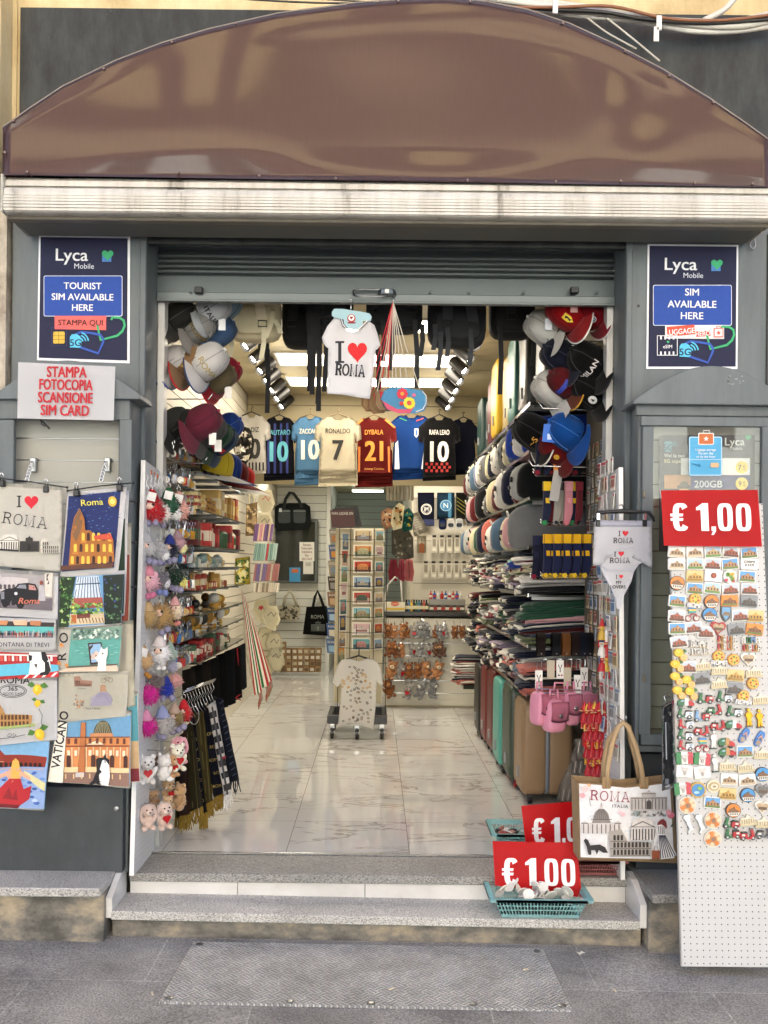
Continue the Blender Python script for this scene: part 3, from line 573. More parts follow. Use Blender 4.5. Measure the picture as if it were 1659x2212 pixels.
def d_dome(p,x,y,w,h,wall,rib,dark):
 p.poly([(x-w*.5,y),(x-w*.5,y-h*.34),(x-w*.42,y-h*.42),(x-w*.34,y-h*.34),(x+w*.34,y-h*.34),(x+w*.42,y-h*.42),(x+w*.5,y-h*.34),(x+w*.5,y)],wall)
 p.poly([(x-w*.24,y-h*.34)]+[(x-w*.2*math.cos(PI*k/12),y-h*.46-h*.34*math.sin(PI*k/12))for k in range(13)]+[(x+w*.24,y-h*.34)],rib)
 p.poly(rectp(x-w*.03,y-h*.9,x+w*.03,y-h*.78),wall);p.line([(x,y-h),(x,y-h*.88)],w*.015,dark)
 for k in range(-3,4):p.line([(x+k*w*.055,y-h*.48),(x+k*w*.02,y-h*.8)],w*.012,dark)
 for k in range(9):p.line([(x-w*.44+k*w*.11,y),(x-w*.44+k*w*.11,y-h*.3)],w*.022,dark)
 p.line([(x-w*.5,y-h*.33),(x+w*.5,y-h*.33)],h*.025,dark);p.line([(x-w*.26,y-h*.46),(x+w*.26,y-h*.46)],h*.02,dark)
def d_temple(p,x,y,w,h,wall,dark,dome=True):
 if dome:p.poly([(x-w*.42,y-h*.6)]+[(x-w*.42*math.cos(PI*k/12),y-h*.64-h*.34*math.sin(PI*k/12))for k in range(13)]+[(x+w*.42,y-h*.6)],wall)
 p.poly([(x-w*.5,y-h*.55),(x,y-h*.82),(x+w*.5,y-h*.55)],dark);p.poly([(x-w*.38,y-h*.58),(x,y-h*.77),(x+w*.38,y-h*.58)],wall)
 p.poly(rectp(x-w*.5,y-h*.55,x+w*.5,y-h*.48),wall);p.poly(rectp(x-w*.46,y-h*.48,x+w*.46,y),dark)
 for k in range(8):p.poly(rectp(x-w*.45+k*w*.117,y-h*.48,x-w*.45+k*w*.117+w*.065,y),wall)
def d_palace(p,x0,y0,x1,y1,wall,dark):
 W,H=x1-x0,y1-y0;p.poly([(x0,y1),(x0,y0+H*.35),(x0+W*.3,y0+H*.35),(x0+W*.32,y0+H*.15),(x0+W*.45,y0+H*.12),(x0+W*.5,y0),(x0+W*.55,y0+H*.12),(x0+W*.68,y0+H*.15),(x0+W*.7,y0+H*.35),(x1,y0+H*.35),(x1,y1)],wall)
 for k in range(11):p.line([(x0+W*(.04+.092*k),y0+H*.45),(x0+W*(.04+.092*k),y1-H*.08)],W*.022,dark)
 p.line([(x0,y0+H*.4),(x1,y0+H*.4)],H*.035,dark);p.line([(x0+W*.3,y0+H*.2),(x0+W*.7,y0+H*.2)],H*.03,dark);d_arch(p,(x0+x1)/2,y1-H*.08,W*.14,H*.42,dark)
def d_lemon(p,x,y,r,rot=0):
 def q(a,b):return(x+a*math.cos(rot)-b*math.sin(rot),y+a*math.sin(rot)+b*math.cos(rot))
 for s_ in(-1,1):p.poly([q(-r*.2+s_*r*.2,-r*.7),q(s_*r*1.2,-r*1.5),q(s_*r*2.0,-r*.7),q(s_*r*1.2,-r*.3)],'#4d7a35')
 p.poly([q(r*.85*math.cos(t)*(1+.0*t),r*math.sin(t)*(1.15 if math.sin(t)>.9 else 1))for t in[2*PI*k/18 for k in range(18)]],'#e8bb2c');p.poly([q(r*.4*math.cos(t)-r*.2,r*.55*math.sin(t)-r*.15)for t in[2*PI*k/12 for k in range(12)]],'#f4d24a')
def d_scatter(p,x0,y0,x1,y1,n,r,cols,rd):
 for _ in range(n):
  x,y=rd.uniform(x0,x1),rd.uniform(y0,y1);a=rd.uniform(0,6.3);q=r*rd.uniform(.6,1.3)
  p.poly([(min(x1,max(x0,x+q*math.cos(a+t)*(1 if i%2 else .5))),min(y1,max(y0,y+q*math.sin(a+t)*(1 if i%2 else .5))))for i,t in enumerate((0,1.1,2.1,3.1,4.2,5.2))],rd.choice(cols))
def d_euro(p,u0,u1,v0,v1,hx,k=0.0):
 Wd,H=u1-u0,v1-v0
 def P(a,b):return(u0+a*Wd,v0+b*H+k*a*Wd)
 def ring(a,b,t):
  o=[P(a+(b-a)*(.5+.5*math.cos(q)*(1)),.5-.5*math.sin(q))for q in[]]
  R=rrect(a,0,b,1,(b-a)*.44,5);I=rrect(a+t,.14,b-t,.86,(b-a-2*t)*.44,5)
  R=[P(a+(x-a),.5+(y-.5))for x,y in R];I=[P(x,y)for x,y in I];n=len(R)
  p.tris(R+I,[(i,(i+1)%n,n+(i+1)%n,n+i)for i in range(n)],hx)
 def ring2(a,b,t):
  n=28;R=[];I=[]
  for i in range(n):
   q=2*PI*i/n;c,s_=math.cos(q),math.sin(q);e=.55
   f=lambda z:math.copysign(abs(z)**e,z)
   R.append(P((a+b)/2+(b-a)/2*f(c),.5-.5*f(s_)));I.append(P((a+b)/2+((b-a)/2-t)*f(c),.5-.37*f(s_)))
  p.tris(R+I,[(i,(i+1)%n,n+(i+1)%n,n+i)for i in range(n)],hx)
 n=28;R=[];I=[];a,b,t=.03,.225,.075
 f=lambda z:math.copysign(abs(z)**.6,z)
 for i in range(n):
  q=.62+(2*PI-1.24)*i/(n-1);R.append(P((a+b)/2+(b-a)/2*f(math.cos(q)),.5-.5*f(math.sin(q))));I.append(P((a+b)/2+((b-a)/2-t)*f(math.cos(q)),.5-.36*f(math.sin(q))))
 p.tris(R+I,[(i,i+1,n+i+1,n+i)for i in range(n-1)],hx)
 for y in(.38,.54):p.poly([P(0,y),P(.16,y),P(.152,y+.1),P(0,y+.1)],hx)
 p.poly([P(.32,.16),P(.40,.0),P(.47,.0),P(.47,1),P(.375,1),P(.375,.24),P(.32,.26)],hx)
 p.poly([P(.50,.84),P(.555,.84),P(.555,1.0),P(.525,1.14),P(.495,1.14),P(.52,1.0),P(.50,1.0)],hx)
 ring2(.58,.77,.066);ring2(.81,1.0,.066)
def board(name,label,cat,poly,fn,mat,group=None,thick=.004):
 t=T(name,label,cat,fn(sum(p[0]for p in poly)/len(poly),max(p[1]for p in poly)),group);return t
def panel_part(name,poly,fn,mat,t,thick=.003,s=None):
 vs,fs=tri2(poly,s);mb=MB();mb.add([fn(p.x,p.y)+Vector((0,.0005,0))for p in vs],fs);return mb.build(name,mat,t,thick=thick)
def backed(poly,fn,mat,t,name='sheet',d=.003):
 n=len(poly);a=[fn(u,v)for u,v in poly];b=[p+Vector((0,d,0))for p in a];mb=MB();mb.add(a+b,[tuple(range(n)),tuple(range(2*n-1,n-1,-1))]+[(i,i+n,(i+1)%n+n,(i+1)%n)for i in range(n)]);return mb.build(name,mat,t)
def zbox(mb,u0,v0,u1,v1,Y,d):
 um,vm=(u0+u1)/2,(v0+v1)/2;a,b=px(u0,vm,Y).x,px(u1,vm,Y).x;t,q=px(um,v0,Y).z,px(um,v1,Y).z;return mb.box(a,b,Y,Y+d,q,t)
YK=-.33
lc=T('display_cabinet','grey arched wall cabinet with open slatted back behind the hanging tote bags','cabinet',(px(150,1880,YK).x,YK,.02))
def frame(mb,u0,v0,u1,v1,iu0,iv0,iu1,iv1,Y,d):
 zbox(mb,u0,v0,u1,iv0,Y,d);zbox(mb,u0,iv1,u1,v1,Y,d);zbox(mb,u0,iv0,iu0,iv1,Y,d);zbox(mb,iu1,iv0,u1,iv1,Y,d);return mb
frame(MB(),-40,855,281,1690,26,906,254,1684,YK,.03).build('frame',GREY,lc,bev=.003)
mb=MB();zbox(mb,252,858,281,1884,YK+.031,.17);mb.build('side_panel',GREY,lc)
mb=MB();zbox(mb,-40,1700,265,1884,YK-.02,.2);mb.build('lower_door',GREYD,lc,bev=.003)
mb=MB();q=px(252,1747,YK-.02);mb.X=Matrix.Translation((q.x,q.y,q.z))@Matrix.Rotation(PI/2,4,'X');mb.lathe([(.011,0),(.011,.006),(.005,.008)],10);mb.build('lock',STEEL,lc)
al=[(-20,862)]+[(-10+310*k/18,862-12-72*math.sin(PI*k/18))for k in range(19)]+[(304,862)]
mb=MB();mb.prism(al,lambda u,v:px(u,v,YK-.03),(0,.22,0));mb.build('arched_top',GREY,lc,bev=.003)
mb=MB()
v=902
while v<1690:zbox(mb,10,v,262,v+44,YK+.10,.01);v+=47
mb.build('slat_back',M('#a3a39b',.55,0,.06,3),lc)
mb=MB();zbox(mb,10,900,262,1690,YK+.115,.01);mb.build('back_board',GROOVE,lc)
mb=MB();v=902+44.4
while v<1690:zbox(mb,12,v,260,v+1.6,YK+.106,.006);v+=47
mb.build('aluminium_strip',STEEL,lc)
for(u,hx)in((95,0),):
 mb=MB();mb.tube([px(86,905,YK-.01),px(94,912,YK-.02),px(100,918,YK-.012),px(107,926,YK-.015)],.004,5);mb.tube([px(88,906,YK-.012),px(90,916,YK-.02),px(98,921,YK-.018)],.003,5);mb.build('loose_cord',BLACKP,lc)
YR=-.305
rc=T('display_cabinet','grey arched wall cabinet with glass door showing a phone tariff poster','cabinet',(px(1530,1620,YR).x,YR,.3))
frame(MB(),1375,862,1720,1626,1384,899,1700,1612,YR,.03).build('frame',GREY,rc,bev=.003)
frame(MB(),1385,900,1700,1611,1409,921,1643,1588,YR-.022,.021).build('door',GREY,rc,bev=.003)
mb=MB();zbox(mb,1376,863,1400,1625,YR+.031,.145);zbox(mb,1376,1600,1710,1626,YR+.031,.145);mb.build('side_panel',GREY,rc)
ar=[(1366,872)]+[(1372+330*k/20,868-4-74*math.sin(PI*min(1,k/20*.98+.01)))for k in range(21)]+[(1706,876)]
mb=MB();mb.prism(ar,lambda u,v:px(u,v,YR-.04),(0,.215,0));mb.build('arched_top',GREY,rc,bev=.003)
rd=random.Random(3);mb=MB()
for k in range(14):
 a=rd.uniform(0,6.3);c=(1590+rd.uniform(-20,18),812+rd.uniform(-8,10)+8);r=rd.uniform(2,5);mb.prism([(c[0]+r*math.cos(t)*rd.uniform(.5,1.2),c[1]+r*.7*math.sin(t)*rd.uniform(.5,1.2))for t in[2*PI*i/7 for i in range(7)]],lambda u,v:px(u,v,YR-.0415),(0,.0012,0))
mb.build('flaked_paint',M('#8b9293',.6),rc)
for(u,v)in((1390,1068),(1390,1465)):
 mb=MB();q=px(u,v,YR-.022);mb.box(q.x-.006,q.x+.006,q.y-.012,q.y,q.z-.017,q.z+.017);mb.build('catch',M('#7c7563',.4,.7),rc,bev=.004)
mb=MB();v=905
while v<1600:zbox(mb,1395,v,1660,v+45,YR+.11,.01);v+=48
mb.build('slat_back',M('#a5a69f',.55,0,.06,3),rc)
mb=MB();zbox(mb,1395,900,1665,1605,YR+.125,.01);mb.build('back_board',GROOVE,rc)
mb=MB();zbox(mb,1404,916,1648,1592,YR-.008,.004);mb.build('glass_pane',GLASS,rc)
mb=MB();zbox(mb,1375,1630,1720,1888,YR+.06,.1);tmp=mb.build('lower_panel',M('#2c3033',.6,0,.2,6),rc)
mb=MB();zbox(mb,1652,505,1656,1880,-.14,.02);thing1(mb,'black_pipe','thin black pipe running down the right edge of the shopfront','pipe',BLACKP)
hk=MB();q=px(1624,520,-.14);hk.tube([q+Vector((0,0,.035)),q+Vector((.008,-.012,.02)),q+Vector((.012,-.012,-.03)),q+Vector((0,-.012,-.045)),q+Vector((-.012,-.012,-.03)),q+Vector((-.008,-.012,.02))],.004,6,closed=True);thing1(hk,'hook','steel ring hook screwed to the top of the right pilaster','hook',STEEL,smooth=True)
def lyca(t,fn,du,dv,lines,side):
 p=PR()
 p.poly([(du+a,dv+b)for a,b in side[0]],'#e9ebee');p.poly([(du+a,dv+b)for a,b in side[1]],'#11153a')
 p.text('Lyca',du+37,dv+56,27,'#f2f3f5',.015,1.08,'l',.01);p.text('Mobile',du+77,dv+73.5,11.5,'#dfe2ea',.0,1.0,'l',.01)
 p.poly([(du+137,dv+38),(du+157,dv+38),(du+157,dv+59),(du+137,dv+59)],'#4d7fc4');p.poly([(x+2,y)for x,y in heart(du+147,dv+46,25,23)],'#3fae73')
 p.poly(rrect(du+11,dv+89,du+181,dv+177,4),'#dfe6f4');p.poly(rrect(du+12.3,dv+90.3,du+179.7,dv+175.7,3.5),'#2149a0')
 for s_,y,h in lines:p.text(s_,du+95,dv+y,h,'#f4f5f7',.018,1.0,'c',.012)
 p.line([(du+x,dv+y)for x,y in((127,196),(134,228),(170,219),(181,209),(186,197),(184,186),(175,180),(160,179),(157,185))],5,'#3fae73')
 p.line([(du+x,dv+y)for x,y in((80,216),(92,211),(112,213),(134,217),(140,226),(140,232),(129,257),(88,243))],5,'#3457b2')
 p.poly([(du+68,dv+244),(du+68,dv+222),(du+72,dv+216),(du+82,dv+215),(du+90,dv+220),(du+93,dv+232),(du+92,dv+242),(du+88,dv+245)],'#5cc3e6');p.text('5G',du+80,dv+241,15,'#11153a',.02,1.0)
 for r in(8,14,20):p.line([(du+88+r*math.cos(a)*1.0,dv+232-r*math.sin(a))for a in[.1+1.2*k/6 for k in range(7)]],3,'#5cc3e6')
 return p
fn=flat(-.1335)
t=T('poster','navy sim card poster reading tourist sim available here on the left pilaster','poster',px(182,780,-.133))
L0=[(0,0),(197,3),(196,278),(-4,271)];L1=[(4,5),(192,8),(191,272),(0,266)]
backed([(84+a,507+b)for a,b in L0],fn,card('#e8e8e8'),t)
p=lyca(t,fn,84,507,[('TOURIST',118,14.5),('SIM AVAILABLE',142,14.5),('HERE',165,14.5)],(L0,L1))
p.poly(rrect(116,717,141,743,3),'#d9b345');p.line([(128,717),(128,743)],.8,'#6b5420');p.line([(116,726),(141,726)],.8,'#6b5420');p.line([(116,734),(141,734)],.8,'#6b5420');p.line(rectp(113,708,145,748),.7,'#44508a',True)
p.build(fn,t,'printed_design')
t=T('poster','navy sim card poster reading sim available here on the right pilaster','poster',px(1497,797,-.133))
L0=[(0,0),(196,2),(194,270),(-3,270)];L1=[(4,4),(192,6),(190,265),(1,265)]
backed([(1399+a,527+b)for a,b in L0],fn,card('#e8e8e8'),t)
p=lyca(t,fn,1399,527,[('SIM',112,15.5),('AVAILABLE',138,15.5),('HERE',163,15.5)],(L0,L1))
p.line(rectp(1419,726,1462,768),2,'#eef0f4',True)
for k in range(4):p.poly(rectp(1425+k*9,727,1428.5+k*9,734),'#eef0f4');p.poly(rectp(1425+k*9,760,1428.5+k*9,767),'#eef0f4')
p.text('eSIM',1441,753,7.5,'#f0f2f6',.01);p.poly(heart(1442,740,6),'#3fae73')
p.build(fn,t,'printed_design')
fn=flat(-.138)
t=T('sign_strip','red paper strip reading stampa qui stuck across the left poster','sign',px(174,713,-.137));q=[(118,680),(229.5,681),(229,713),(118,711)];backed(q,fn,card('#e8625c'),t,d=.001)
p=PR();p.text('STAMPA QUI',174,703,12.5,'#1c1216',.012,.98,rot=.01);p.build(fn,t,'lettering')
t=T('sticker','white and red luggage storage sticker stuck across the right poster','sticker',px(1500,732,-.137));q=[(1437,698),(1564,700),(1564,732),(1437,731)];backed(q,fn,card('#f1efee'),t,d=.001)
p=PR();p.poly([(1440,706),(1500,701),(1501,716),(1534,714),(1535,726),(1503,728),(1502,722),(1441,728)],'#d6543f')
p.text('LUGGAGE',1470,722,12,'#fbf6f4',.02,.82,rot=-.09);p.text('HERO',1518,726,11,'#fbf6f4',.02,.8,rot=-.07)
p.poly(rrect(1541,709,1562,729,2),'#d6543f');p.poly(rrect(1543,711,1560,727,1.5),'#f6e9e6');p.line([(1547,709),(1547,705),(1556,705),(1556,709)],1.6,'#d6543f')
p.poly([(1551.5+6*(1 if k%2==0 else .42)*math.sin(PI*k/5),719.5-6*(1 if k%2==0 else .42)*math.cos(PI*k/5))for k in range(10)],'#d6543f');p.build(fn,t,'printed_design')
fn=wav(-.372,.0025,.03)
t=T('sign','white laminated sheet with red words stampa fotocopia scansione sim card','sign',px(145,908,-.37));q=[(39,782),(249.5,792),(245.5,908.5),(37,903.5)]
vs,fs=tri2(q,14);mb=MB();mb.add([fn(a.x,a.y)+Vector((0,.001,0))for a in vs],fs);mb.build('sheet',M('#efeff2',.3,0,.03,3),t,thick=.002)
p=PR()
for s_,x,y,w in(('STAMPA',144.5,815,87),('FOTOCOPIA',143,842.5,117),('SCANSIONE',142,870.5,120),('SIM CARD',141,898,106)):
 vs,fs=textmesh(s_,0);k=23.5/.72;ws=.98*w/((max(a[0]for a in vs)-min(a[0]for a in vs))*k);p.text(s_,x,y,23.5,'#bd1f2a',.03,ws,rot=.022)
p.build(fn,t,'lettering',sub=None,lift=.003)
RED=M('#dc1820',.35,0,.06,3,spec=.25)
def euro_sign(lab,poly,Y,tx,lean=0.0,ph=0,grp='red price signs'):
 fn=wav(Y,.002,.035,ph,lean,poly[0][1]);t=T('price_sign',lab,'price sign',fn(poly[3][0],poly[3][1]),grp)
 vs,fs=tri2(poly,14);mb=MB();mb.add([fn(a.x,a.y)+Vector((0,.001,0))for a in vs],fs);mb.build('sheet',RED,t,thick=.002)
 p=PR();d_euro(p,*tx);p.build(fn,t,'lettering',lift=.002,rough=.25);return t
euro_sign('red one euro price sign at the top of the magnet pegboard',[(1428,1059),(1637,1058),(1640.5,1181),(1430,1179)],-.565,(1446,1619,1087,1147,'#eef0f4',.005),.00022)
fn=flat(YR+.07)
t=T('tariff_poster','dark phone tariff poster behind the cabinet glass with 200GB on it','poster',px(1530,1100,YR+.07));q=rectp(1424,940,1630,1190);backed(q,fn,card('#3a3a44'),t)
p=PR();p.text('Lyca',1566,962,17,'#e8e8ea',.015,1.05,'l');p.text('Mobile',1578,972,7,'#d8d8de',0,1,'l');p.poly(heart(1616,946,13,12),'#3fae73')
p.poly(rrect(1434,953,1452,976,5),'#5a8da0');p.text('5G',1443,973,14,'#22242c',.02)
for r in(8,13):p.line([(1449+r*math.cos(a),966-r*math.sin(a))for a in[.1+1.2*k/5 for k in range(6)]],2.4,'#5a8da0')
p.text('Vivi la tua',1434,988,8,'#f0f0f0',0,1,'l');p.text('5G super veloce',1434,1000,8,'#efe4b8',0,1,'l')
p.poly(rectp(1470,990,1619,1026),'#e9ebee');p.poly(rectp(1434,1026,1619,1056),'#b98b62');p.poly(rectp(1491,1027,1619,1056),'#34356f');p.text('200GB',1499,1053,15,'#eeeef2',.015,1.05,'l');p.text('150GB',1500,1014,14,'#26262c',.015,1.05,'l')
for y,s_ in((1010,'7'),(1045,'9')):p.poly(circ(1601,y,13.5),'#f0d361');p.text(s_,1597,y+5,11,'#33301c',.02);p.text('€',1606,y+1,6,'#33301c',.0);p.text('99',1606,y+6,3.6,'#33301c',.0)
p.poly(circ(1476,1052,15,6),'#4c4033');p.poly(circ(1476,1047,9,7),'#5b4c3b');p.poly(rectp(1466,1056,1486,1075),'#c79c78')
p.build(fn,t,'printed_design',lift=.001)
fn=flat(YR-.0095)
t=T('sticker','blue luggage storage sticker with orange suitcase on the cabinet glass','sticker',px(1524,1029,YR));q=rrect(1488,943,1560,1028,4);backed(q,fn,card('#4aa3cf'),t,d=.0008)
p=PR();p.line(rrect(1489.5,944.5,1558.5,1026.5,4),1.6,'#cfe3ee',True);p.poly(rrect(1508,935,1542,961,3),'#e9e4de');p.poly(rrect(1510,937,1540,959,2),'#c56d3c');p.line([(1519,935),(1519,930),(1532,930),(1532,935)],2,'#e9e4de')
p.poly([(1525+6*(1 if k%2==0 else .42)*math.sin(PI*k/5),948-6*(1 if k%2==0 else .42)*math.cos(PI*k/5))for k in range(10)],'#f2ece6')
p.text('Luggage storage',1524,974,5,'#eef6fb',.01);p.text('Pay per day',1524,981.5,5,'#eef6fb',.01);p.text('or by the hour',1524,989,5,'#eef6fb',.01);p.line([(1489,993),(1559,993)],1,'#cfe3ee');p.line([(1494,1002),(1511,1006)],1.6,'#1d6f9e');p.poly([(1508,1001),(1514,1006.5),(1507,1009)],'#1d6f9e');p.poly(rrect(1534,1000,1552,1010,3),'#d8b084')
p.build(fn,t,'printed_design')
def rodclip(u,v,Y,lab):
 t=T('clip',lab,'clip',px(u,v+14,Y),'black jawed clips holding the tote bags');q=px(u,v,Y);mb=MB();mb.box(q.x-.012,q.x+.012,Y-.014,Y+.014,q.z-.04,q.z-.012);mb.build('jaw',BLACKP,t,bev=.003)
 mb=MB();mb.tube([q+Vector((-.006,-.004,-.014)),q+Vector((-.007,-.008,.012)),q+Vector((0,-.008,.02)),q+Vector((.007,-.008,.012)),q+Vector((.006,-.004,-.014))],.003,5);mb.build('spring_loop',CHROME,t,smooth=True)
def tote(lab,poly,Y,mat,draw,ph=0,amp=.010,extra=None):
 fn=wav(Y,amp,.045,ph);t=T('tote_bag',lab,'tote bag',fn((poly[2][0]+poly[3][0])/2,max(poly[2][1],poly[3][1])),'printed cotton bags on the left cabinet')
 sheet('bag_body',poly,fn,mat,t,9,.004)
 if draw:p=PR();draw(p);p.build(fn,t,'print',sub=10,lift=.0012)
 q0,q1=Vector(poly[0]),Vector(poly[1]);fn2=lambda u,v:fn(u,v)+Vector((0,-.0015,0));d=Vector((0,7));sheet('top_hem',[q0,q1,q1+d,q0+d],fn2,mat,t,9,.003)
 return t
CAN=M('#f1ede2',.9,0,.04,10,.55,16,spec=.2);CANW=M('#f3f2f1',.9,0,.03,10,.55,16,spec=.2);CANC=M('#eae6d5',.9,0,.05,10,.55,16,spec=.2)
K='#1e1c20'
def t1(p):
 p.serif('I',40,1095,24,K,.15,1);p.poly(heart(68.5,1086,32,29),'#cf2233');p.serif('ROMA',53,1136,24,K,.1,1.05,rot=.14,sp=.16)
 d_temple(p,22,1187,46,34,'#d9d4c8','#2a2826');p.line([(0,1187),(44,1190)],4,'#2a2826');d_palace(p,46,1157,87,1192,'#34312e','#11100f');d_col(p,91,1164,130,1196,'#d6d1c4','#4a4743','#4a4743',3,8)
tote('cream canvas tote bag reading I heart ROMA over three monuments',[(-22,1040),(136,1053),(129,1235),(-22,1221)],-.535,CAN,t1,0)
def t2(p):
 p.poly([(-22,1232),(114,1236),(113,1319),(-22,1312)],'#a8a2a4');d_col(p,-40,1222,60,1276,'#c9c2c2','#5b5359','#8f868a',2,9);p.poly([(96,1238),(114,1238),(113,1290),(96,1288)],'#d8d0c4');p.poly([(100,1240),(106,1240),(106,1262),(100,1262)],'#4b434a')
 p.poly([(-22,1300),(113,1292),(113,1319),(-22,1312)],'#6b6369');p.poly([(0,1290),(2,1278),(14,1272),(32,1270),(40,1261),(60,1259),(76,1262),(82,1276),(83,1294),(78,1304),(20,1308),(2,1302)],'#15161c')
 p.poly([(36,1270),(43,1263),(56,1263),(57,1272)],'#8b8d97');p.poly([(62,1263),(74,1265),(78,1275),(62,1274)],'#c08b84');p.poly(circ(12,1304,7,8),'#0c0c10');p.poly(circ(44,1306,8,9),'#0c0c10');p.poly(circ(35,1282,3.4),'#d9dade');p.poly(rectp(3,1278,10,1294),'#7f828c')
 p.poly([(84,1268),(90,1262),(96,1270),(98,1298),(82,1298)],'#b9b6b9');p.poly(circ(89,1259,4,5),'#8a4a3c');p.text('Roma',62,1304,13,'#d07a63',.015,1.1,skew=.3)
tote('white tote bag printed with a black vintage car and grey arena',[(-22,1228),(126,1238),(125,1338),(-22,1329)],-.525,CANW,t2,1)
def t3(p):
 p.poly([(-22,1337),(119,1340),(115,1372),(-22,1372)],'#3b3230');p.poly([(28,1340),(60,1340),(58,1351),(32,1350)],'#e0b795');p.poly([(-4,1340),(20,1340),(16,1350),(-4,1349)],'#c98a5f');p.poly([(64,1341),(90,1341),(88,1352),(66,1350)],'#b97b55');p.poly([(-22,1352),(118,1354),(117,1368),(-22,1366)],'#5fb6b3');rd=random.Random(5);p.poly([(-22,1372),(116,1370),(115,1377),(-22,1378)],'#8e858a')
 for k in range(46):
  x=-16+k*2.9;y=1368+rd.uniform(-3,3);p.poly(rectp(x,y-4,x+1.8,y+6),rd.choice(['#3b3f52','#a8504a','#cfc9c6','#2b2b30','#6f7c93','#c7967c']))
 p.text('FONTANA DI TREVI',108,1397,9.5,'#3c393b',0,.93,'r',.01,1.08)
tote('white tote bag with a turquoise fountain crowd and the words Fontana di Trevi',[(-22,1333),(122,1338),(122.5,1407),(-22,1402)],-.515,CANW,t3,2)
def t4(p):
 p.poly([(-22,1405),(125,1408),(127,1462),(-22,1469)],'#b02a2c');rd=random.Random(8)
 for k in range(16):x=-14+k*8.4;d_arch(p,x,1428,5,14,'#e9e2df' if k%2 else '#d15a52')
 p.poly([(-22,1412),(125,1415),(125,1418),(-22,1415)],'#efe8e4')
 p.poly([(-22,1438),(60,1432),(127,1436),(127,1452),(-22,1463)],'#63bcd6');p.poly([(40,1462),(127,1449),(127,1462),(40,1466)],'#c8302f')
 for k in range(4):p.poly([(50+k*20,1466-k*1.4),(57+k*20,1465-k*1.4),(66+k*20,1456-k*1.4),(59+k*20,1457-k*1.4)],'#f2ece8')
 p.poly([(64,1408),(96,1408),(108,1424),(112,1448),(104,1457),(86,1456),(72,1457),(63,1456),(66,1436)],'#f3f1ee');p.poly([(90,1408),(99,1408),(106,1424),(100,1434),(92,1424)],K);p.poly([(63,1414),(71,1416),(70,1426),(64,1428)],K);p.poly([(98,1432),(106,1428),(111,1448),(104,1458),(86,1459),(88,1453),(98,1450)],K);p.poly([(75,1434),(82,1434),(80,1444)],K)
tote('red tote bag with a black and white cat sitting before blue water',[(-22,1400),(125,1407),(127,1462),(-22,1470)],-.505,CANW,t4,3,.004)
def t5(p):
 p.text('ROMA',34,1476,15,K,.02,1.1,rot=.02);p.line(circ(28,1492,27,11,30),1.3,K,True);p.line(circ(28,1492,31,14,30),1.0,K,True);p.text('365',30,1491,9,K,.015,1.2);p.text('GOOD DAY',30,1500,5.5,K,.0,1.0)
 d_lemon(p,82,1489,11,.1);d_lemon(p,82,1519,7.5,.3);d_lemon(p,86,1586,12,-.4);d_col(p,-26,1518,71,1570,'#b88a54','#5a3b20','#8a6338',3,11);p.poly([(-22,1570),(80,1562),(76,1568),(-22,1576)],'#9fb06c')
 p.line([(85,1530),(92,1545),(90,1560),(95,1578)],1.1,K);p.line([(-22,1588),(0,1594),(24,1592),(30,1584),(24,1582),(20,1588),(30,1592),(38,1586),(34,1582),(29,1592),(56,1586)],1.1,K)
tote('white tote bag with lemons round a brown arena and an oval 365 stamp',[(-22,1464),(122,1463),(124,1598),(-22,1611)],-.495,CANW,t5,4)
def t6(p):
 p.poly([(-22,1606),(108,1598),(98,1746),(-22,1743)],'#7fb0d6');d_col(p,-60,1606,102,1662,'#8f3122','#241312','#d7aa85',2,13);p.poly([(-22,1658),(104,1656),(97,1745),(-22,1742)],'#8fa9d6');rd=random.Random(4)
 for _ in range(34):x,y=rd.uniform(-20,94),rd.uniform(1668,1736);r=rd.uniform(4,7);p.poly([(x+r*math.cos(a)*1.2,y+r*.6*math.sin(a))for a in[1.05*k+.2 for k in range(6)]],rd.choice(['#b9cdea','#6d8ed0','#4467b4','#a3bde2','#34549c']))
 p.poly([(52,1664),(101,1690),(99,1708),(52,1676)],'#d6cf9b');p.line([(56,1668),(100,1698)],1.4,'#3b3a35');p.line([(56,1676),(99,1708)],1.2,'#3b3a35')
 p.poly([(20,1664),(32,1640),(44,1664),(66,1678),(68,1686),(46,1676),(44,1690),(20,1690),(14,1676),(-8,1684),(-8,1676)],'#e0a98b');p.poly([(26,1645),(33,1638),(40,1645),(44,1668),(40,1684),(24,1684),(22,1668)],'#e8b154')
 p.poly([(20,1682),(44,1682),(52,1704),(70,1696),(66,1724),(46,1738),(-10,1738),(-22,1730),(-22,1708),(0,1702)],'#b3232a');p.poly([(6,1724),(20,1700),(28,1722),(36,1702),(40,1728)],'#8d1a22');p.poly([(-22,1734),(46,1738),(40,1745),(-22,1742)],'#6e1720')
tote('blue tote bag with a blonde woman in a red dress on cobbles',[(-22,1600),(109,1594),(97,1749),(-22,1746)],-.485,CANW,t6,5)
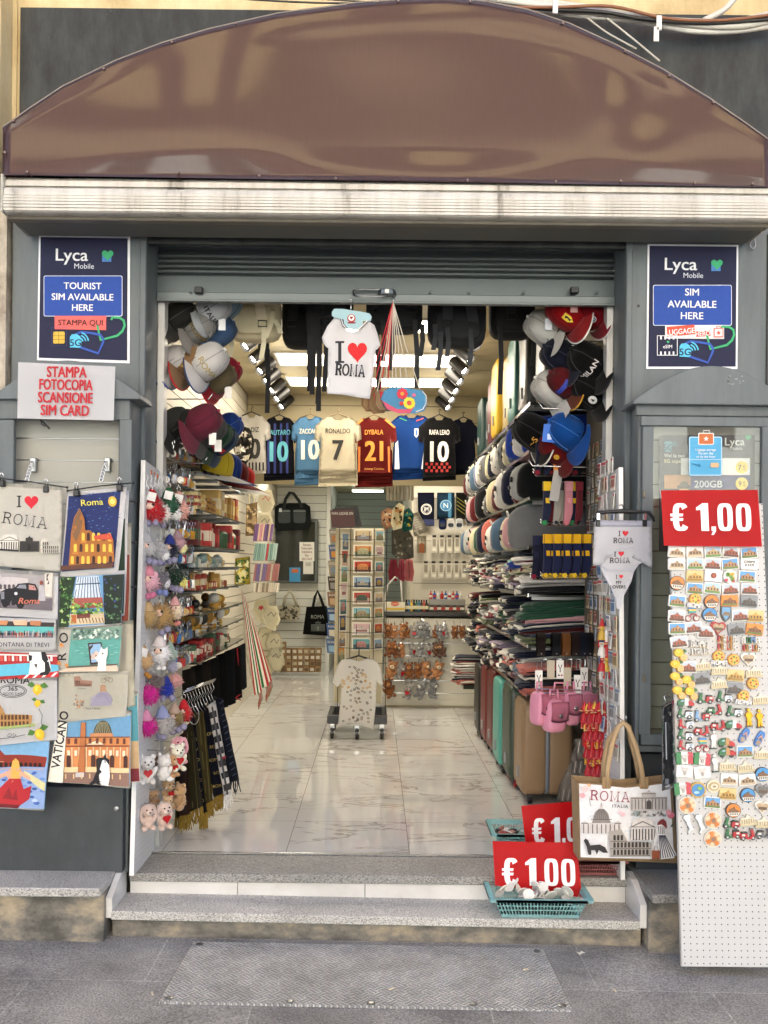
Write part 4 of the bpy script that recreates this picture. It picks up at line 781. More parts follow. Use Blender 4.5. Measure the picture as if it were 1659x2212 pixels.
def r1(p):
 p.poly([(149,1072),(262,1061),(245,1226),(133,1235)],'#1b2a63');rd=random.Random(12)
 for _ in range(150):
  u=rd.uniform(0,1);w=rd.uniform(0,.72);x=149+112*u-w*16;y=1072-11*u+w*165;p.line([(x,y),(x+rd.uniform(2,5),y+rd.uniform(-3,1))],1.1,rd.choice(['#2c4a92','#3f63ad','#16204d','#6f8fc0','#223a7c']))
 p.poly(circ(246,1084,9,11),'#e2b23d');p.poly(circ(246,1084,5,6),'#f3d77a');p.text('Roma',202,1092,14,'#d9cf55',.012,1.1,rot=-.06)
 p.poly([(150,1220),(155,1150),(162,1118),(174,1098),(184,1120),(186,1146),(198,1146),(206,1158),(240,1152),(246,1166),(248,1214)],'#a9692d');p.poly([(156,1150),(163,1120),(174,1100),(181,1118),(178,1140),(166,1172)],'#7b5a3c')
 for r_,(y,n_,x0,x1)in enumerate(((1218,8,152,246),(1192,7,158,246),(1168,6,176,244))):
  for k in range(n_):d_arch(p,x0+(x1-x0)*(k+.5)/n_,y,6.5,17,'#f0c04a' if k%3!=1 else '#3a2018')
  p.line([(x0,y+3),(x1,y+1)],2,'#e0963c')
 p.poly([(205,1158),(240,1152),(246,1166),(207,1166)],'#c8503a');p.poly([(133,1232),(134,1222),(246,1216),(245,1226)],'#5f3b2c')
tote('white bordered tote bag with an arena lit gold under a blue night sky',[(147,1064),(274,1052),(254,1239),(129,1245)],-.515,CANW,r1,6)
def r2(p):
 rd=random.Random(21);p.poly([(133,1246),(270,1240),(262,1346),(129,1355)],'#6fa3d2');p.poly([(168,1246),(214,1244),(220,1292),(160,1294)],'#d5e2ee')
 for k in range(9):p.line([(172+k*5,1246),(163+k*7,1292)],1.6,'#31507c')
 p.line([(166,1262),(218,1260)],2.2,'#243a5c');p.poly([(158,1292),(222,1290),(224,1312),(156,1314)],'#a5574e');p.poly([(154,1326),(226,1322),(226,1346),(152,1350)],'#d9c4a0');p.poly([(168,1323),(196,1321),(196,1334),(168,1336)],'#7a4238');p.poly([(156,1328),(167,1328),(167,1346),(156,1347)],'#b8693a')
 for k in range(8):p.line([(172+k*7,1334),(175+k*7,1345)],1.6,'#4a352c')
 p.poly([(133,1246),(166,1246),(156,1300),(150,1354),(129,1355)],'#22381f');p.poly([(224,1243),(270,1240),(262,1346),(226,1349)],'#1d2a22')
 for x0,x1,n_,cs in((130,162,60,['#5c8a4a','#3f6b33','#9cbf6a','#1a2c19','#b9d08c']),(226,264,50,['#2f4a36','#466b4a','#1b2a24','#3b4a7c','#6d8f62']),(156,224,70,['#5f8f45','#86b75c','#2f5a2e','#c0cf6a','#4a7a3c'])):d_scatter(p,x0,1248 if x1<170 or x0>220 else 1302,x1,1346 if x1<170 or x0>220 else 1326,n_,4,cs,rd)
tote('green garden tote bag with a white dome seen between dark hedges',[(133,1240),(270,1232),(262,1349),(128,1358)],-.505,CANW,r2,7)
def r3(p):
 p.poly([(154,1360),(264,1352),(257,1441),(146,1443)],'#5fa49a');rd=random.Random(31);p.poly([(154,1360),(264,1352),(262,1376),(154,1384)],'#7d9a8c');d_scatter(p,158,1358,258,1382,60,5,['#a9c4b8','#4c6a62','#d3dfd6','#6d8a7e'],rd)
 for _ in range(40):x,y=rd.uniform(156,250),rd.uniform(1386,1436);p.line([(x,y),(x+9,y-1)],1.2,rd.choice(['#79bdb0','#4a8e86','#93cdbf']))
 p.poly([(146,1443),(256,1436),(258,1449),(124,1451)],'#d9c4ac');p.line([(146,1441),(256,1434)],2.4,'#6b4a3a')
 p.poly([(190,1389),(220,1387),(226,1432),(196,1436)],'#3d2c24');p.poly([(193,1392),(218,1390),(223,1428),(199,1431)],'#8fb4d4');d_palace(p,198,1404,220,1424,'#e3d2c4','#9a6e5a')
 p.poly([(212,1416),(218,1404),(220,1396),(224,1402),(230,1401),(234,1396),(235,1412),(232,1422),(232,1448),(212,1449),(214,1430),(206,1420)],'#f0ece6');p.poly(circ(224,1411,1.8),K)
 for a in((140,1352),(136,1393),(131,1432),(146,1437)):
  for k in range(8):p.poly([(a[0]+1.5,a[1]-1),(a[0]+7*math.cos(k*.785),a[1]+7*math.sin(k*.785)),(a[0]-1.5,a[1]+1)],'#e0913c')
 p.text('O',149,1377,18,K,.012,1.2,rot=-PI/2);p.text('R',145,1417,18,K,.012,1.2,rot=-PI/2)
tote('turquoise tote bag with a white cat painting at an easel',[(127,1352),(264,1344),(260,1452),(118,1454)],-.495,CAN,r3,8)
def r4(p):
 d_col(p,160,1458,201,1482,'#a07a68','#6b4a3e','#6b4a3e',2,9);p.text('Colosseo',178,1488,3.6,'#5a4a44');p.line(circ(226,1469,5),.9,'#8a7a5c',True);p.line(circ(240,1468,5),.9,'#8a7a5c',True);p.line([(226,1469),(231,1462),(238,1462),(240,1468),(233,1470),(231,1462)],.9,'#8a7a5c')
 p.poly([(197,1524),(200,1506),(216,1494),(232,1492),(240,1502),(244,1512),(240,1524)],'#9b95a8');p.poly([(219,1480),(224,1477),(230,1480),(231,1494),(218,1494)],'#b08a6c')
 for k in range(9):p.line([(200+k*1.5,1522-k*3),(240-k,1520-k*3)],.7,'#6b6480')
 rd=random.Random(2);d_scatter(p,160,1500,184,1530,14,4,['#d8b48c','#c99a6c','#8a7a6c'],rd);p.text('Piazza di Spagna',203,1531,4,'#4a4448',0,.9)
tote('cream tote bag with small pencil sketches of monuments and a bicycle',[(126,1456),(278,1449),(271,1549),(124,1559)],-.485,CANC,r4,9)
def r5(p):
 p.poly([(147,1560),(283,1545),(282,1698),(137,1690)],'#6b9cc0');p.poly([(143,1594),(282,1592),(281,1662),(139,1658)],'#d98f55');p.poly([(139,1656),(281,1658),(281,1668),(138,1668)],'#efd0a0');p.poly([(138,1668),(281,1668),(281,1698),(137,1690)],'#8f6f62')
 p.poly([(196,1590)]+[(221-20*math.cos(PI*k/12),1588-31*math.sin(PI*k/12))for k in range(13)]+[(242,1590)],'#4f4a38');
 for k in range(-4,5):p.line([(221+k*4.6,1588),(221+k*2.2,1560)],1,'#a5a07c')
 p.poly([(194,1592),(196,1584),(242,1584),(246,1592)],'#c98a5c')
 p.line([(144,1592),(282,1591)],2,'#6e3a2a');p.line([(143,1611),(282,1610)],2.4,'#7b3a26');p.poly([(184,1609),(209,1598),(226,1609)],'#f0d9b4');p.line([(184,1609),(209,1598),(226,1609),(184,1609)],1.2,'#6e3a2a')
 for k in range(9):
  x=150+k*15;d_arch(p,x,1606,6,12,'#6e3a2a');p.poly(rectp(x-3,1620,x+3,1632),'#f3e2c4');p.line([(x+7,1613),(x+7,1656)],2,'#f0d3a8')
 for x in(150,202,244,274):d_arch(p,x,1656,9,26,'#4a2a22')
 p.poly([(177,1560),(186,1560),(184,1668),(170,1668)],'#b9703f');p.line([(177,1560),(170,1668)],1.2,'#4a2a1c');p.line([(186,1560),(184,1668)],1.2,'#4a2a1c');p.poly([(165,1668),(183,1668),(182,1678),(164,1678)],'#c9c4c4')
 for k in range(8):p.poly(rectp(142+k*17,1671,145+k*17,1681),'#e8c58f')
 p.poly([(208,1640),(213,1636),(224,1636),(228,1627),(231,1636),(238,1640),(238,1652),(239,1680),(236,1696),(212,1694),(208,1690),(196,1698),(192,1694),(202,1684),(210,1664)],K);p.poly([(222,1642),(228,1640),(238,1652),(240,1676),(236,1696),(218,1694),(214,1670)],'#ece9e6')
 p.poly([(127,1560),(147,1560),(137,1690),(104,1688)],'#ece6d6');p.text('VATICANO',130,1660,19,K,.03,.93,'l',-1.41,1.0)
tote('Vatican tote bag with a domed basilica, obelisk and tuxedo cat',[(127,1552),(284,1533),(284,1702),(104,1688)],-.475,CAN,r5,10)
CBK=[('cream plain tote bag behind the easel cat bag',[(190,1345),(287,1340),(294,1524),(262,1532),(190,1530)],-.455,CANC,None),('teal and burgundy tote bag tucked behind the Vatican bag',[(180,1505),(298,1492),(302,1690),(180,1694)],-.45,CAN,lambda p:(p.poly([(260,1520),(297,1500),(300,1600),(260,1600)],'#4f93a0'),p.poly([(260,1660),(300,1660),(301,1688),(260,1690)],'#7a2832'),p.poly([(260,1600),(300,1600),(300,1660),(260,1660)],'#c4a57c'))),('dark green tote bag edge showing behind the night arena bag',[(170,1075),(281,1060),(268,1330),(170,1340)],-.468,CANW,lambda p:p.poly([(240,1140),(272,1120),(266,1325),(240,1330)],'#26402c')),('rust striped tote bag edge furthest back behind the garden bag',[(190,1140),(285,1130),(276,1430),(190,1440)],-.44,CAN,lambda p:p.poly([(262,1200),(279,1198),(274,1425),(262,1425)],'#9a4a3a'))]
for a in CBK:tote(a[0],a[1][:4]if len(a[1])==4 else a[1],a[2],a[3],a[4],11)
for pts,lab in(([(-30,1030),(60,1040),(145,1053)],'thin black rod carrying the I heart Roma bag'),([(146,1060),(215,1050),(287,1043)],'thin black rod carrying the night arena bag')):
 mb=MB();mb.tube([px(u,v,-.53)for u,v in pts],.003,6);
 for q in(pts[0],pts[-1]):mb.ball(px(q[0],q[1],-.53),.006,8,5)
 thing1(mb,'hanging_rod',lab,'rod',BLACKP)
rodclip(5,1031,-.54,'clip gripping the I heart Roma bag at its left');rodclip(101,1044,-.54,'clip gripping the I heart Roma bag at its right');rodclip(166,1052,-.53,'clip on the left top corner of the night arena bag');rodclip(259,1041,-.53,'clip on the right top corner of the night arena bag')
for u,lab in((66,'chrome hook and chain on the slats over the I heart Roma bag'),(226,'chrome hook and chain on the slats over the night arena bag')):
 t=T('chain_hook',lab,'hook',px(u,1040,-.3));mb=MB();q=px(u+8,1006,YK+.09);mb.box(q.x-.014,q.x+.014,q.y-.02,q.y+.006,q.z-.03,q.z+.035);mb.build('bracket',STEEL,t,bev=.003)
 mb=MB();a,b=px(u,1008,YK+.05),px(u-8,1038,-.5);mb.tube([q+Vector((0,-.01,.02)),a+Vector((0,0,.02)),a],.004,6)
 for k in range(9):c=a.lerp(b,(k+.5)/9);R=.008;mb.tube([c+Vector((R*math.cos(w)*(.5 if k%2 else 1),R*math.cos(w)*.7*(1 if k%2 else .2),R*1.3*math.sin(w)))for w in[2*PI*j/8 for j in range(8)]],.0025,5,closed=True)
 mb.build('chain',CHROME,t,smooth=True)
for v in(1083,1172,1268):
 mb=MB();mb.tube([px(270,v,YK-.01),px(292,v,-.40)],.0035,6);mb.ball(px(292,v,-.40),.007,8,5);thing1(mb,'hook','short black peg on the side of the left cabinet, '+('uppermost' if v<1100 else 'middle' if v<1200 else 'lowest')+' of three','hook',BLACKP,'short black pegs')
def pegmat(name,hx,r=.0026):
 m,t,p,N,L=nodes(name);tc=N('TexCoord');sp=N('SeparateXYZ');L(tc.outputs['Object'],sp.inputs[0]);ds_=[]
 for ax in(0,2):
  a=N('Math');a.operation='DIVIDE';L(sp.outputs[ax],a.inputs[0]);a.inputs[1].default_value=.0254
  f=N('Math');f.operation='FRACT';L(a.outputs[0],f.inputs[0]);s_=N('Math');s_.operation='SUBTRACT';L(f.outputs[0],s_.inputs[0]);s_.inputs[1].default_value=.5
  q=N('Math');q.operation='MULTIPLY';L(s_.outputs[0],q.inputs[0]);L(s_.outputs[0],q.inputs[1]);ds_.append(q)
 a=N('Math');L(ds_[0].outputs[0],a.inputs[0]);L(ds_[1].outputs[0],a.inputs[1]);l=N('Math');l.operation='LESS_THAN';L(a.outputs[0],l.inputs[0]);l.inputs[1].default_value=(r/.0254)**2
 n=N('TexNoise');n.inputs['Scale'].default_value=4;n.inputs['Detail'].default_value=8;L(tc.outputs['Object'],n.inputs['Vector']);c=lin(hx)
 mx=N('Mix');mx.data_type='RGBA';L(n.outputs['Fac'],mx.inputs[0]);mx.inputs[6].default_value=(*[x*.9 for x in c],1);mx.inputs[7].default_value=(*c,1)
 m2=N('Mix');m2.data_type='RGBA';L(l.outputs[0],m2.inputs[0]);L(mx.outputs[2],m2.inputs[6]);m2.inputs[7].default_value=(.012,.012,.014,1);L(m2.outputs[2],p.inputs['Base Color']);p.inputs['Roughness'].default_value=.42;return m
PEG=pegmat('white_perforated_board','#cbcbca');PEGS=pegmat('white_board_fine_holes','#e2e2e0',.0018)
CAMV=Vector((0,-CAMY,CAMZ))
def hit(u,v,P,n):d=px(u,v,0)-CAMV;return CAMV+d*((P-CAMV).dot(n)/d.dot(n))
B0,B1=px(1473,2088,-.752),px(1437,1150,-.545)
bup=Vector((0,B1.y-B0.y,B1.z-B0.z)).normalized();bn=Vector((0,-bup.z,bup.y))
def brd(u,v,l=0.0):return hit(u,v,B0,bn)+bn*l
t=T('magnet_pegboard','tall white pegboard of fridge magnets leaning against the right cabinet','pegboard',B0,world=False);t.rotation_euler=Matrix((Vector((1,0,0)),-bn,bup)).transposed().to_euler()
bw,bh=.398,(brd(1437,1085)-B0).length
mb=MB();mb.box(0,bw,.0,.016,0,bh);mb.build('board',PEG,t,bev=.002)
mb=MB();mb.box(-.0015,0,-.001,.017,0,bh);mb.build('edge_band',M('#c9c6c0',.5),t)
def ordw(i):return['first','second','third','fourth','fifth','sixth','seventh','eighth','ninth','tenth','eleventh','twelfth','thirteenth','fourteenth','fifteenth','sixteenth','seventeenth','eighteenth','nineteenth','twentieth'][i]
class RL:
 def __init__(s,fn):s.fn=fn;s.it=[]
 def a(s,poly,hx,l0=.001,l1=.007):s.it.append((poly,hx,l0,l1));return s
 def build(s,name,lab,cat,grp):
  mb=MB();hs=[]
  for poly,hx,l0,l1 in s.it:
   if hx not in hs:hs.append(hx)
   mb.mi=hs.index(hx);l1*=1.7;l0*=1.5;n=len(poly);A=[s.fn(u,v,l1)for u,v in poly];C=[s.fn(u,v,l0)for u,v in poly]
   vs,fs=tri2(poly);
   if len(vs)==n:mb.add([s.fn(p.x,p.y,l1)for p in vs],fs)
   else:mb.add(A,[tuple(range(n))])
   mb.add(A+C,[(i,(i+1)%n,n+(i+1)%n,n+i)for i in range(n)])
  return thing1(mb,name,lab,cat,[M(h,.35,.9 if h in('#b98a2c','#b7b9bd')else 0,.18,220)for h in hs],grp)
def rot(poly,x,y,a,z=1.0):c,s=z*math.cos(a),z*math.sin(a);return[(x+(p-x)*c-(q-y)*s,y+(p-x)*s+(q-y)*c)for p,q in poly]
def scenery(R,x,y,w,h,sky_,bld,gnd,rd):
 R.a(rectp(x-w*.44,y-h*.42,x+w*.44,y+h*.4),sky_,.006,.0075);q=[(x-w*.38,y+h*.25),(x-w*.36,y-h*.05),(x-w*.1,y-h*.12),(x,y-h*.3),(x+w*.12,y-h*.1),(x+w*.36,y),(x+w*.38,y+h*.25)]
 R.a(q,bld,.007,.0105)
 for k in range(4):R.a(rectp(x-w*.3+k*w*.18,y,x-w*.3+k*w*.18+w*.07,y+h*.2),'#4a382c',.009,.0112)
 R.a(rectp(x-w*.44,y+h*.22,x+w*.44,y+h*.42),gnd,.006,.009)
def magnet(x,y,kind,lab,rd):
 R=RL(brd);w,h=37,25;W_='#ebe9e4'
 if kind[0]=='p':
  th={'w':(W_,'#a58a6a','#c9b79c'),'b':('#5d9bd0','#b4875a','#5d7a3c'),'g':('#a9c6d8','#c2a57a','#5f8b45'),'r':('#b9c4cc','#a2573f','#5b4136'),'o':('#e08a35','#8a5a34','#6b7a3c'),'c':('#e0d8c2','#c9bb95','#b3a27a'),'k':('#8a8d90','#5e5a56','#44423f'),'y':('#d8c084','#c49a48','#a07a34')}[kind[1]]
  if th[0]=='#e0d8c2':
   R.a([(x-w*.48,y+h*.4),(x-w*.42,y-h*.2),(x-w*.12,y-h*.25),(x,y-h*.55),(x+w*.14,y-h*.25),(x+w*.42,y-h*.2),(x+w*.48,y+h*.4)],th[0]);R.a(rectp(x-w*.5,y+h*.25,x+w*.5,y+h*.45),th[1],.001,.010)
   for k in range(6):R.a(rectp(x-w*.38+k*w*.14,y-h*.1,x-w*.38+k*w*.14+w*.05,y+h*.25),th[2],.006,.009)
  else:R.a(rrect(x-w/2,y-h/2,x+w/2,y+h/2,2,2),W_ if kind[1]in 'wbrg' else th[0]);scenery(R,x,y,w,h,*th,rd)
 elif kind[0]=='u':
  c={'o':'#e2812c','b':'#3f8fcb','t':'#3a7d4a'}[kind[1]];R.a(circ(x,y,16.5,16),'#2e2a28');R.a(circ(x,y,15,14.5),c,.006,.008);R.a([(x-13,y+4),(x-9,y-3),(x-3,y-5),(x+1,y-8),(x+4,y-3),(x+12,y+1),(x+13,y+4)],'#7a5636',.007,.0105);R.a([(x-13.5,y+4),(x+13.5,y+4),(x+9,y+12),(x-9,y+12)],'#e9e4da',.007,.009)
  for k in range(5):R.a(rectp(x-9+k*4,y+5.5,x-7+k*4,y+10),'#3a3230',.008,.0096)
 elif kind=='lemon':
  R.a(circ(x-4,y-4,10,9,14),'#e4b62a',.001,.013);R.a(circ(x-6,y-6,5,4,10),'#f0cb48',.012,.0145);R.a([(x+4,y-9),(x+11,y-12),(x+15,y-6),(x+8,y-3)],'#3c6b2c',.001,.008);R.a(circ(x+7,y+7,8,8,14),'#e7a535',.001,.011);R.a(circ(x+7,y+7,6.3,6.3,12),'#f3d9a0',.01,.012)
  for k in range(6):R.a(rot([(x+7.6,y+6.2),(x+11.8,y+5.2),(x+12.0,y+8.2)],x+7,y+7,k*PI/3),'#dd8a2a',.011,.0128)
 elif kind[0]=='s' and kind!='seal':
  c={'r':'#b7202a','g':'#1f6a3c','w':'#e6e8ea','b':'#7aa6cc','k':'#6d6f72'};f,b=c[kind[1]],c[kind[2]];m=1 if kind[3]=='l' else-1
  def q(P):return[(x+m*a,y+b_)for a,b_ in P]
  R.a(q(circ(-11,9,5,5,12)),'#1d1d1f',.001,.007);R.a(q(circ(11,9,5,5,12)),'#1d1d1f',.001,.007);R.a(q(circ(-11,9,2.4,2.4,8)),'#c9cbcd',.006,.009);R.a(q(circ(11,9,2.4,2.4,8)),'#c9cbcd',.006,.009)
  R.a(q([(-15,6),(-13,0),(-11,-10),(-8,-12),(-6,-9),(-8,2),(-4,7),(2,8),(2,11),(-6,11),(-10,5)]),f,.003,.010);R.a(q([(1,10),(2,-1),(5,-4),(14,-4),(18,2),(17,9),(12,4),(6,6),(5,10)]),b,.003,.011);R.a(q([(1,-2),(3,-6),(14,-6),(15,-3)]),'#26241f',.004,.012);R.a(q([(-14,-12),(-6,-12),(-5,-10),(-13,-10)]),'#8a8c8e',.004,.010);R.a(q([(8,-1),(14,-1),(15,3),(8,3)]),'#9fb7cc' if kind[2]in 'wb' else '#e3dcd2',.010,.0122)
 elif kind[0]=='c':
  R.a(circ(x-10,y+8,4.5,4.5,10),'#1c1c1e',.001,.008);R.a(circ(x+11,y+8,4.5,4.5,10),'#1c1c1e',.001,.008);R.a([(x-18,y+7),(x-17,y-2),(x-10,y-8),(x-3,y-9),(x-3,y+7)],'#256b3e',.002,.010);R.a([(x-3,y+7),(x-3,y-10),(x+5,y-9),(x+6,y+7)],'#e9e7e2' if kind[1]=='w' else '#b98a50',.002,.0105);R.a([(x+6,y+7),(x+5,y-3),(x+11,y-4),(x+18,y+1),(x+18,y+7)],'#b8222c',.002,.011);R.a([(x-13,y-1),(x-9,y-5),(x-5,y-5),(x-5,y-1)],'#9db9cb',.009,.0112)
 elif kind[0]=='h':
  c={'r':'#a8202a','w':'#e2ddd2','k':'#8b8b8c'}[kind[1]];R.a(heart(x,y,34,30),c,.001,.008);R.a(heart(x,y,25,21),'#b39b78' if kind[1]!='k' else '#6d6a66',.007,.0095);R.a(rectp(x-9,y-2,x+9,y+4),'#5d4634',.009,.0105)
 elif kind[0]=='d':
  R.a(circ(x,y,19,19,24),'#e8e2d6',.001,.006);R.a(circ(x,y,17,17,24),'#c9a98c',.005,.0075)
  for k in range(7):R.a(rot([(x+8,y-3.5),(x+16.5,y-4.5),(x+16.5,y+4.5),(x+8,y+3.5)],x,y,k*2*PI/7),'#d27a2c' if k%2 else '#e0c9a4',.007,.009)
  R.a(circ(x,y,7.5,7.5,16),'#d88a3c',.007,.010);R.a(circ(x,y,5,5,12),'#8a6a58',.009,.011)
 elif kind[0]=='z':
  R.a(circ(x,y-2,13,13,18),'#c98a34',.001,.009);R.a(circ(x,y-2,11,11,16),'#e6bd52',.008,.0105)
  for k in range(6):a=k*1.05+.3;R.a(circ(x+6.5*math.cos(a),y-2+6.5*math.sin(a),2.4,2.4,7),['#b5302a','#3f7a34','#a8702c'][k%3],.010,.0118)
  if kind[1]=='r':
   for i,ch in enumerate('ROMA'):R.it+=[([(Q[0],Q[1])for Q in P],'#eceae6',.005,.013)for P in block(ch,x-17+i*9,y+7,8,10)]
 elif kind[0]=='w':
  word={'r':'ROMA','i':'ITALIA'}[kind[1]];cols=['#e6e3dc','#b5202a','#2f6b3c','#c48a3c','#5d86b0','#e2ded4'];n=len(word);ww=40/n
  for i,ch in enumerate(word):
   for P in block(ch,x-20+i*ww,y-7,ww*.88,14):R.a(P,cols[(i*2+(0 if kind[1]=='r' else 1))%6]if kind[2:]!='w' else '#d9d6ce',.001,.010)
  R.a(rectp(x-20,y+4,x+20,y+8),'#cdb58c',.001,.006)
 elif kind[0]=='m':
  c='#b98a2c' if kind[1]=='g' else '#dcdad4';R.a(circ(x,y-17,3.2,3.8,10),c,.002,.011);R.a([(x-5,y-12),(x+5,y-12),(x+6,y-2),(x+4,y+3),(x+5,y+17),(x+1,y+17),(x,y+5),(x-1,y+17),(x-5,y+17),(x-4,y+3),(x-6,y-2)],c,.002,.010);R.a([(x+5,y-12),(x+8,y-3),(x+6,y-1),(x+4,y-8)],c,.002,.011);R.a([(x-5,y-12),(x-8,y-5),(x-4,y-3)],c,.002,.011);R.a(rectp(x-7,y+17,x+7,y+20),'#1f3b2a' if kind[1]=='w' else '#3a2c14',.001,.010)
 elif kind[0]=='f':
  P=rot([(x-6,y+17),(x-8,y+6),(x-7,y-8),(x-4,y-16),(x+4,y-16),(x+8,y-8),(x+7,y+6),(x+5,y+17),(x,y+20)],x,y,.45);R.a(P,'#3a78c0',.001,.008);R.a(rot([(x-5,y+2),(x,y-8),(x+6,y+2),(x+4,y+4),(x,y-4),(x-3,y+4)],x,y,.45),'#c99a8a',.007,.012);R.a(rot(circ(x,y+11,5,6,10),x,y,.45),'#a58e78',.007,.010)
 elif kind[0]=='b':
  for s_ in(-9,9):R.a(circ(x+s_,y+7,7,7,14),'#8a2f36',.001,.005);R.a(circ(x+s_,y+7,5,5,12),'#d9d4cc',.004,.006)
  R.a([(x-9,y+7),(x-3,y-3),(x+8,y-3),(x+9,y+6),(x+7,y-1),(x-1,y-1)],'#b5343a',.004,.009);R.a(rectp(x-8,y-18,x+8,y-13),'#4b7fc0',.002,.008);R.a(rectp(x-8,y-13,x+8,y-9),'#e2c04a',.002,.008);R.a(rectp(x-8,y-9,x+8,y-5),'#3f9a9a',.002,.008)
 elif kind[0]=='i':
  R.a([(x-10,y-18),(x-2,y-21),(x+5,y-17),(x+2,y-11),(x+5,y-2),(x+10,y+7),(x+14,y+9),(x+12,y+13),(x+8,y+11),(x+7,y+17),(x+2,y+21),(x+1,y+17),(x+4,y+11),(x-1,y+2),(x-5,y-7),(x-11,y-12)],'#b7b9bd',.001,.009)
 elif kind[0]=='a':
  if kind[1]=='t':R.a([(x-18,y-13),(x-7,y-15),(x-7,y+11),(x-18,y+13)],'#2f8048');R.a([(x-7,y-15),(x+7,y-15),(x+7,y+12),(x-7,y+11)],'#e6e4e0');R.a([(x+7,y-15),(x+18,y-12),(x+18,y+13),(x+7,y+12)],'#c03a48')
  else:R.a([(x-18,y-13),(x,y-15),(x+18,y-12),(x+18,y+13),(x,y+12),(x-18,y+13)],'#e4e2de')
  R.a([(x-9,y-9),(x+9,y-9),(x+4,y+1),(x,y+7),(x-4,y+1)],'#c9c3bd',.006,.0095);R.a(circ(x,y+3,2.6,5,10),'#b0a8a2',.008,.012)
 elif kind[0]=='o':
  if kind[1]=='s':R.a([(x+(19 if k%2 else 16.5)*math.cos(k*PI/12),y+(19 if k%2 else 16.5)*math.sin(k*PI/12))for k in range(24)],'#c9a24a',.001,.006);R.a(circ(x,y,14,14,18),'#3f84bd',.005,.008);R.a(circ(x+3,y-4,5,4,10),'#7fb04a',.007,.010);R.a(circ(x-4,y+5,6,3,10),'#a9d2e6',.007,.009)
  elif kind[1]=='v':R.a(circ(x,y,15,15,18),'#e0d6be',.001,.006);R.a(circ(x,y,12,10,16),'#b7a277',.005,.008);R.a(circ(x,y,8,6,14),'#e6ddc6',.007,.010);R.a(circ(x,y,4,2.5,10),'#9a8662',.009,.011)
  elif kind[1]=='m':R.a(circ(x,y,15,15,18),'#d8ddd8');[R.a(circ(x+rd.uniform(-9,9),y+rd.uniform(-9,9),4,4,8),rd.choice(['#6fa04a','#c03a4a','#4a8cc0','#e0b84a','#8a5a9a']),.006,.009)for _ in range(9)]
  else:R.a([(x-11,y-17),(x+11,y-17),(x+11,y),(x+7,y+11),(x,y+17),(x-7,y+11),(x-11,y)],'#4d4a46');R.a([(x-9,y-15),(x+9,y-15),(x+9,y),(x,y+14),(x-9,y)],'#6ea3cc',.006,.008);R.a([(x-8,y+3),(x-4,y-5),(x+6,y-4),(x+8,y+3)],'#8c7252',.007,.010)
 elif kind=='text':
  R.a(rrect(x-19,y-11,x+19,y+12,3,3),'#eeece8');
  for i,ch in enumerate('CARPE'):R.it+=[(P,'#2b2724',.006,.0078)for P in block(ch,x-12+i*5,y-7,4,5)]
  for i,ch in enumerate('DIEM'):R.it+=[(P,'#2b2724',.006,.0078)for P in block(ch,x-10+i*5,y,4,5)]
 elif kind=='seal':R.a(rectp(x-19,y-13,x+19,y+13),'#eae8e4');R.a(circ(x,y,6,6,14),'#8f3a26',.006,.010);R.a(circ(x,y,3,3,10),'#b3603c',.009,.0115)
 an=rd.uniform(-.12,.12);R.it=[(rot([(p_[0],p_[1])for p_ in P],x,y,an,.98),h_,a_,b_)for P,h_,a_,b_ in R.it]
 return R.build('fridge_magnet',lab,'magnet','fridge magnets on the leaning pegboard')
SEG={'R':[(0,0,.25,1),(0,0,.9,.22),(.7,.1,.95,.5),(0,.42,.85,.6),(.6,.55,.98,1)],'O':[(0,0,.25,1),(.75,0,1,1),(0,0,1,.2),(0,.8,1,1)],'M':[(0,0,.22,1),(.78,0,1,1),(.2,.1,.5,.5),(.5,.1,.8,.5)],'A':[(0,.1,.25,1),(.75,.1,1,1),(.1,0,.9,.22),(.1,.5,.9,.68)],'I':[(.3,0,.7,1)],'T':[(0,0,1,.22),(.35,0,.65,1)],'L':[(0,0,.28,1),(0,.8,.95,1)],'C':[(0,0,.25,1),(0,0,1,.2),(0,.8,1,1)],'P':[(0,0,.25,1),(0,0,.9,.2),(.7,.1,.95,.5),(0,.42,.9,.6)],'E':[(0,0,.25,1),(0,0,1,.2),(0,.4,.8,.58),(0,.8,1,1)],'D':[(0,0,.25,1),(0,0,.8,.2),(0,.8,.8,1),(.75,.12,1,.88)]}
def block(ch,x,y,w,h):return[rectp(x+a*w,y+b*h,x+c*w,y+d*h)for a,b,c,d in SEG[ch]]
KN={'pw':'white plaque magnet with a brown monument','pb':'blue sky plaque magnet with an arena','pg':'green lawn plaque magnet with a stadium','pr':'reddish plaque magnet with ruins','po':'orange sunset plaque magnet','pc':'cream fountain relief magnet','pk':'grey stone arena magnet','py':'gold arena relief magnet','uo':'round orange sunset magnet','ub':'round blue sky magnet','ut':'round green magnet','lemon':'yellow lemon magnet with a cut half','hr':'red heart magnet','hw':'white heart magnet','hk':'grey heart magnet','d':'orange ceramic dish magnet','zr':'pizza magnet over the word ROMA','zp':'pizza slice magnet with tomatoes','wr':'ROMA letter magnet','wi':'ITALIA letter magnet','wrw':'pale ROMA letter magnet','wiw':'pale ITALIA letter magnet','mg':'gold guardsman magnet','mw':'white statue magnet','f':'blue flip-flop magnet','b':'bicycle magnet with a striped flag','i':'silver boot shaped magnet','at':'green white and red relief magnet','aw':'white relief magnet','os':'scalloped blue dish magnet','ov':'cream oval arena magnet','om':'round confetti coloured magnet','oh':'shield shaped arena magnet','text':'white Carpe Diem magnet','seal':'white magnet with a red wax seal','cw':'tricolour little van magnet','cb':'little van magnet with a brown box'}
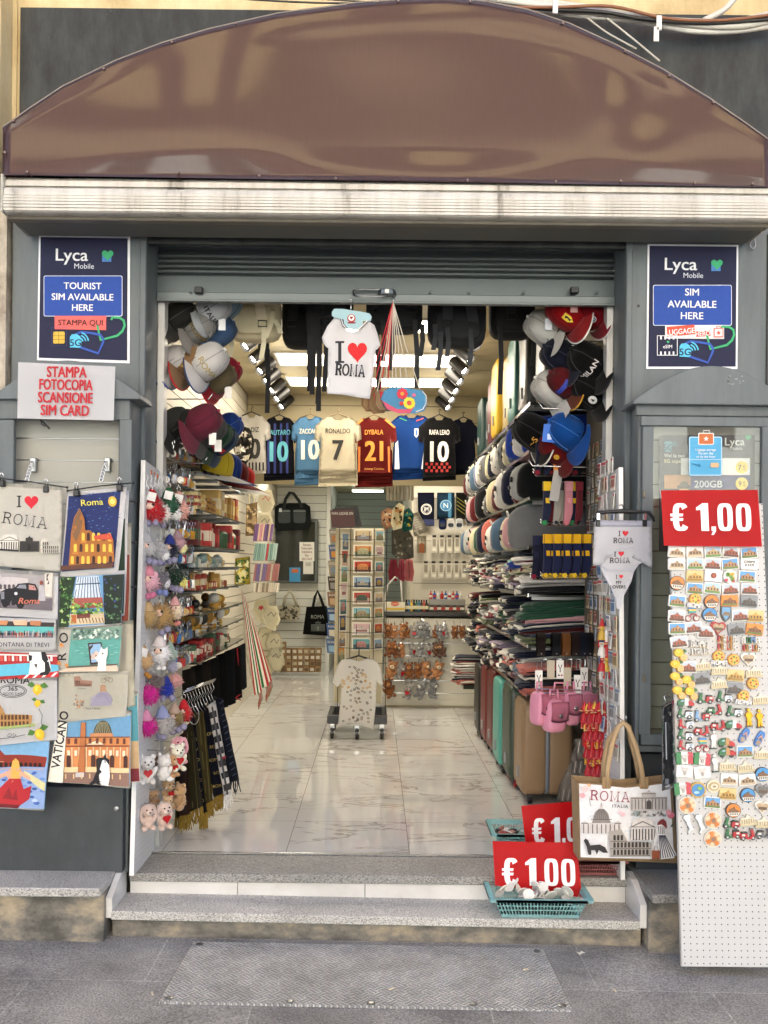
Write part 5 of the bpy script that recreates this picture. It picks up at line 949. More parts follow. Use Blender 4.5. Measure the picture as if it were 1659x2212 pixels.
def kname(k):
 if k in KN:return KN[k]
 if k[0]=='s':c={'r':'red','g':'green','w':'white','b':'blue','k':'grey'};return(c[k[1]]+' scooter magnet' if k[1]==k[2]else '%s and %s scooter magnet'%(c[k[1]],c[k[2]]))+(' facing left' if k[3]=='l' else ' facing right')
 return KN.get(k[0],'painted magnet')
ROWS=[[(1460,1193,'pw'),(1499,1193,'pw'),(1538,1193,'pg'),(1577,1193,'pr'),(1616,1195,'pb')],[(1460,1219,'pw'),(1500,1219,'pg'),(1537,1219,'pr'),(1575,1219,'pb'),(1617,1219,'text')],[(1499,1245,'py'),(1539,1244,'seal'),(1575,1246,'om'),(1612,1246,'pb')],[(1461,1260,'uo'),(1499,1272,'pb'),(1537,1271,'pg'),(1576,1273,'pr'),(1617,1273,'pr')],[(1461,1299,'pb'),(1499,1297,'zr'),(1535,1300,'uo'),(1574,1298,'po'),(1616,1299,'pk')],[(1460,1331,'pr'),(1494,1329,'b'),(1531,1328,'ub'),(1566,1327,'oh'),(1597,1330,'pr'),(1629,1331,'py')],[(1461,1358,'pb'),(1496,1356,'pr'),(1549,1358,'hr'),(1589,1359,'pk'),(1628,1360,'po')],[(1465,1387,'pr'),(1523,1366,'pr'),(1509,1391,'wrw'),(1567,1381,'wi'),(1619,1383,'wr')],[(1510,1407,'wiw'),(1567,1397,'wi'),(1621,1400,'wi')],[(1467,1414,'lemon'),(1550,1420,'zr'),(1582,1427,'zp'),(1614,1425,'hw')],[(1460,1438,'lemon'),(1485,1441,'pr'),(1517,1437,'pc'),(1552,1447,'pc'),(1626,1452,'pc')],[(1459,1465,'lemon'),(1484,1472,'lemon'),(1514,1466,'pk'),(1587,1459,'py'),(1551,1476,'pc')],[(1464,1495,'lemon'),(1490,1497,'lemon'),(1585,1487,'pk'),(1624,1478,'zp')],[(1479,1517,'cw'),(1521,1507,'sgrl'),(1562,1504,'sgwl'),(1603,1505,'zr'),(1640,1510,'pc')],[(1477,1539,'sgwl'),(1513,1545,'sbrl'),(1542,1532,'srgr'),(1583,1535,'sgwl'),(1615,1550,'mg'),(1638,1552,'mg')],[(1478,1562,'srwl'),(1515,1577,'srrr'),(1550,1566,'srrr'),(1582,1565,'cw')],[(1478,1585,'sgwl'),(1539,1598,'mw'),(1606,1587,'f'),(1639,1594,'f')],[(1478,1608,'srwl'),(1516,1611,'b'),(1567,1603,'cb')],[(1568,1624,'cb'),(1607,1623,'pb'),(1644,1628,'pc')],[(1477,1638,'at'),(1515,1640,'at'),(1542,1648,'mw'),(1569,1653,'pc'),(1608,1656,'pc')],]
ROWS2=[[(1477,1666,'aw'),(1515,1668,'aw'),(1573,1683,'pw'),(1612,1684,'pw'),(1645,1672,'ub')],[(1473,1704,'at'),(1506,1706,'os'),(1540,1698,'ov'),(1570,1714,'py'),(1613,1717,'ub'),(1645,1708,'hk')],[(1483,1739,'d'),(1537,1733,'pb'),(1582,1750,'uo'),(1644,1744,'hw')],[(1484,1779,'i'),(1509,1779,'i'),(1538,1771,'d'),(1577,1776,'sgrl'),(1613,1771,'pc'),(1647,1776,'pc')],[(1538,1811,'d'),(1579,1798,'sgrl'),(1613,1801,'srrr'),(1648,1798,'skkr')]]
rd=random.Random(77);allr=ROWS+ROWS2
for ri,row in enumerate(allr):
 srt=sorted(row)
 for(x,y,k)in row:
  i=srt.index((x,y,k));place=ordw(ri)+' row from top' if ri<12 else ordw(len(allr)-1-ri)+' row from bottom' if ri<len(allr)-1 else 'bottom row'
  pos='leftmost' if i==0 else 'rightmost' if i==len(row)-1 else ordw(i)+' from left'
  magnet(x,y,k,'%s, %s, %s'%(kname(k),place,pos),rd)
t=T('scarf_package','dark scarf in a clear plastic sleeve hanging beside the magnet pegboard','package',px(1443,1700,-.66));fn=wav(-.66,.003,.08,1)
sheet('scarf',[(1433,1530),(1452,1518),(1456,1690),(1432,1700)],fn,cloth('#23252c'),t,10,.012);sheet('sleeve',[(1430,1524),(1455,1512),(1459,1700),(1429,1708)],lambda u,v:fn(u,v)+Vector((0,-.004,0)),GLASS,t,12,.001)
p=PR();p.line([(1438,1560),(1439,1640)],2.5,'#9aa0ac');p.poly(rectp(1436,1682,1444,1694),'#5f6470');p.build(lambda u,v,l=0:fn(u,v)+Vector((0,-l-.001,0)),t,'print')
mb=MB();mb.tube([px(1440,1520,-.665),px(1434,1505,-.67),px(1442,1498,-.66),px(1448,1506,-.65)],.0025,5);mb.build('hook',CHROME,t,smooth=True)
YU=-.36;fn=wav(YU,.004,.06,2)
t=T('clip_hanger','black clip hanger holding white underwear in front of the right cabinet','hanger',px(1346,1130,YU))
mb=MB();mb.tube([px(1283,1128,YU),px(1284,1118,YU),px(1292,1107,YU),px(1312,1106,YU),px(1346,1104,YU),px(1384,1106,YU),px(1402,1107,YU),px(1411,1118,YU),px(1413,1127,YU)],[.005,.008,.009,.008,.011,.008,.009,.008,.005],8);mb.build('bar',BLACKP,t,smooth=True)
mb=MB();mb.tube([px(1346,1104,YU),px(1346,1096,YU+.02),px(1344,1090,YU+.06),px(1338,1092,YU+.09)],.003,5);mb.build('hook',CHROME,t,smooth=True)
for u in(1291,1392):mb=MB();q=px(u,1124,YU);mb.box(q.x-.009,q.x+.009,q.y-.013,q.y+.012,q.z-.028,q.z);mb.build('clip',BLACKP,t,bev=.002);mb=MB();mb.box(q.x-.008,q.x+.008,q.y-.014,q.y+.012,q.z,q.z+.032);mb.build('clip_spring',CHROME,t,bev=.002)
UW=M('#e7e8ef',.85,0,.03,20,.15,150)
def brief(lab,poly,Y,tx,band=None):
 f2=wav(Y,.004,.07,poly[0][1]);t=T('underwear',lab,'underwear',f2((poly[0][0]+poly[1][0])/2,max(p[1]for p in poly)),'printed white underwear on the clip hanger');sheet('fabric',poly,f2,UW,t,8,.004)
 if band:sheet('waistband',band,lambda u,v:f2(u,v)+Vector((0,-.002,0)),M('#dfe2f4',.8,0,.03),t,8,.005)
 p=PR()
 for a in tx:
  if a[0]=='h':p.poly(heart(*a[1:]),'#cc2030')
  elif a[0]=='s':p.serif(*a[1:])
  else:p.text(*a[1:])
 p.build(f2,t,'print',lift=.0025);return t
brief('white thong reading I heart my lovers, lowest of the three hanging pieces',[(1297,1222),(1372,1226),(1364,1256),(1348,1286),(1344,1306),(1338,1317),(1331,1314),(1329,1292),(1315,1262),(1303,1240)],YU+.012,[('s','I',1331,1250,8,K,.17,1),('h',1341,1246,9),('t','MY',1336,1261,6.5,K,.02),('t','LOVERS',1334,1271,7,K,.02)])
brief('white briefs reading I heart ROMA, middle of the three hanging pieces',[(1289,1178),(1408,1180),(1409,1206),(1380,1219),(1370,1234),(1312,1233),(1300,1222),(1290,1212)],YU+.006,[('s','I',1328,1202,10,K,.17,1),('h',1341,1197,12),('s','ROMA',1338,1216,11,K,.17,1.0)])
brief('white boxer shorts reading I heart ROMA, topmost of the three hanging pieces',[(1284,1124),(1407,1125),(1409,1228),(1388,1216),(1360,1202),(1346,1192),(1320,1200),(1296,1222),(1281,1221)],YU,[('s','I',1338,1158,11,K,.17,1),('h',1351,1153,13),('s','ROMA',1346,1173,11,K,.17,1.0)],[(1284,1123),(1407,1125),(1407,1138),(1284,1137)])
YG=-.44;JUTE=M('#a58a66',.9,0,.15,30,.4,120)
t=T('shopping_bag','large jute trimmed shopping bag printed ROMA ITALIA with monuments','bag',px(1355,1860,YG));fn=wav(YG,.006,.03,1)
B=[(1246,1688),(1290,1690),(1350,1696),(1400,1692),(1452,1686),(1456,1740),(1463,1864),(1400,1862),(1249,1856)]
vs,fs=tri2(B,10);mb=MB();mb.add([fn(p.x,p.y)for p in vs],fs);mb.build('front_panel',JUTE,t,thick=.004,smooth=True)
mb=MB();P=[fn(u,v)for u,v in B];Q=[p+Vector((0,.11,0))for p in P];n=len(P);mb.add(P+Q,[(i,i+n,(i+1)%n+n,(i+1)%n)for i in range(4,n)]+[tuple(range(2*n-1,n-1,-1))]);mb.build('gusset',JUTE,t)
for dy,nm in((-.004,'handle'),(.10,'handle')):
 pts=[(1310,1700),(1312,1660),(1321,1610),(1334,1572),(1346,1562),(1357,1572),(1372,1610),(1384,1655),(1391,1700)];mb=MB();mb.tube([px(u+(4 if dy>0 else 0),v,YG)+Vector((0,dy if v>1600 else dy*.2,0))for u,v in pts],.011,8);mb.build(nm,M('#b39873',.8,0,.1,30,.3,150),t,smooth=True)
for u in(1310,1391):q=px(u,1694,YG-.004);mb=MB();mb.box(q.x-.02,q.x+.02,q.y-.006,q.y+.004,q.z-.02,q.z+.03);mb.build('handle_tab',M('#9c7f5a',.8),t,bev=.008)
p=PR();p.poly([(1251,1693),(1290,1695),(1350,1701),(1400,1697),(1447,1691),(1455,1853),(1400,1855),(1253,1850)],'#e4e4e6');rd=random.Random(6)
for _ in range(26):x,y=rd.uniform(1260,1430),rd.uniform(1700,1845);p.line([(x,y),(x+rd.uniform(10,24),y+rd.uniform(-2,2))],rd.uniform(1,3),rd.choice(['#d3dbe2','#dcdfe4','#cfd6dc']))
p.serif('ROMA',1316,1729,21,'#8f2f42',.12,1.02,rot=.055,sp=.14);p.text('ITALIA',1338,1743,7,'#3c3a3e',.012,1.05,rot=.04,sp=1.2)
INK='#4b4746'
d_dome(p,1297,1798,86,66,'#cfc9c6','#8b8480',INK);d_palace(p,1360,1704,1440,1750,'#bdb6b2',INK);d_scatter(p,1360,1750,1441,1762,50,4,['#a9a29e','#6b6460','#d0cac6','#8aa0a0'],rd);d_temple(p,1386,1812,57,50,'#d6d0cc',INK);d_col(p,1313,1788,1405,1847,'#a9a29c','#37322f','#5a5450',3,10)
p.poly([(1258,1812),(1262,1807),(1268,1812),(1272,1822),(1292,1820),(1304,1826),(1310,1838),(1300,1838),(1290,1832),(1286,1842),(1282,1832),(1274,1832),(1274,1842),(1268,1842),(1264,1824)],'#2f2c2b')
p.poly([(1424,1768),(1430,1766),(1436,1772),(1438,1784),(1432,1792),(1430,1782),(1416,1784),(1418,1774)],'#7a2a2c');p.poly([(1417,1780),(1426,1778),(1434,1784),(1434,1800),(1420,1800),(1412,1822),(1409,1820),(1413,1795)],'#e9e6e4');p.poly([(1420,1800),(1434,1799),(1450,1826),(1458,1844),(1440,1850),(1424,1853),(1418,1830)],'#e9e6e4')
for k in range(7):p.line([(1421+k*2,1801),(1424+k*5.2,1851-k*.9)],2.0,'#23243a')
for k in range(4):p.line([(1419+k*4,1782),(1421+k*3.4,1799)],1.4,'#23243a')
p.poly(rectp(1405,1834,1422,1852),'#8f4a2c');p.line([(1409,1834),(1411,1826),(1417,1826),(1419,1834)],1.2,'#7a3c22')
for x,y,r,c in((1262,1702,7,'#eec3c0'),(1256,1716,6,'#e3a4a8'),(1270,1694,4,'#f0b68a'),(1446,1758,8,'#d0707c'),(1441,1752,6,'#e39aa2'),(1342,1756,5,'#e8b4bc'),(1337,1752,4,'#e8c2c8')):p.poly(circ(x,y,r,r*.9,12),c)
p.line([(1270,1718),(1273,1738)],1,'#6d7a5c');p.poly([(1444,1784),(1452,1770),(1450,1782)],'#4f5a48');p.build(fn,t,'print',sub=12,lift=.0035)
mb=MB();mb.tube([px(1330,1545,-.3),px(1344,1556,-.4),px(1350,1562,-.43),px(1353,1552,-.44),px(1352,1546,-.44)],.003,5);thing1(mb,'hook','white wire hook carrying the big ROMA shopping bag','hook',CHROME,smooth=True)
def basket(lab,c,L,Wd,H,hx,rim=.028):
 t=T('basket',lab,'basket',c,'slotted plastic baskets on the doorstep');c=Vector(c);m=M(hx,.35,0,.05,10)
 def P(a,b,z):k=1+.22*z/H;return c+Vector((a*L/2*k,b*Wd/2*k,z))
 mb=MB();mb.add([P(-1,-1,.003),P(1,-1,.003),P(1,1,.003),P(-1,1,.003)],[(0,1,2,3)]);mb.build('floor',m,t,thick=.002)
 mb=MB()
 for(a0,b0,a1,b1,n)in((-1,-1,1,-1,26),(1,-1,1,1,16),(1,1,-1,1,26),(-1,1,-1,-1,16)):
  f=lambda s_,z:P(a0+(a1-a0)*s_,b0+(b1-b0)*s_,z)
  for z0,z1 in((0,.16),(.36,.42),(.58,.64),(.80,1)):mb.add([f(0,z0*H),f(1,z0*H),f(1,z1*H),f(0,z1*H)],[(0,1,2,3)])
  for i in range(n+1):s0=max(0,i/n-.16/n);s1=min(1,i/n+.16/n);mb.add([f(s0,.16*H),f(s1,.16*H),f(s1,.8*H),f(s0,.8*H)],[(0,1,2,3)])
 mb.build('slotted_side',m,t,thick=.0022)
 mb=MB();R=[]
 for x,y in rrect(-1,-1,1,1,.12,4):R.append((x,y))
 n=len(R);A=[P(x,y,H)for x,y in R];D=[P(x,y,H)+Vector((x*rim*.8,y*rim*.8,.002))for x,y in R];E=[p+Vector((0,0,-.012))for p in D];mb.add(A+D+E,[(i,(i+1)%n,n+(i+1)%n,n+i)for i in range(n)]+[(n+i,n+(i+1)%n,2*n+(i+1)%n,2*n+i)for i in range(n)]);mb.build('rim',m,t,thick=.002);return t
TQ='#b0e6e6'
q=px(1168,1980,-.49);bz=-.1165-.009*q.x+.012
basket('turquoise slotted basket of white keyrings at the front of the doorstep',(q.x,-.385,bz-.006),.33,.19,.088,TQ)
rd=random.Random(15)
for k in range(26):
 x,y=q.x+rd.uniform(-.16,.13),-.385+rd.uniform(-.07,.05);mb=MB();mb.X=Matrix.Translation((x,y,bz+.05+rd.uniform(0,.03)+(.025 if k<12 else 0)))@Euler((rd.uniform(-1,1),rd.uniform(-1,1),rd.uniform(0,6))).to_matrix().to_4x4();r=rd.uniform(.022,.03);mb.lathe([(r*.9,0),(r,.002),(r,.005),(r*.86,.007),(r*.8,.0055)],14)
 thing1(mb,'magnet','white unpainted round magnet lying in the front turquoise basket','magnet',M(rd.choice(['#e3e0d8','#d6d2c8','#c9c6bd']),.5,0,.15,90),'white magnets in the front basket')
q2=px(1098,1816,.2);basket('turquoise slotted basket standing just inside the doorway',(q2.x+.10,.17,.0),.30,.19,.09,TQ)
q3=px(1290,1886,-.2);basket('pink slotted basket half hidden under the ROMA shopping bag',(q3.x-.06,-.17,-.004),.26,.18,.075,'#c58480')
for k in range(8):
 mb=MB();c=(q2.x-.02+rd.uniform(-.05,.08),.12+rd.uniform(-.05,.06),.075);mb.X=Matrix.Translation(c)@Euler((rd.uniform(-.6,.6),rd.uniform(-.6,.6),rd.uniform(0,6))).to_matrix().to_4x4();mb.lathe([(.02,0),(.027,.002),(.027,.006),(.02,.008)],12);thing1(mb,'keyring','small black and white keyring lying in the doorway basket','keyring',M(rd.choice(['#dcdcd8','#2a2a2c','#8a3c34']),.45,0,.2,90),'keyrings in the doorway basket')
euro_sign('red one euro price sign tucked behind the front one, half hidden by the shopping bag',[(1126,1741),(1247,1731),(1252,1821),(1134,1824)],-.03,(1148,1276,1767,1818,'#eef0f4',-.04),.0003,2)
euro_sign('red one euro price sign standing in the front turquoise basket',[(1064,1817),(1246,1821),(1254,1933),(1068,1908)],-.33,(1083,1240,1851,1907,'#eef0f4',.015),.0003,1)
def lean_board(name,lab,x,bot,top,zb,zt,nrm,mat,mathole):
 up=Vector((0,top[0]-bot[0],zt-zb));Lh=up.length;up.normalize();dep=Vector((0,1,0));dep=(dep-up*dep.dot(up)).normalized();nx=Vector((1,0,0))
 t=T(name,lab,'pegboard',(x,bot[0],zb),world=False);t.rotation_euler=Matrix((dep,-nx,up)).transposed().to_euler()
 mb=MB();wdt=bot[1]-bot[0];mb.box(0,wdt,0,.016,0,Lh);mb.build('board',mathole,t,bev=.0015);mb=MB();mb.box(-.002,0,-.002,.018,0,Lh);mb.build('edge_band',M('#e9e9e7',.5),t);return t
lean_board('charm_board','narrow white pegboard of fur charms standing edge on by the left jamb',-1.068,(-.345,.04),(-.215,.20),.0,1.87,1,WHITE,PEGS)
for i,(u,v)in enumerate(((316,1020),(332,1024),(346,1028))):q=px(u,v,-.1+i*.06);mb=MB();mb.box(-1.0665,-1.064,q.y-.008,q.y+.008,q.z-.012,q.z+.01);thing1(mb,'price_dot','orange price sticker on the charm board, '+['nearest the street','middle one','farthest inside'][i],'sticker',M('#e07a3a',.6),'orange price stickers')
FURM={}
def fur(hx):return M(hx,.95,0,.22,60,.6,90,sheen=.5,spec=.15)
FB='fur charms on the white charm board'
def charm(u,v,r,hx,hat=None,face=False,feet=None,Y=None,trim=None,lab='',ears=False,fz=170,tagc=False):
 Y=-.2+(u-310)/95*.34 if Y is None else Y;c=px(u,v,Y);R=pxw(r*1.15,Y);t=T('fur_charm',lab,'keychain',c-Vector((0,0,R)),FB)
 mb=MB();mb.ball(c,(R,R*.9,R),12,9,.05);mb.fuzz(c,(R,R*.9,R),int(fz*1.4),.36,.07);mb.build('pompom',fur(hx),t,smooth=True)
 if trim:mb=MB();d=c+Vector((R*.55,.004,-R*.45));mb.ball(d,R*.62,10,7,.05);mb.fuzz(d,R*.62,90,.35,.07);mb.build('fur_trim',fur(trim),t,smooth=True)
 top=c+Vector((0,-.004,R*.75))
 if hat:
  mb=MB();mb.X=Matrix.Translation(top);mb.lathe([(R*.66,-R*.1),(R*.7,R*.08),(R*.62,R*.2),(R*.5,R*.55),(R*.3,R*.9),(R*.1,R*1.1)],14);mb.build('knitted_hat',M(hat,.95,0,.2,130,.8,200),t,smooth=True);top=top+Vector((0,0,R*1.1))
 if face:
  for s_ in(-1,1):mb=MB();mb.ball(c+Vector((s_*R*.28,-R*.86,R*.42)),R*.13,8,6);mb.build('eye',M('#15110f',.15),t,smooth=True)
  mb=MB();mb.ball(c+Vector((0,-R*.8,R*.3)),(R*.4,R*.22,R*.3),9,6);mb.build('face',M('#e6c3b0',.8),t,smooth=True)
 if ears:
  for s_ in(-1,1):mb=MB();mb.ball(c+Vector((s_*R*.7,-R*.3,R*.7)),(R*.35,R*.15,R*.4),9,6);mb.build('ear',fur(hx),t,smooth=True)
 if feet:
  for(fu,fv)in feet[1]:
   d=px(fu,fv,Y-.02);q=pxw(feet[2]if len(feet)>2 else 7.5,Y);mb=MB();mb.tube([c-Vector((0,0,R*.8)),d],.0012,4);mb.ball(d,q,10,7,.04);mb.fuzz(d,q,50,.12,.06);mb.build('foot_ball',M(feet[0],.95,0,.2,80),t,smooth=True)
 mb=MB();ring=top+Vector((0,0,.012));mb.tube([ring+Vector((.009*math.cos(a),0,.012*math.sin(a)))for a in[2*PI*k/10 for k in range(10)]],.0016,4,closed=True);mb.tube([ring+Vector((0,0,.012)),ring+Vector((-.01,.01,.035))],.0015,4);mb.build('key_ring',CHROME,t,smooth=True)
 if tagc:q=c+Vector((R*.2,-R*.8,R*1.25));mb=MB();mb.X=Matrix.Translation(q)@Euler((.1,.25,0)).to_matrix().to_4x4();mb.box(-.02,.02,-.001,.001,-.028,.012);mb.build('price_tag',card('#ecebe8'),t)
 return t
LAV='#8d8aa5'
charm(328,1102,22,'#b3121f','#a01420',True,(LAV,[(321,1130),(336,1129)]),lab='red gnome charm with lavender feet at the top of the charm board',fz=320,tagc=True)
charm(350,1108,16,'#e6ded6',None,lab='white fur charm pressed behind the red gnome')
charm(364,1098,21,'#1d4a33','#1f5a3a',False,(LAV,[(353,1134)]),trim='#e9e6e2',lab='dark green hooded fur charm with white trim',tagc=True)
charm(386,1100,18,'#d9a295','#cc948c',True,lab='dusty pink gnome charm at the top inner side',fz=260,tagc=True)
charm(319,1184,15,'#b9b8ba','#a9a8ab',True,(LAV,[(323,1212),(333,1215)]),lab='light grey gnome charm with glasses and striped scarf');charm(343,1190,17,'#a6a6aa',None,False,(LAV,[(345,1216)]),trim='#efefef',lab='grey fur charm with a white scarf')
charm(367,1188,16,'#12142c','#23307a',True,(LAV,[(354,1215),(366,1212),(377,1210)]),lab='navy gnome charm in a royal blue hat');charm(384,1176,15,'#b08a92','#9a8088',trim='#e5e0a0',lab='mauve hatted fur charm with yellow edge')
charm(323,1256,17,'#d9a7b4','#d08698',True,('#c2708f',[(321,1288),(331,1285)]),lab='pale pink fur charm in a ribbed pink hat',ears=True);charm(349,1252,14,'#6d6c74',None,False,('#7a86b8',[(344,1279),(357,1281)]),ears=True,trim='#d8d8dc',lab='grey elephant-eared fur charm')
charm(379,1246,19,'#0f2a1d',None,False,(LAV,[(373,1270),(382,1272),(390,1274)]),trim='#dfd777',lab='blackish green fur charm with lemon yellow trim',fz=260)
charm(321,1334,17,'#a88c5c','#b59a70',False,lab='tan fur charm with a knitted tan cap');charm(347,1331,22,'#a68654',None,True,(LAV,[(350,1366),(362,1359)]),lab='big golden tan fur charm with a face',fz=320);charm(378,1320,15,'#dccbb0','#cf9a98',True,('#d98a80',[(380,1348),(386,1346)],5),lab='cream duck charm with a rosy cap')
charm(310,1427,16,'#c9a473','#b59468',False,('#b07a38',[(317,1457),(322,1461)],6),lab='beige fur charm in a ribbed beige hat',tagc=True);charm(345,1412,19,'#e9e7e6','#dcd3cf',True,('#eceaea',[(343,1443),(354,1443)],5.5),lab='white bearded gnome charm with glasses',fz=260);charm(367,1412,13,'#9fb0a4','#93a69a',lab='grey green scarfed charm');charm(372,1440,10,'#a6a3b6',None,lab='lavender pompom charm under the scarfed one')
t=charm(330,1474,17,'#6a5f5c',None,lab='curly grey brown doll hair charm',fz=60);mb=MB();rd=random.Random(9)
for k in range(60):
 a=rd.uniform(0,6.3);c=px(330+rd.uniform(-24,24),1472+rd.uniform(-11,11),-.16);mb.tube([c+Vector((.010*math.cos(w+a),.008*math.sin(w*.7+a),.009*math.sin(w+a)-w*.002))for w in[j*.8 for j in range(7)]],.0022,4)
mb.build('curls',M('#74696a',.7,0,.3,60),t)
charm(320,1500,18,'#c41a88',None,lab='upper hot pink pompom charm below the curly hair',fz=300);charm(359,1489,14,'#1c2f9a','#24348c',False,(LAV,[(352,1508),(372,1508)]),lab='royal blue fur charm');charm(378,1470,13,'#c9958f',None,lab='rose fur charm at the inner edge')
charm(317,1569,17,'#c41a88','#d98fae',False,None,lab='lower hot pink pompom charm with a pink bow cap',fz=300);charm(351,1566,20,'#aeaaa8','#8f98c0',False,(LAV,[(354,1592),(344,1590)]),lab='grey fur charm in a periwinkle knitted hat',fz=320)
charm(377,1552,16,'#7d6a40','#b59c8c',True,(LAV,[(374,1581),(386,1577),(397,1570)]),lab='olive brown bearded charm');charm(397,1540,14,'#b5151f','#b9212a',True,lab='bright red fur charm at the inner edge',fz=220)
for i in range(5):u=312+i*8.5;q=[px(u+a,1040+b,-.2+i*.05)for a,b in((0,22),(5,10),(-4,0),(-2,-14),(5,-16),(8,-8),(4,2),(9,14),(7,26))];mb=MB();mb.tube(q,.002,5);thing1(mb,'wire_hook','looped white wire hook above the red gnome charm, '+['nearest the street','second from the street','middle one','second from the shop','nearest the shop'][i],'hook',M('#dcdcdc',.4,.3),'looped white wire hooks',smooth=True)
def plush(name,lab,c,h,hx,kind='bear',muz=None,held=None,rz=0.0,rx=0.0,grp=None,lo=False):
 t=T(name,lab,'plush toy',c,grp,rz,world=False);t.rotation_euler=(rx,0,rz);k=h/1.0;mb=MB();f=fur(hx)
 V=lambda*a:Vector(a)*k
 mb.ball(V(0,0,.30),V(.22,.19,.28),12,9);mb.ball(V(0,-.03,.70),V(.25,.22,.23),12,9)
 for s_ in(-1,1):
  mb.ball(V(s_*.16,-.16,.08),V(.10,.18,.095),9,7);mb.X=Matrix.Translation(V(s_*.22,-.06,.40))@Matrix.Rotation(s_*.5,4,'Y');mb.ball((0,0,0),V(.085,.09,.19),9,7);mb.X=None
  if kind=='bear':mb.ball(V(s_*.19,0,.90),V(.09,.06,.09),9,6)
  elif kind=='bunny':mb.X=Matrix.Translation(V(s_*.24,-.04,.66))@Matrix.Rotation(s_*-.25,4,'Y');mb.ball((0,0,0),V(.075,.10,.25),9,7);mb.X=None
  elif kind=='wolf':mb.lathe([(.09*k,0),(.07*k,.08*k),(.01*k,.2*k)],8,V(s_*.15,0,.86))
  elif kind=='mouse':mb.ball(V(s_*.22,.02,.90),V(.14,.04,.14),10,6)
 if not lo:
  for cc,rr in((V(0,0,.30),V(.22,.19,.28)),(V(0,-.03,.70),V(.25,.22,.23))):mb.fuzz(cc,rr,130,.18,.05)
 mb.build('body',f,t,smooth=True)
 mb=MB();mb.ball(V(0,-.23,.65),V(.12,.09,.09),9,7);mb.build('muzzle',fur(muz or hx),t,smooth=True)
 mb=MB();mb.ball(V(0,-.32,.68),V(.04,.03,.03),7,5);mb.build('nose',M('#241a18',.3),t,smooth=True)
 for s_ in(-1,1):mb=MB();mb.ball(V(s_*.10,-.235,.76),k*.03,7,5);mb.build('eye',M('#15110f',.15),t,smooth=True)
 if held:
  mb=MB();o=[(a*k,b*k)for a,b in heart(0,0,.3,.28)];mb.prism(o,lambda a,b:Vector((a,-.27*k,.36*k-b)),(0,.07*k,0));mb.build('heart_cushion' if held!='shirt' else 'shirt',M('#b8141f',.35),t,bev=.01*k)
 return t
PG='plush keychains at the foot of the charm board'
def pl(u,v,Y,h,*a,**k):c=px(u,v,Y);return plush('plush_toy',a[0],c,pxw(h,Y),*a[1:],grp=PG,**k)
pl(386,1648,.0,62,'pink floppy eared puppy plush behind the pale bear','#d99aa2','bunny',rz=.5);pl(383,1664,-.05,60,'pale cream bear plush holding a red heart','#e6e3cf','bear','#efeadd','h',rz=.6)
pl(318,1692,-.2,64,'white bear plush with a red bib, nearest the street','#e8e4de','bear','#f0ebe4','h',rz=.35);pl(353,1688,-.12,62,'white plush seen from behind between two bears','#e9e6e1','bear',rz=2.6);pl(369,1678,-.08,52,'caramel bear plush hugging a red heart','#bd9266','bear','#d9b48c','h',rz=1.2);pl(340,1668,.02,40,'brown grey plush hidden at the back of the row','#8a7460','bear',rz=.5)
pl(362,1735,.02,56,'light brown teddy plush leaning left in the lowest row','#b08f68','bear','#c4a47c','h',rz=.9);pl(390,1747,.04,58,'caramel teddy plush turned sideways at the inner edge','#b9946a','bear','#c4a47c',rz=-.7);pl(330,1752,-.05,48,'fawn teddy plush behind the rosy bunnies','#a98660','bear',rz=.3)
pl(319,1792,-.22,60,'rosy beige bunny plush nearest the street, at the bottom','#cfb5a8','bunny','#dcc6ba',rz=.5);pl(352,1790,-.15,62,'rosy beige bunny plush beside the caramel teddy','#d3bbae','bunny','#e0ccc0','h',rz=.8);pl(362,1758,-.08,40,'sand teddy plush peeking over the inner bunny','#c4a57e','bear',rz=.4)
for i,(u,v,Y)in enumerate(((325,1620,-.15),(330,1705,-.1),(318,1735,-.2),(345,1600,0))):q=px(u,v,Y);mb=MB();mb.tube([Vector((-1.06,q.y,q.z)),Vector((q.x+.06,q.y-.02,q.z)),Vector((q.x+.075,q.y-.025,q.z+.02))],.0025,5);thing1(mb,'peg_hook','steel peg hook with plush toys on the charm board, '+['upper outer one','lower inner one','lowest one','topmost one'][i],'hook',CHROME,'steel peg hooks on the charm board',smooth=True)
q=px(1379,661,-.131);mb=MB();mb.tube([q,q+Vector((0,-.0015,0))],.007,12);mb.build('screw_hole',BLACKP,sf)
rd=random.Random(90)
for i,(u,v,lab)in enumerate(((840,2132,'cigarette end lying on the steel plate'),(1130,2075,'cigarette end near the right edge of the steel plate'),(330,2150,'cigarette end on the paving left of the steel plate'),(1330,2120,'cigarette end on the paving below the shopping bag'))):
 Yg=-.75-(v-2075)*.0035;x=px(u,v,Yg).x;a=rd.uniform(0,3);z=zg(x)+(.013 if i<2 else .005);mb=MB();mb.cyl((x,Yg,z),(x+.022*math.cos(a),Yg+.022*math.sin(a),z),.0038,n=7);thing1(mb,'cigarette_end',lab,'litter',M('#cfc4ae',.8,0,.2,90),'cigarette ends on the pavement')
for i,(u,v)in enumerate(((1255,2047),(462,2062))):
 Yg=-.56;x=px(u,v,Yg).x;z=zg(x)+.003;mb=MB();mb.prism([(.018*math.cos(t)*(1+.3*math.sin(3*t)),.011*math.sin(t))for t in[k*PI/5 for k in range(10)]],lambda a,b:Vector((x+a,Yg+b,z+.004+.004*math.sin(a*200))),(0,0,-.001));thing1(mb,'paper_scrap',['torn white paper scrap against the step base on the right','torn paper scrap against the step base on the left'][i],'litter',card('#d9d6cc'))
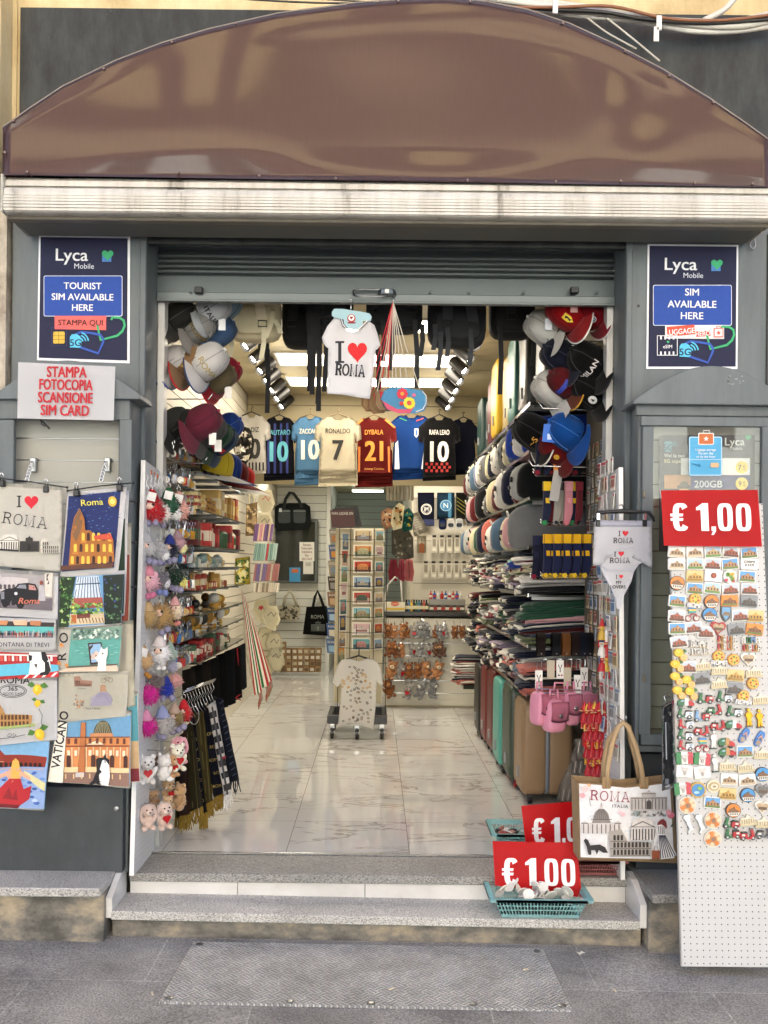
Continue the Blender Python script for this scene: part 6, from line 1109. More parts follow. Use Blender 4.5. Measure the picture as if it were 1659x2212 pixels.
def flatthing(name,lab,cat,poly,Y,hx,draw=None,grp=None,thick=.003,s=10,amp=.004,ph=0.0,mat=None,pn='cloth',k=.06):
 fn=wav(Y,amp,k,ph);t=T(name,lab,cat,fn(sum(p[0]for p in poly)/len(poly),max(p[1]for p in poly)),grp)
 sheet(pn,poly,fn,mat or cloth(hx),t,s,thick)
 if draw:p=PR();draw(p);p.build(fn,t,'print',sub=s,lift=.002+amp*.25)
 return t
def basis(x,y,z,c):return Matrix(((x.x,y.x,z.x,c.x),(x.y,y.y,z.y,c.y),(x.z,y.z,z.z,c.z),(0,0,0,1)))
def cap(lab,c,d,b,hx,bhx=None,grp=None,emblem=None,text=None,k=1.0,edge=None,tagc=None):
 d=Vector(d).normalized();b=Vector(b);b=(b-d*b.dot(d)).normalized();k*=1.12;x=d.cross(b);X=basis(x,-b,d,Vector(c));t=T('baseball_cap',lab,'cap',Vector(c),grp,world=False);bhx=bhx or hx
 R=X.copy();R.translation=Vector((0,0,0));
 def cr(a,v):
  th=2*PI*a;ph=v*PI/2;r=.085*k*(1-.012*(abs(math.sin(3*th))<.12));z=.115*k*math.cos(ph)**.62;q=math.sin(ph)**.6
  f=1.12 if math.sin(th)<0 else 1.0;tp=max(0,math.sin(th))*q
  return R@Vector((r*q*math.cos(th)*.8*(1-.38*tp),r*q*math.sin(th)*f*(1.06+.38*tp),z*(1-.35*max(0,math.sin(th))*q)))
 mb=MB();mb.grid(cr,24,8,True);mb.build('crown',cloth(hx),t,smooth=True,thick=-.003)
 mb=MB();[mb.tube([cr(j/3+.01,.02+.96*i/8)+(cr(j/3+.01,.02+.96*i/8)-Vector(R@Vector((0,0,.03)))).normalized()*.0015 for i in range(9)],.0016*k,4)for j in(0,.5,1,1.5,2,2.5)];mb.build('seam',cloth('#%02x%02x%02x'%tuple(int(int(hx[i:i+2],16)*(.72 if int(hx[1:3],16)>60 else 1)+(0 if int(hx[1:3],16)>60 else 34))for i in(1,3,5))),t)
 def br(a,v):
  th=PI+PI*a;r=.086*k;e=r+.105*k*v*(math.sin(PI*a)**.55 if 0<a<1 else 0);return R@Vector((r*math.cos(th)*(.8+.1*v),e*math.sin(th)*1.14,.004-.018*k*(math.cos(th)**2)-.012*v))
 mb=MB();mb.grid(br,14,5);mb.build('brim',cloth(bhx),t,smooth=True,thick=.004)
 if edge:mb=MB();mb.tube([br(i/14,1.0)for i in range(15)],.004,5);mb.build('brim_edge',cloth(edge),t)
 mb=MB();mb.ball(R@Vector((0,0,.116*k)),.008*k,8,5);mb.build('button',cloth(hx),t)
 def fr(u,v,l=0.0):
  th=-PI/2+u*.6;z=(.045-v*.035)*k;ph=math.acos(min(1,max(0,(z/(.115*k))**(1/.62))));q=math.sin(ph)**.6;r=.085*k*q+l+.002;return R@Vector((r*math.cos(th)*.8,r*math.sin(th)*1.19,z))
 if emblem or text:
  p=PR()
  if emblem:
   for e in emblem:e(p)
  if text:p.text(text[0],0,.35,text[2]if len(text)>2 else .8,text[1],.02,.9)
  p.build(fr,t,'badge',sub=.25,lift=.0015)
 if tagc:mb=MB();q=R@Vector((.05*k,-.06*k,.06*k));mb.X=Matrix.Translation(q+Vector((0,-.03,0)));mb.box(-.018,.018,0,.001,-.06,0);mb.build('price_tag',card(tagc),t)
 return t
LD,LB=(.82,-.30,.45),(-.35,-.62,-.75);RDv,RB=(-.82,-.30,.45),(.35,-.62,-.75)
GC='caps hanging by the left jamb'
def capL(u,v,Y,*a,**k):lab=a[0];cap(lab,px(u,v,Y),k.pop('d',LD),k.pop('b',LB),*a[1:],grp=GC,**k)
LAUR=[lambda p:p.line([(-.8,.7),(-.4,-.6)],.12,'#c9a33a')]
capL(378,690,.30,'charcoal cap pressed against the left jamb in the top row','#3b3a36','#4a4742');capL(366,694,.36,'dark grey cap behind the charcoal one in the top row','#2f2f2d','#8f8468');capL(418,716,.32,'light grey cap with gold lettering, half hidden in the top row','#a8a6a3','#b4b1ad',text=('ROMA','#8d7a45'));capL(446,676,.34,'white cap with black ITALIA lettering in the top row','#e3e6ea',text=('ITALIA','#17171b',.6),k=1.08,tagc='#e9e9e9');capL(462,724,.42,'faded blue cap under the white ITALIA cap','#56739c');capL(474,668,.5,'pale blue cap behind the white ITALIA cap','#9dbcd0')
capL(362,788,.30,'white cap with blue brim edge nearest the left jamb','#e6e4e6','#dfe3ea',edge='#24408f');capL(377,788,.29,'second white cap with blue brim edge from the left jamb','#e9e7e6','#e6e8ee',edge='#24408f');capL(399,790,.28,'tan cap with red brim edge in the middle row','#a88660','#a98a68',edge='#c3202c',emblem=LAUR);capL(436,788,.27,'big white cap with ROMA lettering and blue edge in the middle row','#ecebea','#eeeef0',edge='#23406e',text=('ROMA','#b9a878',.7),k=1.15);capL(462,822,.42,'khaki cap with red trim behind the white ROMA cap','#7d6f52','#a81c28',edge='#b81c2c',tagc='#e8e6e0');capL(474,812,.5,'crimson cap at the back of the middle row','#a81f36')
capL(366,920,.30,'washed charcoal cap nearest the left jamb in the lower row','#3f403d','#4a4b48');capL(383,925,.29,'black washed cap second from the jamb in the lower row','#2b2c2b','#333433');capL(424,918,.27,'maroon washed cap in the lower row','#7e3347','#86384c',k=1.12,tagc='#eceae4');capL(440,935,.33,'mid grey cap behind the maroon cap','#4f504f','#5a5a58',tagc='#eceae4');capL(453,947,.40,'bottle green cap behind the grey cap','#24402f','#2a4a36',emblem=[lambda p:p.poly(rectp(-.8,-.2,.8,.6),'#a3222c')]);capL(466,955,.48,'dark denim cap behind the green cap','#22354a','#263c54',emblem=[lambda p:p.poly(rectp(-.8,-.2,.8,.6),'#a3222c')]);capL(478,930,.58,'royal blue cap at the back of the lower row','#1f3f8a')
for i,(u,v,hx,lab)in enumerate(((462,1018,'#d9c23a','white cap with yellow panel on the black shelf under the left caps'),(482,1024,'#26408a','blue cap on the black shelf under the left caps'),(498,1036,'#7a2a22','dark red cap on the black shelf under the left caps'),(514,1046,'#c9342c','red and white cap farthest along the black shelf'))):cap(lab,px(u,v,.75+i*.32),(.25,-.2,1),(.9,-.3,-.2),hx,'#dedcd6' if i in(0,3)else hx,'caps lying on the black shelf')
for i,(v,u0,u1)in enumerate(((727,380,452),(862,368,452),(640,470,480),(1000,400,440))):a,b=px(u0,v,.27),px(u1,v,.25);mb=MB();mb.tube([Vector((-1.3,a.y+.05,a.z)),a,b,b+Vector((.02,-.005,.03))],.0035,6);thing1(mb,'cap_hook','chrome cap hook by the left jamb, '+['second from the top','third from the top','topmost','lowest'][i],'hook',CHROME,'chrome cap hooks',smooth=True)
GD='caps hanging by the right jamb'
def capR(u,v,Y,*a,**k):lab=a[0];cap(lab,px(u,v,Y),k.pop('d',RDv),k.pop('b',RB),*a[1:],grp=GD,**k)
SH=[lambda p:p.poly([(-.3,-.7),(.3,-.7),(.3,.1),(0,.6),(-.3,.1)],'#e2c13a'),lambda p:p.poly([(-.12,.3),(-.02,-.2),(-.16,-.4),(.06,-.55),(.14,-.3),(.08,.1),(.14,.35),(.02,.2)],'#1c1a16')]
RE=[lambda p:p.poly(circ(0,-.1,.34,.5,16),'#e8e8ea'),lambda p:p.poly(circ(0,-.1,.28,.42,16),'#1c2f6a'),lambda p:p.text('hp',0,.1,.42,'#e8e8ea',.0,.6,skew=.2)]
capR(1186,716,.40,'white quilted cap with hanging tags at the top right','#e8e6e0',k=1.1,tagc='#cfd3da');capR(1240,682,.28,'bright red cap with a yellow shield badge at the top right','#b3131c','#b8161e',emblem=SH,k=1.2,edge='#e6dedc',tagc='#d9a09c');capR(1290,684,.26,'crimson cap with a round blue badge beside the red shield cap','#8f1020','#9a1226',emblem=RE,edge='#e0d8d8');capR(1206,738,.45,'dark red cap behind the white quilted cap','#7a1418')
capR(1222,778,.36,'navy cap with a black label in the middle right row','#191c30','#1d2038',k=1.12);capR(1284,790,.27,'black cap with red and white lettering in the middle right row','#121214','#17171a',text=('MILAN','#d9d5d5',.6),k=1.2);capR(1230,832,.33,'maroon and blue striped cap with yellow brim lines','#6a1c22','#7a3a24',emblem=[lambda p:p.poly(rectp(-1,-.6,1,0),'#2c3c9a')],edge='#c9962c');capR(1204,848,.42,'white textured cap under the maroon striped cap','#e6e4de','#ecebe8',k=1.15);capR(1288,852,.27,'black cap with a white triangle badge on its brim','#101012','#141416',emblem=[lambda p:p.poly(circ(0,.1,.4,.55,14),'#d9dad8'),lambda p:p.poly([(-.15,.3),(0,-.2),(.15,.3)],'#1a1a1c')],k=1.1)
capR(1164,940,.48,'black cap with gold and red dragon stitching','#0f0f11',text=('~S','#c9983a',.7),k=1.2,edge='#cfcac0');capR(1236,940,.30,'bright blue cap with a blue swing tag','#1656a8','#1a5cb2',k=1.15);capR(1212,975,.38,'dark red cap below the bright blue cap','#7a1618',emblem=[lambda p:p.poly(circ(0,0,.3,.4,10),'#c9962c')])
q=px(1195,937,.22);mb=MB();mb.X=Matrix.Translation(q)@Matrix.Rotation(.1,4,'Y');mb.box(-.052,.052,0,.002,-.045,.045);t=thing1(mb,'swing_tag','blue swing tag with white print hanging from the bright blue cap','tag',card('#1f63c4'));mb=MB();mb.box(q.x+.004,q.x+.03,q.y-.002,q.y-.0005,q.z-.03,q.z+.02);mb.build('barcode_label',card('#e9e9ea'),t);mb=MB();mb.box(q.x-.03,q.x-.008,q.y-.002,q.y-.0005,q.z-.03,q.z+.0);mb.build('white_print',card('#bcd2f0'),t)
for i,(v,u0,u1)in enumerate(((738,1290,1222),(748,1270,1190),(886,1275,1172),(1010,1275,1150))):a,b=px(u0,v,.30),px(u1,v-4,.30);mb=MB();mb.tube([Vector((1.40,a.y+.05,a.z)),a,b,b+Vector((-.02,-.005,.03))],.0035,6);thing1(mb,'cap_hook','chrome cap hook by the right jamb, '+['topmost','second from the top','third from the top','lowest'][i],'hook',CHROME,'chrome cap hooks',smooth=True)
def strapline(pts,w,mat,t,name='strap',d=.006):
 P=[Vector(p)for p in pts];mb=MB();n=len(P);vs=[]
 for p in P:vs+=[p+Vector((-w/2,0,0)),p+Vector((w/2,0,0)),p+Vector((w/2,d,0)),p+Vector((-w/2,d,0))]
 fs=[(0,1,2,3)]+[(4*i+a,4*i+(a+1)%4,4*i+4+(a+1)%4,4*i+4+a)for i in range(n-1)for a in range(4)]+[(4*n-1,4*n-2,4*n-3,4*n-4)];mb.add(vs,fs);return mb.build(name,mat,t)
def backpack(lab,u0,u1,v0,v1,Y,hx,straps,ends,shx=None,dep=.16):
 m=M(hx,.85,0,.15,12,.35,120);sm=M(shx or hx,.8,0,.12,18,.3,150);a,b=px(u0,v1,Y),px(u1,v0,Y);c=(a+b)/2;w,h=(b.x-a.x)/2,(b.z-a.z)/2;t=T('backpack',lab,'backpack',(c.x,Y,a.z),'backpacks hanging under the shutter')
 se=lambda s:math.copysign(abs(s)**.45,s)
 mb=MB();mb.ball((c.x,Y+dep/2,c.z),(1,1,1),20,12,fn=lambda q,d:Vector((se(q.x)*w*(1-.06*q.z),se(q.y)*dep/2,se(q.z)*h)));mb.build('body',m,t,smooth=True)
 mb=MB();mb.ball((c.x,Y-.01,a.z+h*.55),(1,1,1),16,9,fn=lambda q,d:Vector((se(q.x)*w*.8,se(q.y)*.025,se(q.z)*h*.42)));mb.build('pocket',m,t,smooth=True)
 for(ua,va,ub,vb)in straps:
  P=[px(ua,va,Y-.02),px((ua*2+ub)/3,(va*2+vb)/3,Y-.05),px((ua+ub*2)/3,(va+vb*2)/3,Y-.05),px(ub,vb,Y-.03)];s=strapline(P,.055,sm,t,'shoulder_strap',.014)
  q=P[-1];mb=MB();mb.tube([q+Vector(k)for k in((-.022,-.01,.016),(.022,-.01,.016),(.022,-.01,-.016),(-.022,-.01,-.016))],.004,5,closed=True);mb.build('buckle',BLACKP,t)
 for(ua,va,ub,vb)in ends:strapline([px(ua,va,Y-.04),px((ua+ub)/2+3,(va+vb)/2,Y-.05),px(ub,vb,Y-.04)],.026,sm,t,'webbing',.003)
 return t
backpack('beige canvas backpack hanging left of centre under the shutter',490,606,590,731,.55,'#e0d6b2',[(514,600,500,706),(552,600,567,700)],[(500,712,494,784),(570,704,564,775),(590,672,574,730),(592,690,606,720)],'#e6dcba')
backpack('black backpack behind the beige one, left of the white T-shirt',606,700,590,746,.7,'#121214',[(640,610,630,700)],[(576,738,577,892),(668,700,668,845),(690,700,686,872)])
backpack('dark backpack with long dangling straps behind the white T-shirt',668,764,580,700,.5,'#1b1b1d',[(694,600,690,672),(728,600,736,672)],[(664,650,668,800),(676,660,674,852),(684,640,688,888),(704,690,700,846),(812,700,818,850)])
backpack('dark grey backpack with white reflective bars above the felt purses',790,915,590,712,.5,'#202224',[(812,606,806,668),(884,606,892,668)],[(826,690,828,780),(846,700,842,800),(896,690,900,838),(912,700,908,770)],'#2b2d2e')
backpack('charcoal backpack with grey buckles right of the felt purses',924,1054,590,744,.5,'#242629',[(972,600,966,700),(1008,600,1024,704)],[(966,706,966,770),(952,716,946,800),(1016,706,1014,790),(940,700,936,756)],'#34363a')
backpack('black duffel shaped backpack nearest the red caps',1060,1160,590,725,.55,'#0e0e10',[(1110,606,1104,684)],[(1080,690,1080,852),(1150,690,1152,790)])
for u,v in((768,651),(1072,651)):
 pass
for u,lab in((757,'left white reflective bar on the grey backpack'),(875,'right')):pass
YT=.0;fn=wav(YT,.006,.05,1.3)
t=T('tshirt','small white T-shirt reading I heart ROMA hanging from the shutter bar','T-shirt',px(757,861,YT));TS=[(722,686),(707,704),(695,729),(698,740),(704,749),(709,752),(708,800),(706.5,851),(740,853),(770,858),(799,862),(805,820),(808,790),(811,756),(816,753),(822,746),(816,722),(809,703),(796,693),(786,706),(775,715),(763,718),(749,714),(739,703),(734,686)]
WT=M('#f3f3f6',.85,0,.03,14,.3,20);sheet('fabric',TS,fn,WT,t,8,.008)
p=PR();p.serif('I',734,784,46,'#22222c',.15,1.0);p.poly(heart(772,763,42,44),'#d3161f');p.serif('ROMA',756,813,25,'#22222c',.18,.68,rot=.07,sp=.05);p.line([(737,688),(741,702),(750,712),(763,715.5),(775,712),(785,703),(794,694)],2,'#dfdfe6');p.build(fn,t,'print',sub=8,lift=.003)
t=T('card_hanger','pale blue cardboard hanger holding the small white T-shirt','hanger',px(760,690,YT));fn2=flat(YT-.012);H=rrect(717,667,802,691,8);backed([(717,674),(722,667),(740,667),(758,670),(780,673),(798,677),(803,684),(801,693),(784,693),(784,700),(776,709),(764,712),(752,709),(743,700),(742,690),(722,686),(717,682)],fn2,card('#9fc3cc'),t,'card')
p=PR();p.poly(circ(759,688,9),'#b02a3a');p.poly(circ(759,687,6.5),'#e8e6e4');p.poly(heart(759,687,7),'#8a2430');p.poly(rectp(751,696,768,699),'#8a2430');p.build(fn2,t,'print')
mb=MB();mb.tube([px(758,672,YT-.008),px(758,660,YT-.005),px(762,652,YT),px(757,645,YT+.005),px(752,650,YT)],.003,5);mb.build('hook',CHROME,t,smooth=True)
FN=[(800,868,'#c2a47e','beige felt purse with brown stitching, leftmost on the strings'),(814,872,'#b3966f','tan felt purse second from the left on the strings'),(828,868,'#c9b08c','sand felt purse with a red flap, third on the strings'),(846,866,'#8fb8cc','pale blue felt purse behind the flowered one'),(862,868,'#bda27c','brown felt purse right behind the flowered one')]
for i,(u,v,hx,lab)in enumerate(FN):
 flatthing('felt_purse',lab,'purse',[(u-18,v-20),(u-6,v-28),(u+14,v-28),(u+24,v-16),(u+26,v+6),(u+16,v+20),(u-8,v+22),(u-20,v+8)],.12-i*.02,hx,lambda p,u=u,v=v,i=i:(p.line([(u-16,v-18),(u-20+2,v+6),(u-8,v+19),(u+14,v+17)],1.6,'#8a5a3c'),p.poly([(u-8,v-22),(u+14,v-24),(u+12,v-2),(u+2,v+4),(u-6,v-2)],['#c9876c','#d9584c','#c2303c','#d0506c','#b8a07c'][i])),'felt purses hanging on cords',.012,7,.002)
t=flatthing('felt_purse','sky blue felt purse with red and yellow flowers in front on the strings','purse',[(822,862),(830,844),(846,836),(868,836),(898,841),(914,844),(922,856),(923,872),(916,888),(896,893),(862,893),(838,882)],.0,'#6fb2d8',lambda p:(p.poly([(826,866),(836,884),(862,893),(886,892),(898,874),(880,884),(858,884),(840,874)],'#c8506a'),[p.poly(circ(869+8*math.cos(k*.785),851+8*math.sin(k*.785),4.2),'#cf3244')for k in range(8)],p.poly(circ(869,851,4),'#d9a03c'),[p.poly(circ(884+9*math.cos(k*.628),871+9*math.sin(k*.628),4),'#e6cf3a')for k in range(10)],p.poly(circ(884,871,4.5),'#d0503c'),p.poly(circ(867,872,4.5),'#c2363c'),p.poly(circ(894,854,4),'#cf6a8a'),p.line([(898,890),(914,884),(920,872),(921,856),(912,846)],1.5,'#e9e4da')),'felt purses hanging on cords',.014,7,.002)
for i,(u,v,hx)in enumerate(((795,842,'#c2303a'),(806,842,'#c2303a'),(815,846,'#c8bfae'),(822,842,'#c2303a'),(832,840,'#c8bfae'),(838,838,'#b52a34'),(848,838,'#c9c2b4'),(856,838,'#c9c2b4'),(868,838,'#cfc8ba'),(884,840,'#cfc8ba'),(908,846,'#cfc8ba'))):
 a,b=px(849,652,.05),px(u,v,.06);mb=MB();mb.tube([a,a.lerp(b,.5)+Vector((.004*math.sin(i),0,-.004)),b],.0026,5);thing1(mb,'cord',('red' if hx[1]in 'cb' and hx[3]in '32' else 'pale')+' purse cord, '+ordw(i)+' from the left of the bundle','cord',M(hx,.8),'purse cords gathered on one hook')
mb=MB();mb.tube([px(849,655,.05),px(852,645,.05),px(849,640,.05),px(845,646,.05)],.0028,5);thing1(mb,'hook','bent wire hook gathering the purse cords','hook',CHROME,smooth=True)
def jersey(lab,u0,u1,v0,v1,Y,hx,ink,name,num,hems,draw=None,slv=None,tilt=0,grp='football shirts hung across the shop'):
 u0-=5;u1+=5;w=u1-u0;h=v1-v0;m=(u0+u1)/2;S_=lambda a,b:(u0+w*a,v0+h*b)
 P=[S_(.38,0),S_(.22,.03),S_(.02,.16),S_(.0,.36),S_(.12,.40),S_(.14,.3),S_(.11,.84),S_(.89,.84),S_(.86,.3),S_(.88,.40),S_(1,.36),S_(.98,.16),S_(.78,.03),S_(.62,0),S_(.56,.05),S_(.44,.05)]
 def dr(p):
  if slv:p.poly([S_(.22,.03),S_(.02,.16),S_(.06,.17),S_(.27,.05)],slv);p.poly([S_(.78,.03),S_(.98,.16),S_(.94,.17),S_(.73,.05)],slv)
  if draw:draw(p,S_)
  if name:p.text(name,m+tilt,v0+h*.27,h*.075,ink,.012,.72*min(1,7/len(name)))
  if num:p.text(num,m+tilt,v0+h*.66,h*.3,ink,.035,.8)
 t=flatthing('football_shirt',lab,'football shirt',P,Y,hx,dr,grp,.012,6,.014,u0*.1,k=.10)
 for i in range(hems):a=.06+.03*i;fn=wav(Y+.02+.015*i,.012,.12,u0*.1+i);sheet('lower_layer',[S_(.14-.01*i,.5),S_(.87+.01*i,.5),S_(.88+.012*i,.88+.055*i),S_(.12-.012*i,.9+.055*i)],fn,cloth(hx),t,9,.01)
 mb=MB();q=px(m,v0,Y);mb.tube([q+Vector((-.09,0,-.02)),q+Vector((0,0,.02)),q+Vector((.09,0,-.02))],.006,5);mb.tube([q+Vector((0,0,.02)),q+Vector((0,0,.05)),q+Vector((.014,.01,.065)),q+Vector((0,.03,.075)),q+Vector((0,.12,.07))],.0035,5);mb.build('hanger',M('#6d5a3c',.5)if hems>2 else BLACKP,t,smooth=True);return t
jersey('white shirt with black striped hem at the left end of the shirt row',506,580,894,1040,4.35,'#dedad2','#23211f','YILDIZ','10',1,lambda p,S_:[p.poly([S_(.16+.09*k,.72),S_(.2+.09*k,.72),S_(.2+.09*k,.84),S_(.16+.09*k,.84)],'#1b1a1a')for k in range(8)])
jersey('black and blue striped shirt with a pale blue 10',566,640,900,1046,4.42,'#11121c','#58a8b8','LAUTARO','10',2,lambda p,S_:[p.poly([S_(.2+.16*k,.1),S_(.26+.16*k,.1),S_(.26+.16*k,.84),S_(.2+.16*k,.84)],'#1c2a6a')for k in range(4)])
jersey('sky blue shirt with a cream 10',634,706,898,1040,4.36,'#5f8fb8','#dcd8c4','ZACCAGNI','10',4)
jersey('cream white shirt with a black 7 in the middle of the row',684,776,897,1042,4.22,'#e0d6bc','#1c1a18','RONALDO','7',4)
jersey('maroon shirt with an orange 21',764,852,900,1044,4.3,'#6a1512','#d98a34','DYBALA','21',4,lambda p,S_:(p.poly([S_(.15,.45),S_(.2,.45),S_(.19,.82),S_(.15,.84)],'#c9702c'),p.poly([S_(.85,.45),S_(.8,.45),S_(.81,.82),S_(.85,.84)],'#c9702c'),p.text('Auberge Celestino',*S_(.5,.8),5,'#c9893c',0,.8)),'#d07a30')
jersey('bright blue shirt with white side panels and a crest',842,936,895,1036,4.32,'#1d4a94','#e0e4ea',None,None,3,lambda p,S_:(p.poly([S_(.16,.45),S_(.22,.4),S_(.25,.84),S_(.15,.84)],'#dfe2e8'),p.poly([S_(.8,.3),S_(.86,.3),S_(.85,.84),S_(.7,.84),S_(.76,.5)],'#dfe2e8'),p.poly([S_(.56,.22),S_(.64,.22),S_(.64,.32),S_(.6,.36),S_(.56,.32)],'#e3e6ea'),p.poly([S_(.58,.24),S_(.62,.24),S_(.62,.32),S_(.58,.32)],'#2f5fae'),p.line([S_(.25,.06),S_(.4,.1)],2,'#2f8a5a'),p.line([S_(.75,.06),S_(.6,.1)],2,'#c03a3a')))
jersey('black shirt with a white 10 and red checked hem',908,990,900,1046,4.3,'#131214','#e6e2dc','RAFA LEAO','10',2,lambda p,S_:[p.poly([S_(.17+.12*k+(.06 if j%2 else 0),.68+.05*j),S_(.23+.12*k+(.06 if j%2 else 0),.68+.05*j),S_(.23+.12*k+(.06 if j%2 else 0),.72+.05*j),S_(.17+.12*k+(.06 if j%2 else 0),.72+.05*j)],'#a3241c')for k in range(5)for j in range(3)])
jersey('plain dark navy shirt at the right end of the shirt row',972,1030,905,1040,4.5,'#15182a','#15182a',None,None,1)
flatthing('patterned_bag','crumpled black and white patterned cloth bag by the striped shirt','bag',[(505,930),(520,918),(540,926),(550,952),(545,990),(528,1004),(510,992),(503,962)],3.6,'#26241f',lambda p:d_scatter(p,508,930,544,996,40,8,['#d9d3c4','#a9a294','#14120f'],random.Random(3)),None,.06,7,.02,k=.3)
rd=random.Random(41);GLS=M('#2c332c',.12,0,.1,6)
LZ=[1.90,1.69,1.495,1.375,1.25,1.12,1.005,.86];WD=['topmost','second','third','fourth','fifth','sixth','seventh','lowest']
for i,z in enumerate(LZ):
 t=T('glass_shelf','dark glass shelf of souvenirs on the left wall, %s from the top'%WD[i]if i not in(0,7)else '%s dark glass shelf of souvenirs on the left wall'%WD[i],'shelf',(-1.12,1.3,z),'glass shelves on the left wall');mb=MB();mb.box(-1.31,-.95,.5,2.2,z-.008,z);mb.build('board',GLS,t)
 for k in range(4):y=.62+k*.45;mb=MB();mb.box(-1.31,-.955,y,y+.012,z-.02,z-.0085);mb.build('bracket',STEEL,t)
PAL={'dark':['#1c1a18','#2c2822','#4a4030','#7a6a44','#241f1c'],'warm':['#c9a55c','#b98a3c','#d8c48c','#8a5a2c','#e2d6b4','#a33a2c'],'red':['#8f1f22','#c9bfa8','#b8302c','#e6dcc4','#5c1a1c','#3a5a3c'],'pale':['#dcd8c8','#c4bda4','#a9b4b4','#e6e0cc','#d0b46c','#8aa49c'],'gold':['#b98a2c','#8a6420','#d9b860','#5a4a2a','#2c2a24','#c9c4b8'],'mix':['#b8302c','#3a6aa0','#3f7a4a','#d9b83c','#c96a8a','#e3e0d8']}
CN={'dark':'dark','warm':'tan','red':'red and cream','pale':'pale','gold':'gilt','mix':'bright'}
def souvenir(kind,c,s,hx,h2,lab,grp):
 c=Vector(c);mb=MB();mb.X=Matrix.Translation(c);ms=[card(hx),card(h2)]
 if kind=='box':mb.box(-s*.5,s*.5,-s*.4,s*.4,0,s*1.3);mb.mat(1).box(-s*.42,s*.502,-s*.402,s*.32,s*.3,s*.9);k=dict(bev=.002)
 elif kind=='mug':mb.lathe([(s*.42,0),(s*.45,s*.1),(s*.45,s),(s*.40,s),(s*.40,s*.12)],14);mb.tube([(s*.42,-s*.2+0,s*.8),(s*.75,-s*.2,s*.75),(s*.75,-s*.2,s*.3),(s*.42,-s*.2,s*.22)],s*.06,6);mb.mat(1).lathe([(s*.456,s*.3),(s*.456,s*.75)],14,cap=False);k=dict(auto=.6);ms=[plastic(hx),plastic(h2)]
 elif kind=='jar':mb.lathe([(s*.4,0),(s*.45,s*.1),(s*.45,s*.8),(s*.3,s*.95)],12);mb.mat(1).lathe([(s*.33,s*.95),(s*.33,s*1.15),(s*.1,s*1.17)],12);k=dict(auto=.6)
 elif kind=='arena':mb.lathe([(s*.6,0),(s*.58,s*.6),(s*.5,s*.6),(s*.4,s*.15)],18);[mb.mat(1).box(s*.57*math.cos(a)-.003,s*.57*math.cos(a)+.003,s*.57*math.sin(a)-.003,s*.57*math.sin(a)+.003,s*.1,s*.5)for a in[k*.35 for k in range(18)]];k={}
 elif kind=='column':mb.lathe([(s*.35,0),(s*.35,s*.12),(s*.24,s*.18),(s*.2,s*1.3),(s*.3,s*1.4),(s*.32,s*1.5)],10);k=dict(auto=.6)
 elif kind=='globe':mb.lathe([(s*.4,0),(s*.42,s*.15),(s*.34,s*.35)],12);mb.mat(1).ball((0,0,s*.75),s*.46,12,8);k=dict(auto=.7);ms[1]=plastic(h2)
 elif kind=='plate':mb.X=mb.X@Matrix.Rotation(-1.25,4,'X');mb.lathe([(s*.3,.0),(s*.62,s*.1),(s*.62,s*.13),(s*.25,s*.03)],18,(0,s*.55,0));mb.mat(1).lathe([(s*.3,.03*s),(s*.01,.035*s)],14,(0,s*.55,0));k={}
 elif kind=='books':
  for j in range(5):mb.mat(j%2).box(-s*.5,s*.5+.004*(j%3),-s*.35,s*.35,j*s*.16,j*s*.16+s*.15)
  k=dict(bev=.0015)
 else:mb.lathe([(s*.3,0),(s*.34,s*.2),(s*.34,s*.9),(s*.12,s*1.15),(s*.11,s*1.5),(s*.14,s*1.55)],12);mb.mat(1).lathe([(s*.345,s*.3),(s*.345,s*.75)],12,cap=False);k=dict(auto=.6);ms=[plastic(hx),card(h2)]
 return thing1(mb,{'books':'booklet_stack','arena':'arena_model','column':'column_model','globe':'snow_globe','plate':'souvenir_plate','box':'gift_box'}.get(kind,kind),lab,{'books':'booklets','arena':'arena model','column':'column model','globe':'snow globe','plate':'plate','box':'gift box'}.get(kind,kind),ms,grp,**k)
SHELF=[(0,['books','books','box'],'dark',.10),(1,['box','books','box'],'warm',.11),(2,['box','box','bottle','jar'],'red',.105),(3,['mug','jar','globe'],'pale',.062),(4,['column','box','arena'],'warm',.062),(5,['plate','globe','plate'],'gold',.07),(6,['arena','globe','books','bottle'],'gold',.055),(7,['box','jar','box','mug'],'red',.075)]
for si,kinds,pal,s in SHELF:
 y=.56;n=0
 while y<2.12 and n<16:
  for xx in((-1.02,)if s>.1 else(-1.02,-1.15)):
   kd=rd.choice(kinds);q=s*rd.uniform(.85,1.12);hx,h2=rd.sample(PAL[pal],2)
   souvenir(kd,(xx+rd.uniform(-.01,.01),y,LZ[si]),q,hx,h2,'%s %s, %s left shelf, %s from the street, %s'%(CN[pal],{'books':'booklet stack','arena':'arena model','column':'column model','globe':'snow globe','plate':'plate','box':'box'}.get(kd,kd),WD[si],ordw(n),'front' if xx>-1.1 else 'back'),'souvenirs on the left glass shelves')
  y+=s*1.12;n+=1
KP=[]
